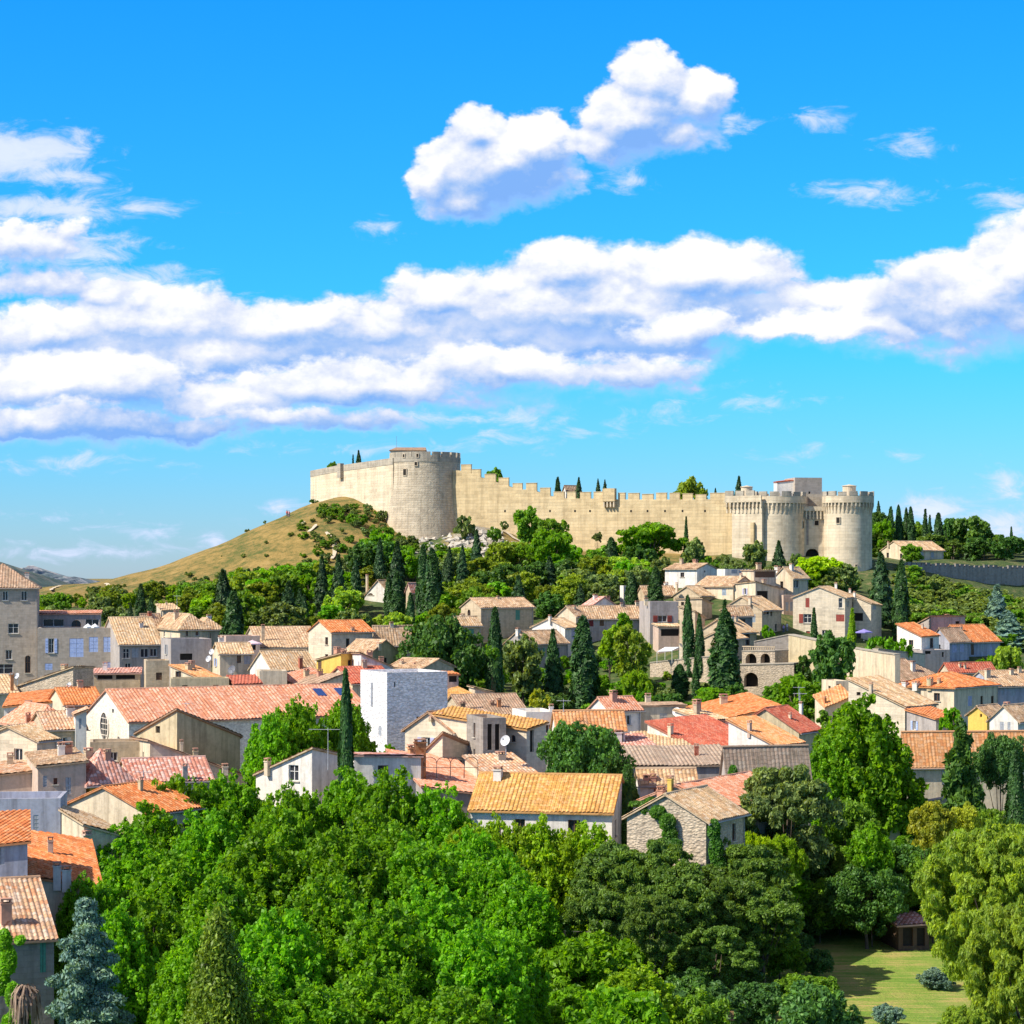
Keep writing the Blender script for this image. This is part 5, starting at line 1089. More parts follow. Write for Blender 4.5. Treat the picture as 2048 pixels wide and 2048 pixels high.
def mk_round(kind,W_,H_,nl,nleaf,leaf,zb=.14,lr=(.17,.26),flat=1.0,asp=1.0,mat='oak',down=None,shell=.62,nvar=1,rmin=.72,trunk_r=.25,lz=.9):
    for _ in range(nvar):
        L=[]; rx=W_/2; hz=H_*(1-zb)/2; zc=H_*zb+hz
        for i in range(nl):
            d=RNG.normal(size=3); d[2]+=.25; d/=np.linalg.norm(d); q=shell+.30*RNG.random(); lw=W_*(lr[0]+(lr[1]-lr[0])*RNG.random())*.62
            w_=1.0 if d[2]>-.2 else .85
            L.append((d[0]*(rx-lw*.9)*q/.82*w_,d[1]*(rx-lw*.9)*q/.82*w_,zc+d[2]*(hz-lw*lz*flat*.8)*q/.86,lw,lw,lw*lz*flat))
        C,N,k=on_lobes(sub(L,6 if nleaf>3000 else 4),nleaf,.55); S=leaf*(.65+.7*RNG.random(nleaf))
        me=leafmesh('crown',C,N,S,asp,LMAT(mat),down)
        t=trunk_mesh('trunk',H_,trunk_r,[(l[0]*.85,l[1]*.85,l[2]) for l in L[:9]]); proto(kind,W_,H_,me,t)
def mk_plane(kind,W_,H_,nl,nleaf,leaf,mat='plane',nvar=1,tall=1.7):
    for _ in range(nvar):
        L=[]; 
        for i in range(nl):
            a=RNG.random()*6.283; q=math.sqrt((i+.5)/nl); rad=q*W_/2*.86; top=H_*(1-.34*q**2.2)*(.93+.09*RNG.random())
            lw=W_*(.065+.05*RNG.random()); n_=3 if q>.55 else 2
            a=i*2.39996
            for j in range(n_):
                lz=lw*tall*(1+.2*RNG.random()); z=top-lz-j*lz*1.25
                if z<H_*.16: break
                g=1+.10*j
                L.append((math.cos(a)*rad*g+RNG.normal()*.25,math.sin(a)*rad*g+RNG.normal()*.25,z,lw*(1+.12*j),lw*(1+.12*j),lz))
        L2=[]
        for (x,y,z,a,b,c) in L:
            for q in range(9):
                t=RNG.random()*2-1; w_=(1-.55*max(t,0)); an=RNG.random()*6.283; rr_=a*(.35+.75*RNG.random())*w_
                g=a*(.34+.30*RNG.random())*(1 if t<.5 else .7)
                L2.append((x+math.cos(an)*rr_,y+math.sin(an)*rr_,z+t*c*1.02+RNG.normal()*.15,g,g,g*(.9+.5*RNG.random())))
        C,N,k=on_lobes(L2,nleaf,.35,.25)
        S=leaf*(.6+.8*RNG.random(nleaf)); me=leafmesh('crown',C,N,S,.95,LMAT(mat))
        tr=trunk_mesh('trunk',H_,.38,[(l[0]*.9,l[1]*.9,l[2]) for l in L[:22]]); proto(kind,W_,H_,me,tr)
def mk_cyp(kind,W_,H_,nleaf,leaf,jag=0.0,mat='cyp',nvar=1,tip=.75):
    for _ in range(nvar):
        t=RNG.random(nleaf)**.85; a=RNG.random(nleaf)*6.283
        prof=np.minimum(1,(t/.10+.25))*np.clip(1-((t-.22)/.80)**2,0,1)**tip if jag==0 else np.clip(1-t,0,1)**.8*np.minimum(1,t/.06+.4)
        lob=1+.16*np.sin(a*3+t*9+RNG.random()*6)+.10*np.sin(a*5-t*23)+(jag*np.sin(t*46+2*np.sin(a*2))+jag*.6*np.sin(a*6+t*31) if jag else 0)
        r=W_/2*prof*lob*(.78+.27*RNG.random(nleaf))
        C=np.stack([r*np.cos(a),r*np.sin(a),H_*(.02+.98*t)],1); N=np.stack([np.cos(a),np.sin(a),np.full(nleaf,.35)],1)+RNG.normal(size=(nleaf,3))*.45
        me=leafmesh('crown',C,N,leaf*(.6+.8*RNG.random(nleaf)),1.5,LMAT(mat),(0,.0,.0) if 0 else None)
        m=MB(); m.tube((0,0,-.8),(0,0,H_*.9),.18,.04,6,False); tm=bpy.data.meshes.new('trunk'); tm.from_pydata([tuple(v) for v in m.v],[],m.f); tm.materials.append(bark()); proto(kind,W_,H_,me,tm)
def mk_tier(kind,W_,H_,nb,nleaf,leaf,mat,droop=.12,nvar=1,lw=.18,fl=.32):
    """conifers with separate boughs"""
    for _ in range(nvar):
        L=[];ends=[]
        for i in range(nb):
            t=(i+.5)/nb; z=H_*(.10+.86*t); R_=W_/2*(1-t)**.75*(.65+.5*RNG.random()); a=i*2.39996+RNG.normal()*.3
            ends.append((math.cos(a)*R_,math.sin(a)*R_,z))
            for q in (.35,.62,.88,1.05):
                w_=W_*lw*(1-.55*t)*(1.15-.55*q)
                L.append((math.cos(a)*R_*q,math.sin(a)*R_*q,z-droop*R_*q*q*2+.03*H_*q,w_,w_,w_*fl*1.6))
        C,N,k=on_lobes(L,nleaf,.35,.1); me=leafmesh('crown',C,N,leaf*(.6+.8*RNG.random(nleaf)),1.3,LMAT(mat))
        m=MB(); m.tube((0,0,-.8),(0,0,H_*.97),.26,.04,8,False)
        for e in ends: m.tube((0,0,e[2]-.3),e,.08,.03,5,False)
        tm=bpy.data.meshes.new('trunk'); tm.from_pydata([tuple(v) for v in m.v],[],m.f); tm.materials.append(bark()); proto(kind,W_,H_,me,tm)
# near kinds
mk_plane('plane_near',11,15,46,52000,.22,nvar=4)
mk_round('oak_near',10,9,60,26000,.17,mat='holm',lr=(.15,.24),nvar=2)
mk_round('ash_near',18,17,230,110000,.16,mat='ash',lr=(.06,.12),asp=1.8,down=(0,0,-.8),nvar=1,lz=.8,trunk_r=.4)
mk_round('pine_near',12,13,52,36000,.17,zb=.34,mat='pinedk',lr=(.14,.24),flat=.62,asp=1.5,nvar=3,trunk_r=.3)
mk_round('bush_near',6,4.5,30,12000,.14,zb=.02,mat='oak',lr=(.18,.28),asp=1.3,nvar=2,trunk_r=.1)
mk_round('feather_near',6,5,34,14000,.15,zb=.04,mat='lime',lr=(.12,.2),asp=2.2,nvar=1,trunk_r=.1,lz=1.3)
mk_tier('spruce_near',9,13,46,48000,.11,'spruce',nvar=1)
mk_tier('yew_near',9,10,48,52000,.10,'yew',droop=.3,nvar=1,fl=1.1,lw=.22)
# middle and far kinds
mk_round('oak_far',8,7.5,30,4600,.36,mat='oak',nvar=4,zb=.08)
mk_round('umbrella',10,9,26,5500,.36,zb=.32,flat=.7,mat='pine',nvar=2)
mk_round('pine_far',8,9,26,4600,.34,zb=.12,mat='pine',flat=.75,asp=1.4,nvar=3)
mk_round('bush_far',4,3,16,1500,.30,zb=.0,mat='oak',nvar=3,trunk_r=.08)
mk_round('big_mid',14,12,60,16000,.30,mat='dark',nvar=1)
mk_cyp('cyp',3,13,4200,.26,nvar=3)
mk_cyp('cyp_thin',1.6,13,2400,.20,nvar=2,tip=1.1)
mk_cyp('cyp_near',2.6,14,14000,.15,nvar=1,tip=.6)
mk_cyp('fir',5,11,4200,.30,jag=.22,mat='fir',nvar=3)
mk_tier('cedar_far',8,11,26,5000,.34,'dark',nvar=2,fl=.6)
NT=[0]
NAMES={'plane':'plane_tree','oak':'oak_tree','ash':'ash_tree','pine':'pine_tree','umbrella':'umbrella_pine','bush':'bush','feather':'bush','spruce':'blue_spruce','yew':'yew_tree','cyp':'cypress','fir':'fir_tree','cedar':'cedar','big':'oak_tree'}
CATS={'plane_tree':'plane tree','oak_tree':'tree','ash_tree':'ash tree','pine_tree':'pine tree','umbrella_pine':'pine tree','bush':'bush','blue_spruce':'spruce','yew_tree':'yew tree','cypress':'cypress','fir_tree':'conifer','cedar':'cedar'}
def plant(kind,X,Y,Wd,Ht,label,mat=None,group=None,zb=None):
    P=PROTO[kind]; W_,H_,cm,tm=P[NT[0]%len(P)]; NT[0]+=1
    z=gz(X,Y) if zb is None else zb
    nm=NAMES[kind.split('_')[0]]
    e=empty(nm,(X,Y,z-.1),label,CATS[nm],group); e.rotation_euler=(R(random.uniform(-1.5,1.5)),R(random.uniform(-1.5,1.5)),random.random()*6.28); sc=Wd/W_; e.scale=(sc,sc,sc)
    zf=Ht/(sc*H_); zc=min(zf,1.45 if 'cyp' not in kind else 9)
    t=bpy.data.objects.new('trunk',tm); COL.objects.link(t); t.parent=e; t.scale=(1,1,zf)
    c=bpy.data.objects.new('crown',cm); COL.objects.link(c); c.parent=e; c.scale=(1,1,zc); c.location=(0,0,H_*(zf-zc))
    if mat: c.material_slots[0].link='OBJECT'; c.material_slots[0].material=LMAT(mat)
    return e
def tree(kind,px,ytop,wpx,D,label,mat=None,group=None,hmin=1.2):
    X=kx(px)*D; z=gz(X,D); h=max(zat(ytop,D)-z,hmin); return plant(kind,X,D,wpx*D/F,h,label,mat,group)
def hit(px,py,D0=150,D1=760):
    k=kx(px)
    ds=np.arange(D0,D1,1.0); g=gz_arr(k*ds,ds); r=H-(py-HOR)*ds/F
    i=np.nonzero(g>=r)[0]
    return float(ds[i[0]]) if len(i) else None
# --- the plane trees in the foreground
for px,yt,w,D,l in ((250,1648,210,208,'front plane tree at the left end of the row, before the orange chimney roof'),(362,1543,190,226,'tall plane tree rising before the cream gable with orange roof'),
    (470,1533,200,229,'tall plane tree in front of the old stone house and chapel'),(585,1556,190,226,'plane tree below the white lean-to house with french window'),
    (690,1533,170,230,'plane tree right behind the tall front cypress'),(775,1530,180,226,'plane tree before the white house with pink coping'),
    (880,1562,190,226,'plane tree left of the golden tiled house'),(850,1660,230,196,'leafy plane tree in the middle of the front mass'),
    (340,1700,230,190,'plane tree in the second row behind the blue spruce'),(520,1650,240,196,'broad plane tree in the second row behind the yew'),
    (690,1640,230,196,'broad plane tree in the second row under the cypress'),(990,1690,200,196,'plane tree in the second row nearest the dark pines'),
    (240,1800,180,168,'low plane tree behind the blue spruce'),(560,1810,240,162,'front row plane tree right of the yew'),(760,1790,240,164,'front row plane tree in the middle of the picture'),
    (950,1830,230,164,'front row plane tree left of the gap with the dark lawn'),(400,1850,210,160,'front row plane tree just behind the yew'),
    (620,1960,260,146,'nearest plane tree at the bottom edge, left of centre'),(900,1965,250,146,'nearest plane tree at the bottom edge, in the centre')):
    tree('plane_near',px,yt,w,D,l,group='plane trees in the foreground')
for px,yt,w,D,l in ((180,1735,150,182,'plane tree beside the orange roof with three chimneys'),(300,1600,200,216,'plane tree between the cream gable and the second row'),(425,1612,200,210,'plane tree filling the first row on the left'),
    (560,1606,190,214,'plane tree filling the first row under the french window'),(640,1668,200,204,'plane tree filling the first row left of the cypress foot'),(745,1604,190,212,'plane tree filling the first row right of the cypress foot'),(800,1640,200,206,'plane tree filling the first row below the pink coping'),
    (945,1650,190,206,'plane tree filling the first row at the golden house'),(1040,1745,190,192,'plane tree at the right end of the second row'),(440,1740,220,180,'plane tree above the tip of the yew'),(650,1745,230,178,'plane tree in the very middle of the front mass'),
    (860,1760,220,178,'plane tree in the front mass below the golden house'),(1010,1850,170,170,'plane tree bordering the gap with the dark lawn'),(300,1790,200,172,'plane tree just right of the blue spruce'),(500,1930,230,150,'lowest plane tree right of the yew'),(760,1930,240,150,'lowest plane tree in the middle of the bottom edge')):
    tree('plane_near',px,yt,w,D,l,group='plane trees in the foreground')
for px,yt,w,l in ((985,1622,150,'pale green plane tree under the left windows of the golden house'),(1085,1628,160,'pale green plane tree under the right windows of the golden house'),(1185,1640,150,'pale green plane tree before the corner of the golden house'),
    (1035,1640,140,'pale green plane tree between the left and right windows of the golden house'),(1135,1640,150,'pale green plane tree left of the golden house corner'),(930,1645,130,'pale green plane tree under the left end of the golden roof')):
    tree('plane_near',px,yt,w,214,l,'olive' if 0 else 'light',group='pale plane trees before the golden house')
tree('plane_near',1265,1925,200,168,'light green young tree at the bottom centre with pointed shoots','light')
tree('spruce_near',180,1790,270,150,'blue green spruce with drooping boughs in the lower left corner')
tree('yew_near',440,1850,290,144,'olive green yew with bare tip among the front plane trees')
tree('cyp_near',695,1340,33,240,'tall slim cypress standing alone before the chapel and white tower')
tree('bush_near',30,2010,80,156,'leafy bush under the shaded house at the lower left','plane')
# chapel planes
for px,yt,w,D,l in ((545,1420,120,262,'plane tree before the chapel wall, lower left of the pair'),(600,1384,150,266,'bigger plane tree hiding the middle of the chapel roof'),(700,1386,110,270,'plane tree between the cypress and the white tower')):
    tree('plane_near',px,yt,w,D,l,group='plane trees by the chapel')
tree('bush_far',775,1488,36,262,'small shrub at the foot of the white tower','plane')
tree('oak_near',1168,1447,200,236,'round dark oak between the apricot roof and the golden roof','dark')
tree('cyp_near',1262,1532,56,228,'dark bushy tree against the right gable of the golden house','dark')
tree('plane_near',1728,1388,236,262,'big round plane tree right of the striped roofs')
tree('plane_near',1660,1470,130,258,'smaller plane tree leaning on the left of the big round one')
tree('cedar_far',1925,1437,120,258,'tall dark conifer in front of the salmon roofed hall','dark')
tree('oak_near',2000,1465,110,262,'dark leafy tree right of the tall conifer','holm')
tree('cyp_near',2038,1500,44,238,'dark cypress at the right edge')
tree('pine_near',1575,1533,225,228,'spreading loquat like tree with open trunks behind the bright hedge','olive')
tree('oak_near',1690,1600,150,240,'dark tree with yellow fruit clusters left of the tiled lean-to','oak')
for px,yt,w,D,m,l in ((1500,1664,90,222,'lime','bright lime hedge at the foot of the ivy house'),(1570,1672,90,220,'light','bright green hedge right of the lime hedge'),(1745,1650,110,224,'plane','fresh green shrub below the tiled lean-to'),
     (1865,1605,100,226,'yellow','yellow flowering shrub before the rubble garden wall'),(1932,1606,70,230,'yellow','second yellow flowering shrub right of the first'),(1985,1620,110,232,'oak','dark green shrubs under the right hand cypress'),
     (1680,1702,44,236,'yew','ochre conical shrub above the dark round bush'),(1800,1672,56,236,'plane','narrow green shrub left of the yellow green ash')):
    tree('feather_near' if m in('lime','light') else 'cyp_near' if w<60 else 'bush_near',px,yt,w,D,l,m)
tree('oak_near',1735,1725,170,223,'dense dark round bush at the back of the lawn','dark')
tree('bush_near',1640,1760,100,226,'mid green shrub between the pines and the dark round bush','oak')
tree('ash_near',1995,1650,330,190,'large yellow green ash filling the lower right corner')
tree('ash_near',2060,1800,280,158,'nearer yellow green ash at the bottom right edge')
tree('ash_near',1930,2010,130,150,'low yellow green branches at the bottom right')
for px,yt,w,D,l in ((1235,1690,210,204,'dark pine at the left of the garden pines'),(1335,1676,170,202,'dark pine right under the rubble gable'),(1465,1752,170,200,'dark pine between the tall pine and the lime hedge'),(1190,1780,150,192,'dark pine beside the plane trees'),(1345,1745,190,196,'dark pine with pale bare trunk in the garden'),(1400,1665,170,212,'dark pine behind the others under the ivy house'),(1500,1690,200,206,'tall dark pine in the middle of the garden'),
    (1530,1765,180,200,'broad dark pine overhanging the lawn'),(1430,1850,170,190,'dark pine over the wooden bench in front'),(1300,1790,120,186,'low dark pine bough beside the sunlit wall')):
    tree('pine_near',px,yt,w,D,l,group='dark pines in the garden')
tree('bush_near',1630,1975,200,166,'grey green bush at the bottom of the lawn','holm')
tree('bush_near',1400,1985,160,168,'green bush below the garden pines at the bottom','oak')
tree('bush_near',1872,1938,84,203,'small silvery blue shrub at the edge of the lawn','spruce')
tree('bush_near',1775,2008,70,186,'second silvery blue shrub at the bottom right','spruce')
# --- middle belt
BL=[('big_mid',885,1236,178,388,'large dark holm oak right of the straw roofed houses','dark'),('oak_far',985,1290,66,392,'fresh green tree at the foot of the smooth cypress','plane'),
 ('oak_far',1048,1276,92,400,'olive green bushy tree before the sunken roof','olive'),('fir',1107,1260,44,404,'ragged dark cypress left of the widest one','cyp'),('pine_far',1262,1253,78,404,'tall olive pine left of the white awning','pine'),
 ('oak_far',1220,1250,58,420,'light green tree under the long tan roof','light'),('bush_far',1245,1224,46,438,'clipped round green bush in front of the dark shutters','plane'),('feather_near',1271,1342,64,378,'bright lime shrub left of the rubble terrace wall','light'),
 ('bush_far',1079,1378,46,356,'golden yellow bush behind the flat white roof','yellow'),('oak_far',1590,1348,118,378,'broad olive shrub below the big arched cellar','plane'),('oak_far',1665,1270,104,404,'dark gnarled tree with brown seed heads by the ochre ramp','dark'),
 ('bush_far',1603,1312,50,412,'blue green shrub at the foot of the dark ramp wall','dark'),('bush_far',1760,1272,76,436,'clipped hedge under the violet parasol','plane'),('bush_far',1800,1276,60,436,'second clipped hedge left of the white and orange house','plane'),
 ('bush_far',1535,1250,28,446,'climbing shrub on the farmhouse wall','plane'),('oak_far',2015,1286,66,420,'yellow green tree right of the blue grey row','ash'),('bush_far',1975,1310,60,424,'row of green shrubs below the blue grey row','plane'),
 ('bush_far',1320,1392,60,352,'dark bush left of the white dish','dark'),('bush_far',1290,1380,40,352,'green conical shrub by the tan hut roof','plane'),('bush_far',985,1290,30,372,'low shrub beside the palm garden','oak'),('bush_far',1700,1350,40,372,'shrub by the low wing with the dark opening','oak'),
 ('cyp_thin',1702,1216,18,448,'bright climbing vine on the russet shuttered house','light'),('bush_far',1880,1462,120,300,'low green hedge in front of the salmon roofed hall','plane'),('bush_far',1900,1416,50,322,'dark leafy bush behind the red roof','plane'),
 ('bush_far',1646,1418,30,300,'little shrub on the terrace beside the brick red roof','oak'),('bush_far',345,1182,1,470,'x','oak')]
for k,px,yt,w,D,l,m in BL[:-1]: tree(k,px,yt,w,D,l,m)
CY=[('cyp',989,1216,34,386,'smooth cypress beside the large holm oak'),('cyp',1170,1234,52,392,'widest cypress in the middle of the wood'),('cyp',1449,1222,58,402,'biggest cypress standing before the terrace arcade'),('cyp_thin',1446,1200,22,404,'slender tip of the second trunk beside the biggest cypress'),
 ('cyp',1379,1192,24,424,'slim cypress left of the pair above the lit terrace wall'),('cyp',1400,1228,18,422,'shorter cypress right of the slim one above the terrace wall'),('cyp_thin',1629,1215,15,448,'thin cypress against the white fronted house'),
 ('cyp_thin',1393,1314,16,404,'thin cypress before the rubble retaining wall'),('cyp',1359,1328,34,408,'shaggy cypress against the rubble retaining wall'),('cyp',1311,1134,28,480,'dark cypress right of the whitewashed chimney house'),('cyp',1264,1145,24,484,'dark cypress left of the second one by the chimney house'),
 ('cyp_thin',1372,1033,11,548,'tallest needle thin cypress before the golden rampart'),('cyp_thin',1403,1084,11,546,'shorter needle thin cypress before the golden rampart'),('cyp',1224,1075,30,540,'cypress left of the big umbrella pine'),('cyp',868,1098,38,486,'tall broad cypress above the stone house with arched gable'),
 ('cyp',846,1090,26,500,'cypress just left of the tall broad one'),('cyp',795,1144,30,494,'cypress in front of the loggia house'),('cyp',779,1150,20,500,'thin cypress in front of the loggia house'),('cyp',820,1186,20,470,'low cypress right of the loggia house'),('cyp',467,1184,44,440,'dark broad cypress right of the hipped houses'),
 ('cyp',281,1168,22,470,'slim cypress in the left wood'),('cyp',497,1137,18,520,'slim cypress among the pines on the left'),('fir',261,1208,24,462,'small ragged conifer beside the slim cypress on the left'),('fir',304,1195,30,466,'dark conifer right of the slim cypress on the left'),
 ('fir',448,1141,62,470,'tall dark conifer behind the broad cypress'),('fir',643,1112,32,500,'dark ragged fir left of the pair below the dry hill'),('fir',676,1110,40,500,'dark broad fir of the pair below the dry hill'),('fir',712,1114,26,506,'small fir right of the pair below the dry hill'),
 ('fir',757,1076,26,532,'dark fir left under the round tower'),('fir',792,1084,44,524,'broad dark fir under the round tower'),('fir',953,1060,30,540,'dark fir on the rocks right of the round tower'),('fir',897,1094,22,528,'small fir between the rocks and the cypresses'),('fir',924,1091,28,526,'second small fir between the rocks and the cypresses'),
 ('fir',1558,1082,36,530,'dark fir in front of the left gate tower'),('cyp',1800,1121,30,474,'narrow dark cypress on the slope right of the gate tower'),('fir',1762,1108,60,484,'tall dark leafy conifer at the foot of the right gate tower'),
 ('cyp',1782,1014,17,650,'first cypress of the row on the ridge behind the villa'),('cyp',1799,1011,17,652,'second cypress of the row on the ridge behind the villa'),('cyp',1811,1016,14,655,'third cypress of the row on the ridge behind the villa'),('cyp',1824,1014,17,652,'fourth cypress of the row on the ridge behind the villa'),
 ('cyp_thin',1850,1018,14,652,'thin cypress in the middle of the ridge row'),('cyp_thin',1858,1030,11,656,'shorter thin cypress in the middle of the ridge row'),('cyp',1876,1026,22,650,'broad blunt cypress at the right end of the ridge row'),('cyp_thin',2024,1053,9,660,'thin cypress alone near the right edge of the ridge'),('fir',1758,1002,14,640,'dark fir tip beside the right gate tower'),
 ('fir',719,901,20,640,'dark conifer showing over the left rampart'),('cyp_thin',706,909,7,640,'thin conifer beside it over the left rampart'),('cyp',1115,955,17,620,'dark cypress showing over the golden rampart on the left'),('fir',1156,955,20,622,'fir showing over the rampart right of the little white gable'),('fir',1198,957,10,622,'first of two pointed firs over the rampart'),('fir',1209,959,12,622,'second of two pointed firs over the rampart'),
 ('fir',1474,953,26,604,'ragged fir showing over the rampart by the gate tower'),('fir',1433,976,12,604,'little round fir over the rampart'),('fir',1993,1170,60,500,'blue green fir on the right slope'),('fir',2018,1226,84,480,'large blue green fir at the right edge')]
for i,(k,px,yt,w,D,l) in enumerate(CY):
    tree(k,px,yt,w,D,l,'spruce' if 'blue green' in l else None)
for k,px,yt,w,D,l,m in [('umbrella',1302,1042,132,548,'large rounded umbrella pine before the golden rampart','plane'),('oak_far',1382,1075,62,544,'grey green tree between the umbrella pine and thin cypress','olive'),
 ('oak_far',1056,1017,66,566,'tall dark green tree against the golden rampart','oak'),('oak_far',1102,1032,70,562,'rounded green tree against the golden rampart','oak'),('umbrella',1105,1056,96,540,'bright green umbrella pine below the golden rampart','plane'),
 ('bush_far',987,1052,32,566,'small round tree at the end of the rocks','oak'),('pine_far',1000,1078,54,548,'olive pine under the rocks','pine'),('bush_far',1008,1041,18,582,'tiny tree in the dry grass by the rampart','olive'),('bush_far',1196,1063,22,570,'brown green bush in the dry grass by the rampart','olive'),
 ('bush_far',928,1032,44,572,'grey bush where the round tower meets the rampart','olive'),('oak_far',1511,1085,56,540,'grey green tree before the left gate tower','olive'),('oak_far',1642,1108,100,524,'vivid yellow green tree under the gate arch','lime'),('oak_far',1685,1128,64,520,'green tree right of the vivid one','olive'),
 ('bush_far',1594,1106,34,534,'shrub at the foot of the left gate tower','olive'),('umbrella',1940,1030,84,640,'big dark umbrella pine on the right ridge','pinedk'),('oak_far',1903,1032,44,642,'dark tree left of the big umbrella pine on the ridge','dark'),('oak_far',1968,1050,40,644,'dark tree right of the big umbrella pine on the ridge','dark'),
 ('oak_far',2020,1072,56,650,'tree by the right edge of the ridge','dark'),('oak_far',1766,1042,50,630,'fresh green tree beside the right gate tower','plane'),('oak_far',1757,1020,38,636,'dark tree behind the right gate tower','dark'),('oak_far',1824,1088,50,588,'green tree hiding the front of the ochre villa','oak'),
 ('oak_far',985,935,46,640,'green treetop showing over the golden rampart on the left','oak'),('oak_far',1380,960,76,620,'wide green treetop showing over the rampart','pine'),('bush_far',664,922,20,640,'green bush showing over the left rampart','oak'),('bush_far',628,1000,20,626,'dark bush at the low corner of the left rampart','dark'),
 ('bush_far',314,1138,24,636,'dark round bush on the skyline of the dry hill','dark'),('bush_far',400,1105,16,636,'small bush on the skyline of the dry hill','dark'),('bush_far',370,1118,9,636,'tiny bush on the skyline of the dry hill','dark'),('bush_far',530,1040,7,634,'thin young tree on the skyline of the dry hill','olive'),('bush_far',495,1083,12,622,'little bush high on the dry hill','olive'),
 ('bush_far',608,1086,28,590,'single round bush on the dry slope','oak'),('bush_far',640,1050,14,600,'little bush beside the path on the dry slope','olive')]:
    tree(k,px,yt,w,D,l,m)
# --- woods and scrub: everything between, none of it in front of a house
def blocked(px,yt,w,D,yb):
    for (C,r,l,wl,wr,Dh,xs,ys) in FOOT:
        if D>Dh+2+max(wl,wr)*.5: continue
        x0=min(x for x in xs if x is not None); x1=max(x for x in xs if x is not None)
        if px+w*.42<x0 or px-w*.42>x1: 
            continue
        if yt<max(ys)+ (20 if D>380 else 26)*1.0 and yb>min(ys)-2: return True
    return False
def inside(X,Y,m=1.0):
    for (C,r,l,wl,wr,Dh,xs,ys) in FOOT:
        dx,dy=X-C[0],Y-C[1]; a=dx*r[0]+dy*r[1]; b=dx*l[0]+dy*l[1]
        if -m<a<wr+m and -m<b<wl+m: return True
    return False
LMK=[(778,1175,'the loggia house'),(850,1000,'the round tower'),(1000,1225,'the arched gable house'),(1105,1245,'the white gabled house'),(1230,1220,'the long tan roof'),(1302,1100,'the big umbrella pine'),(1150,1060,'the golden rampart'),(660,1150,'the pair of firs'),
 (467,1220,'the broad dark cypress'),(868,1160,'the tall broad cypress'),(560,1170,'the pines below the dry hill'),(400,1190,'the hipped houses'),(680,1240,'the orange roof with parapet'),(1556,1100,'the left gate tower'),(1696,1100,'the right gate tower'),(1640,1130,'the vivid green tree'),(1380,1120,'the thin cypresses'),
 (885,1300,'the large holm oak'),(1170,1310,'the widest cypress'),(1449,1320,'the biggest cypress'),(1048,1320,'the sunken weathered roof'),(1262,1300,'the white awning'),(1370,1340,'the rubble terrace wall'),(1520,1350,'the arched cellar'),(1590,1380,'the broad olive shrub'),(1660,1310,'the gnarled dark tree'),(1200,1400,'the small rose roof'),(1080,1395,'the golden yellow bush'),
 (990,1380,'the palm garden'),(1824,1100,'the ochre villa'),(1900,1140,'the dark rampart'),(1860,1260,'the white and orange house'),(1993,1230,'the blue green fir'),(2030,1160,'the rampart at the edge'),(1800,1180,'the narrow dark cypress'),(1940,1070,'the ridge umbrella pine'),(1820,1040,'the cypress row'),(2030,1090,'the right edge of the ridge'),
 (110,1200,'the palace storey'),(220,1215,'the steep tan roof'),(281,1200,'the slim left cypress'),(340,1200,'the small ochre roof'),(150,1180,'the low dry knoll'),(1735,1800,'the round dark bush'),(1865,1640,'the yellow flowering shrub'),(1560,1690,'the bright hedge'),(1700,1650,'the tree with yellow fruit'),(2000,1640,'the right hand cypress'),(1980,1440,'the salmon roofed hall'),(1900,1430,'the bright red roof'),
 (650,1060,'the hill path'),(720,1040,'the left rampart'),(930,1090,'the pale rocks'),(200,1190,'the foot of the dry hill'),(300,1180,'the dry skyline bush'),(185,1900,'the blue spruce'),(440,1950,'the yew'),(700,1950,'the middle plane trees'),(1000,1950,'the dark lawn'),(330,1800,'the second plane row'),(900,1800,'the golden house corner')]
USED={}
def where(px,y,h,hs_):
    n=min(LMK,key=lambda q:math.hypot(q[0]-px,q[1]-y)); dx,dy=px-n[0],y-n[1]
    d='left of' if abs(dx)>abs(dy) and dx<0 else 'right of' if abs(dx)>abs(dy) else 'above' if dy<0 else 'below'
    if math.hypot(dx,dy)<14: d='at'
    sz='tall' if h>hs_[0]+.62*(hs_[1]-hs_[0]) else 'low' if h<hs_[0]+.3*(hs_[1]-hs_[0]) else ''
    return sz,d+' '+n[2]
NUM=['','second ','third ','fourth ','fifth ','sixth ','seventh ','eighth ','ninth ','tenth ']
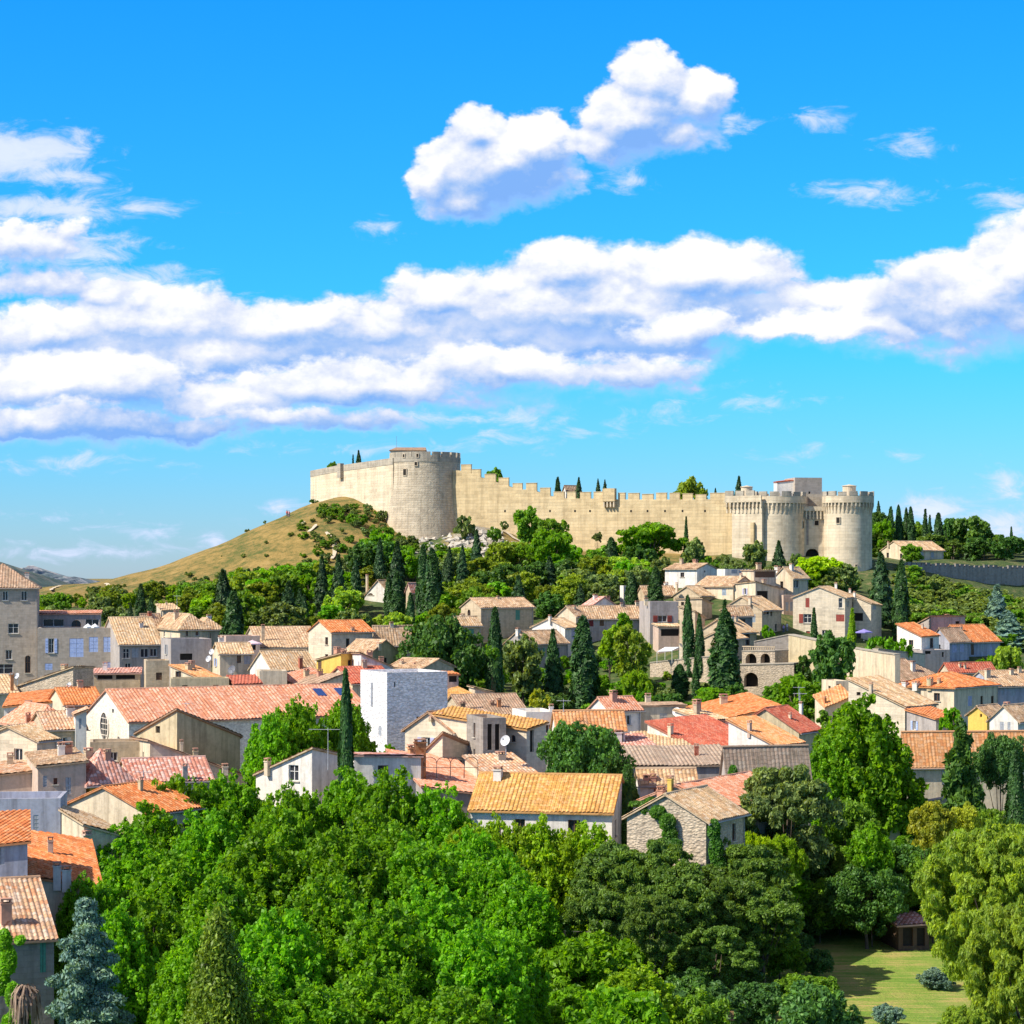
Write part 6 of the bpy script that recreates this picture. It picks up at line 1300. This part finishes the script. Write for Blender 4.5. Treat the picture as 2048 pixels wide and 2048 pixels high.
def mass(name,label,items):
    """scrub nobody could count: one object"""
    Vs=[];off=0;Ls=[];mi=[];mats=[]
    for k,X,D,wd,h,m in items:
        W_,H_,cm,tm=PROTO[k][len(Vs)%len(PROTO[k])]; n=len(cm.vertices); co=np.empty(n*3,np.float32); cm.vertices.foreach_get('co',co); co=co.reshape(-1,3)
        a=random.random()*6.28; c_,s_=math.cos(a),math.sin(a); x=co[:,0]*c_-co[:,1]*s_; y=co[:,0]*s_+co[:,1]*c_
        Vs.append(np.stack([x*wd/W_+X,y*wd/W_+D,co[:,2]*h/H_+gz(X,D)-.1],1))
        mt=LMAT(m or 'oak'); 
        if mt not in mats: mats.append(mt)
        mi.append(np.full(n//4,mats.index(mt),np.int32))
    V=np.concatenate(Vs); n=len(V)//4; me=bpy.data.meshes.new(name); me.vertices.add(4*n); me.vertices.foreach_set('co',V.astype(np.float32).ravel()); me.loops.add(4*n); me.loops.foreach_set('vertex_index',np.arange(4*n,dtype=np.int32))
    me.polygons.add(n); me.polygons.foreach_set('loop_start',np.arange(0,4*n,4,dtype=np.int32)); me.polygons.foreach_set('loop_total',np.full(n,4,dtype=np.int32)); me.polygons.foreach_set('material_index',np.concatenate(mi)); me.update(calc_edges=True)
    for mt in mats: me.materials.append(mt)
    o=bpy.data.objects.new(name,me); COL.objects.link(o); tag(o,label,'scrub',kind='stuff')
def fill(n,px0,px1,D0,D1,hs_,kinds,bound,label,group,seed,wf=1.0,sep=3.2,stuff=None):
    rr=random.Random(seed); pts=[]; tries=0; todo=[]
    bx=[b[0] for b in bound]; by=[b[1] for b in bound]
    while len(pts)<n and tries<n*60:
        tries+=1; px=rr.uniform(px0,px1); D=rr.uniform(D0,D1); X=kx(px)*D
        if any((X-a)**2+((D-b)*.6)**2<sep*sep for a,b in pts) or inside(X,D): continue
        k,m,hf=rr.choice(kinds); h=rr.uniform(*hs_)*hf; z=gz(X,D); yt=HOR-(z+h-H)*F/D; lim=float(np.interp(px,bx,by))
        if yt<lim: h-=(lim-yt)*D/F; yt=lim+rr.random()*4
        if h<hs_[0]*.45: continue
        W_,H_=PROTO[k][0][:2]; wd=h*W_/H_*wf*rr.uniform(.85,1.2); wp=wd*F/D
        if blocked(px,yt,wp,D,HOR-(z-H)*F/D): continue
        lb=label[k.split('_')[0]] if isinstance(label,dict) else label; sz,wh=where(px,(yt+HOR-(z-H)*F/D)/2,h,hs_); gp=group if not isinstance(group,dict) else group[k.split('_')[0]]
        todo.append((px,k,X,D,wd,h,sz,lb,wh,m,gp)); pts.append((X,D))
    if stuff: mass('scrub',stuff,[(k,X,D,wd,h,m) for px,k,X,D,wd,h,sz,lb,wh,m,gp in todo]); return len(pts)
    for px,k,X,D,wd,h,sz,lb,wh,m,gp in sorted(todo,key=lambda t:t[0]):
        key=(sz,lb,wh); c=USED.get(key,0); USED[key]=c+1
        plant(k,X,D,wd,h,NUM[c]+(sz+' ' if sz else '')+lb+' '+wh,m,gp)
    return len(pts)
A_b=[(400,1170),(480,1140),(560,1128),(640,1122),(700,1085),(740,1060),(800,1078),(860,1100),(930,1090),(1000,1085),(1040,1050),(1130,1070),(1200,1085),(1300,1090),(1450,1105),(1600,1118),(1680,1130)]
lab={'oak':'leafy tree in the wood','pine':'olive pine in the wood','fir':'dark fir in the wood','umbrella':'round pine in the wood','cedar':'dark conifer in the wood','bush':'shrub at the edge of the wood'}
grp={k:v.split(' in the')[0].split(' at the')[0]+'s of the hillside wood' for k,v in lab.items()}
nf=fill(135,400,1330,462,556,(5.5,9.5),[('oak_far','oak',1),('oak_far','dark',1),('oak_far','plane',1),('pine_far','pine',1),('pine_far','pine',1),('oak_far','ash',.9),('oak_far','oak',1),('fir',None,1.1),('oak_far','olive',.9),('oak_far','plane',.9),('oak_far','light',.7)],A_b,lab,grp,1)
nf+=fill(26,640,1000,555,585,(1.6,3.2),[('bush_far','olive',1),('bush_far','oak',1)],[(640,1040),(700,1005),(780,1020),(840,1085),(1000,1085)],'grey green scrub bush','scrub bushes under the round tower',2,sep=2.4)
nf+=fill(24,640,780,590,618,(1.8,3.4),[('bush_far','olive',1),('bush_far','oak',1)],[(640,1006),(780,1006)],'scrub bush','scrub bushes at the left rampart',12,sep=2.0)
nf+=fill(44,1380,1700,515,548,(3,5),[('bush_far','olive',1),('oak_far','olive',1),('bush_far','oak',1)],[(1380,1096),(1500,1100),(1600,1112),(1720,1140)],'grey green shrub','shrubs under the gate towers',3,sep=2.6)
nf+=fill(46,1745,2070,618,690,(5,9),[('oak_far','dark',1),('oak_far','oak',1),('pine_far','pinedk',1),('fir',None,1.1)],[(1745,1030),(1850,1048),(1900,1050),(1980,1066),(2070,1085)],'dark ridge tree','trees on the right ridge',4)
nf+=fill(150,1785,2075,476,568,(2.2,4.4),[('bush_far','scrub',1),('bush_far','olive',1),('bush_far','oak',1),('bush_far','scrub',1.1)],[(1785,1126),(1830,1132),(1860,1146),(1950,1172),(2075,1190)],'dry green slope shrub','shrubs on the right slope',5,sep=2.2,wf=1.25,stuff='thick dry green scrub covering the slope below the dark rampart')
nf+=fill(50,60,420,468,560,(3.5,6.5),[('pine_far','pine',1),('oak_far','olive',.9),('oak_far','oak',1),('pine_far','light',.8)],[(60,1186),(190,1184),(200,1172),(300,1160),(420,1160)],'bushy tree','trees of the left wood',6)
nf+=fill(26,180,420,545,590,(2,4),[('bush_far','olive',1),('bush_far','scrub',1)],[(180,1172),(300,1163),(420,1150)],'grey scrub bush','scrub at the foot of the dry hill',7,sep=3)
nf+=fill(70,960,1700,372,446,(2.5,5.5),[('oak_far','oak',1),('oak_far','plane',.9),('bush_far','plane',.8),('oak_far','olive',.9),('bush_far','ash',.8),('oak_far','dark',1)],[(960,1290),(1100,1290),(1200,1300),(1300,1330),(1420,1370),(1600,1330),(1700,1330)],'garden tree','garden trees in the green belt',8)
nf+=fill(60,1440,2060,226,252,(4,9.5),[('bush_near','oak',1),('bush_near','plane',1),('oak_near','dark',1),('bush_near','ash',.8),('oak_near','oak',1)],[(1440,1690),(1560,1680),(1640,1650),(1700,1640),(1800,1640),(2060,1640)],'garden shrub','garden shrubs behind the lawn',9,sep=3.0)
nf+=fill(22,1740,2060,272,330,(2.5,4.5),[('oak_far','plane',1),('bush_far','oak',1)],[(1740,1440),(1850,1450),(2060,1455)],'small garden tree','garden trees behind the salmon roofed hall',10)
nf+=fill(14,830,1010,372,430,(2.5,4.5),[('oak_far','oak',1),('bush_far','ash',1)],[(830,1330),(1010,1300)],'dark garden shrub','garden shrubs beside the holm oak',13)
nf+=fill(34,1090,1640,178,224,(2.5,5),[('bush_near','dark',1),('bush_near','holm',1),('bush_near','oak',1)],[(1090,1860),(1250,1830),(1600,1850),(1640,1900)],'dark undergrowth bush','undergrowth below the pines',15,sep=3)
nf+=fill(60,600,830,560,612,(1.0,2.2),[('bush_far','olive',1),('bush_far','scrub',1),('bush_far','oak',1)],[(560,1060),(640,1012),(700,1006),(830,1040)],'small hillside scrub bush','scrub on the dry hill',16,sep=2.5,stuff='low scrub dotted over the dry hill by the tower')
nf+=fill(14,330,640,560,625,(.8,1.6),[('bush_far','olive',1),('bush_far','scrub',1)],[(330,1150),(640,1040)],'tiny scrub tuft','scrub on the dry hill',17,sep=6,stuff='tiny tufts on the bare dry hillside')
nf+=fill(22,90,1250,150,235,(4,7),[('bush_near','plane',1.2)],[(90,1850),(150,1720),(1250,1720)],'leafy undergrowth bush','undergrowth below the plane trees',14,sep=5)
print('filled',nf)
# ---------------------------------------------------------------- paths, rocks, small things
def ribbon(name,pts,w,mat):
    P=[]
    for px,py in pts:
        D=hit(px,py,480,740)
        if D: P.append(Vector((kx(px)*D,D)))
    if len(P)<2: return
    Q=[]
    for a,b in zip(P[:-1],P[1:]):
        n=max(2,int((b-a).length/1.5))
        for i in range(n): Q.append(a.lerp(b,i/n)+Vector((math.sin(len(Q)*.9)*.25,0)))
    Q.append(P[-1]); m=MB(); prev=None
    for i,q in enumerate(Q):
        t=(Q[min(i+1,len(Q)-1)]-Q[max(i-1,0)]).normalized(); s=Vector((-t.y,t.x))*w/2*(.7+.5*abs(math.sin(i*1.7)))
        a,b=q+s,q-s; cur=((a.x,a.y,gz(a.x,a.y)+.45),(b.x,b.y,gz(b.x,b.y)+.45))
        if prev: m.poly([prev[0],prev[1],cur[1],cur[0]])
        prev=cur
    tag(m.build(name,mat),kind='structure')
pm=stone('path_earth',(.62,.52,.38),.8,bump=.2)
for pts in ([(652,1068),(660,1080),(671,1086),(670,1100),(664,1122)],[(632,1053),(624,1062),(617,1068)],[(605,1046),(606,1054)],[(210,1170),(222,1180),(228,1190)],[(100,1184),(120,1174),(140,1168)],[(1000,1062),(1030,1080),(1060,1096)]): ribbon('path',pts,.9,pm)
# pale boulders under the tower
def rocks():
    m=MB(); rr=random.Random(3)
    for i in range(190):
        px=rr.gauss(930,62); py=rr.uniform(1058,1118); 
        if px<795 or px>1075: continue
        D=hit(px,py,520,700)
        if not D or D>600: continue
        X,Y=kx(px)*D,D; z=gz(X,Y); s=rr.uniform(.4,1.5)
        base=[Vector(v) for v in ((1,0,0),(-1,0,0),(0,1,0),(0,-1,0),(0,0,1),(0,0,-1))]
        R3=Matrix.Rotation(rr.random()*6,3,'Z')@Matrix.Rotation(rr.random()*3,3,'X'); b=[]
        for v in base: w=R3@(v*rr.uniform(.6,1.2)*s); b.append((X+w.x,Y+w.y,z+w.z*.7+.1))
        for f in ((0,2,4),(2,1,4),(1,3,4),(3,0,4),(2,0,5),(1,2,5),(3,1,5),(0,3,5)): m.poly([b[k] for k in f])
    tag(m.build('rocks',stone('pale_rock',(.56,.51,.43),.6,bump=.8,streak=.5,scale=1.5)),kind='stuff')
rocks()
def dish(px,py,rp,D,label,col=(.75,.75,.76),aim=(-.5,-.75,.35)):
    X,Y,Z=at(px,py,D); r=rp*D/F; e=empty('satellite_dish',(X,Y,Z-r-.9),label,'satellite dish'); a=Vector(aim).normalized(); u=a.orthogonal().normalized(); w=a.cross(u); c=Vector((X,Y,Z)); m=MB(); n=20; prev=None
    for k in range(5):
        t=k/4; ring=[c+a*(r*.35*t*t)+(u*math.cos(2*math.pi*i/n)+w*math.sin(2*math.pi*i/n))*r*t for i in range(n)]
        if prev:
            for i in range(n): j=(i+1)%n; m.poly([prev[i],prev[j],ring[j],ring[i]])
        prev=ring
    m.build('bowl',paint(col),e); m=MB(); m.tube(c-w*r*.0,c+a*r*.95,.03,.03,6); m.box(tuple(c+a*r),(.14,.14,.2)); m.build('arm',paint(GREY),e)
    m=MB(); m.tube((X,Y,Z-r-.9),c,.05,.05,6); m.build('mast',paint(GREY),e)
for d in ((139,1371,6,340,'round white dish on the stone barn roof below the palace'),(418,1318,6.5,366,'lower white dish on the corner of the stone block'),(424,1304,6,368,'upper white dish on the corner of the stone block'),(1354,1424,9,300,'white dish on the hut roof right of the dark oak'),(1012,1482,11,250,'large grey dish below the roofless stone block'),
    (465,1340,9,352,'dark dish on the terrace behind the chapel roof',(.2,.2,.22)),(35,1352,6,352,'grey dish on the straw roof at the left edge')): dish(*d)
def antenna(px,yt,yb,D,label,w=1.6):
    X,Y,Zt=at(px,yt,D); zb=zat(yb,D); e=empty('tv_antenna',(X,Y,zb),label,'aerial'); m=MB(); m.tube((X,Y,zb),(X,Y,Zt),.05,.035,6); m.build('mast',paint(GREY),e); m=MB(); m.tube((X-w/2,Y,Zt-.2),(X+w/2,Y-.3,Zt-.2),.03,.03,5)
    for i in range(7): x=X-w/2+w*i/6; m.tube((x,Y-.45,Zt-.2),(x,Y+.45,Zt-.2),.018,.018,4)
    m.build('boom',paint(GREY),e)
for a in ((656,1455,1540,246,'tall aerial on the white lean-to beside the cypress',4.0),(1127,1398,1424,272,'aerial on the white chimney left of the apricot roof'),(354,1190,1212,466,'thin aerial over the roof in the left trees'),(372,1404,1430,290,'aerial standing on the chapel roof',1.0),(287,1540,1556,236,'small aerial among the rose roofs'),(1600,1384,1404,288,'aerial on the white chimney of the brick red roof'),(1598,1372,1400,330,'thin aerial before the broad olive shrub')): antenna(*a)
# iron pergola
e=empty('pergola',at(905,1550,236),'black iron pergola of round arches before the rose roof','pergola'); D=236; z0=zat(1556,D)
for i in range(4):
    x0,x1=kx(846+i*27.5)*D,kx(846+(i+1)*27.5)*D; m=MB(); r=(x1-x0)/2; zc=zat(1514,D)-r; P=[(x0,D,z0)]+[(x0+r-r*math.cos(t),D,zc+r*math.sin(t)) for t in np.linspace(0,math.pi,12)]+[(x1-.04,D,z0)]
    for p,q in zip(P[:-1],P[1:]): m.tube(p,q,.035,.035,5,False)
    m.build('arch',paint(DARK),e)
m=MB(); m.tube((kx(846)*D,D,zat(1535,D)),(kx(956)*D,D,zat(1535,D)),.03,.03,5); m.build('rail',paint(DARK),e)
def parasol(px,yt,wp,D,label,col,hh=2.3):
    X,Y,Z=at(px,yt,D); e=empty('parasol',(X,Y,Z-hh),label,'parasol'); r=wp*D/F/2; m=MB(); n=8
    P=[(X+r*math.cos(2*math.pi*i/n),Y+r*math.sin(2*math.pi*i/n),Z-.55) for i in range(n)]
    for i in range(n): j=(i+1)%n; m.poly([P[i],P[j],(X,Y,Z)]); m.poly([P[i],P[j],(P[j][0],P[j][1],Z-.75),(P[i][0],P[i][1],Z-.75)])
    m.build('canopy',paint(col),e); m=MB(); m.tube((X,Y,Z-hh),(X,Y,Z+.1),.04,.03,6); m.build('pole',paint(WHITE),e)
parasol(1728,1258,34,444,'violet parasol on the terrace of the russet shuttered house',(.30,.26,.62)); parasol(505,1280,38,386,'pale pink parasol on the terrace left of the tan roofs',(.85,.62,.66))
parasol(176,1247,18,398,'left white parasol on the palace terrace',(.85,.85,.85),1.6); parasol(190,1247,18,398,'right white parasol on the palace terrace',(.85,.85,.85),1.6)
# white awning
e=empty('awning',at(1335,1318,420),'white sail awning over the terrace tables by the rubble wall','awning'); D=424; m=MB(); a,b,c,d=at(1314,1303,D),at(1330,1294,D+3),at(1358,1294,D+3),at(1344,1301,D)
m.poly([a,d,c,b]); m.poly([(p[0],p[1],p[2]-.12) for p in (b,c,d,a)]); 
for p,q in ((a,d),(d,c),(c,b),(b,a)): m.poly([p,q,(q[0],q[1],q[2]-.12),(p[0],p[1],p[2]-.12)])
m.build('cloth',paint((.85,.84,.82)),e); m=MB()
for p in (a,b,c,d): m.tube((p[0],p[1],p[2]-2.3),p,.05,.05,6)
m.build('post',paint(WHITE),e)
# ivy and creepers
def creeper(label,blobs,D,mat='ivy',dens=55,leaf=.16,name='ivy'):
    C=[];N=[]
    for px,py,rx,ry,*dd in blobs:
        Dq=dd[0] if dd else D; n=int(dens*rx*ry/10); c=np.array(at(px,py,Dq)); d=RNG.normal(size=(n,3)); d/=np.linalg.norm(d,axis=1,keepdims=True); s=Dq/F; C.append(c+d*np.array([rx*s,.35,ry*s])*RNG.random((n,1))**.4); N.append(np.array([-.2,-1,.5])+RNG.normal(size=(n,3))*.5)
    C=np.concatenate(C);N=np.concatenate(N); me=leafmesh(name,C,N,leaf*(.6+.8*RNG.random(len(C))),1.0,LMAT(mat)); o=bpy.data.objects.new(name,me); COL.objects.link(o); tag(o,label,'ivy',kind='thing')
creeper('green creeper climbing the lit gable of the lower rubble house',[(1296,1618,16,12,211),(1318,1625,18,14,210),(1335,1645,16,18,209),(1340,1668,15,16,209),(1325,1690,14,14,208),(1350,1690,14,12,207)],208)
creeper('dark ivy covering the shaded corner of the lower rubble house',[(1428,1660,12,22,208),(1432,1700,14,30,208),(1440,1740,14,26,208),(1432,1770,16,20,208)],208)
creeper('ivy band hanging between the rose roof and the rubble gable',[(1280,1608,24,5,214),(1305,1600,16,5,214)],214)
creeper('creeper on the end wall of the striped roof wing',[(1466,1545,9,14,243),(1474,1562,9,14,243)],243)
creeper('ivy spilling down the shaded wall in the lower left corner',[(8,1880,14,22,157),(16,1920,16,30,157),(4,1960,14,30,157),(40,1880,10,8,157),(26,1990,14,26,156)],157,'plane')
creeper('hedge of greenery on the balcony of the hipped house on the left',[(386,1268,14,5,446),(400,1270,14,5,446)],446,'plane',80,.3)
# dead palm
e=empty('dead_palm',at(52,2060,150),'dead palm trunk with a skirt of dry brown fronds in the lower left corner','palm'); X,Y,Z=at(50,1975,150); m=MB(); m.tube((X,Y,gz(X,Y)-.5),(X,Y,Z),.35,.28,10); m.build('trunk',bark(),e)
m=MB(); rr=random.Random(4)
for i in range(170):
    a=rr.random()*6.28; r0=rr.uniform(.1,.5); L_=rr.uniform(1.0,2.4); p=Vector((X+r0*math.cos(a),Y+r0*math.sin(a),Z+rr.uniform(-.5,.25))); q=p+Vector((math.cos(a)*rr.uniform(.3,.8),math.sin(a)*rr.uniform(.3,.8),-L_)); w=Vector((-math.sin(a),math.cos(a),0))*.05; md=p.lerp(q,.4)+Vector((math.cos(a)*.25,math.sin(a)*.25,.2))
    m.poly([p-w,p+w,md+w*1.3,md-w*1.3]); m.poly([md-w*1.3,md+w*1.3,q+w*.4,q-w*.4])
m.build('fronds',plain('dry_fronds',(.34,.24,.17),.9,0,.4),e)
# bench, post
e=empty('wooden_bench',at(1450,2032,170),'light wooden bench at the bottom under the pines','bench'); X,Y,Z=at(1447,2030,170)
for k in range(3): m=MB(); m.box((X,Y,Z+.16*k-.1),(1.5,.06,.12)); m.build('slat',plain('pale_wood',(.42,.26,.12)),e)
for sx in (-.6,.6): m=MB(); m.box((X+sx,Y+.05,Z-.5),(.09,.09,1.6)); m.build('leg',plain('dark_wood',(.10,.07,.05)),e)
m=MB(); m.box((X,Y-.25,Z-.3),(1.5,.45,.06)); m.build('seat',plain('pale_wood',(.42,.26,.12)),e)
e=empty('stone_bench',at(1150,1990,178),'grey stone bench on the dark lawn at the bottom','bench'); X,Y,_=at(1150,0,180); z=gz(X,Y)
m=MB(); m.box((X,Y,z+.5),(2.2,.5,.14)); m.build('seat',SM['palace'](),e)
for sx in (-.8,.8): m=MB(); m.box((X+sx,Y,z+.2),(.25,.4,.5)); m.build('leg',SM['palace'](),e)
# little chapel gable inside the fortress
hs('little white gabled chapel roof peeping over the golden rampart',(1126,1133,1162),622,26,'gr',(981,971),wall='white',roof='brown',z0=48,ov=.2,name='fortress_chapel',cat='chapel')
# people
def person(px,D,label,shirt,trousers,z=None,h=1.72):
    X=kx(px)*D; Y=D; z=gz(X,Y) if z is None else z; e=empty('person',(X,Y,z),label,'person'); k=h/1.72
    J=[(0,0,.95),(0,0,1.2),(0,0,1.42),(0,0,1.52),(0,-.01,1.64),(.10,0,.90),(.12,.02,.5),(.12,0,.06),(.12,-.14,.03),(-.10,0,.90),(-.13,-.05,.5),(-.12,.05,.06),(-.12,-.09,.03),(.2,0,1.40),(.25,.03,1.12),(.24,-.06,.88),(-.2,0,1.40),(-.26,.02,1.12),(-.25,-.08,.88)]
    E=[(0,1),(1,2),(2,3),(3,4),(0,5),(5,6),(6,7),(7,8),(0,9),(9,10),(10,11),(11,12),(2,13),(13,14),(14,15),(2,16),(16,17),(17,18)]
    Rr=[.15,.14,.13,.06,.11,.1,.07,.05,.04,.1,.07,.05,.04,.07,.05,.035,.07,.05,.035]
    me=bpy.data.meshes.new('body'); me.from_pydata([tuple(c*k for c in j) for j in J],E,[]); o=bpy.data.objects.new('body',me); COL.objects.link(o); o.parent=e; me.materials.append(plain('skin',(.55,.32,.22))); md=o.modifiers.new('skin','SKIN'); sub=o.modifiers.new('sub','SUBSURF'); sub.levels=1; sub.render_levels=1
    for v,r in zip(me.skin_vertices[0].data,Rr): v.radius=(r*k,r*k)
    me.skin_vertices[0].data[0].use_root=True
    m=MB(); m.lathe((X,Y),[(.17*k,z+.92*k),(.185*k,z+1.1*k),(.20*k,z+1.36*k),(.08*k,z+1.48*k)],14); m.build('shirt',plain('cloth_%d'%int(shirt[0]*100+shirt[2]*10),shirt),e)
    m=MB(); 
    for s in (-1,1): m.tube((X+s*.11*k,Y,z+.96*k),(X+s*.125*k,Y,z+.14*k),.125*k,.085*k,10)
    m.build('trousers',plain('cloth_t%d'%int(trousers[0]*100),trousers),e)
    m=MB(); m.lathe((X,Y+.02),[(.105*k,z+1.60*k),(.12*k,z+1.68*k),(.09*k,z+1.76*k),(.01,z+1.79*k)],12); m.build('hair',plain('hair',(.05,.035,.025)),e)
zp=zat(1267,466)
person(1567,464,'person in lilac shirt walking in the lane beside the farmhouse',(.50,.40,.70),(.12,.13,.2)); person(1574,466,'person in white shirt walking behind the lilac shirt in the lane',(.75,.72,.75),(.3,.3,.35))
for px,py,l,c in ((574,1030,'person in red standing on the skyline of the dry hill',(.6,.06,.06)),(578,1031,'person in pink standing beside the one in red on the skyline',(.75,.3,.35))):
    person(px,hit(px,py+4,560,700) or 630,l,c,(.15,.15,.2))
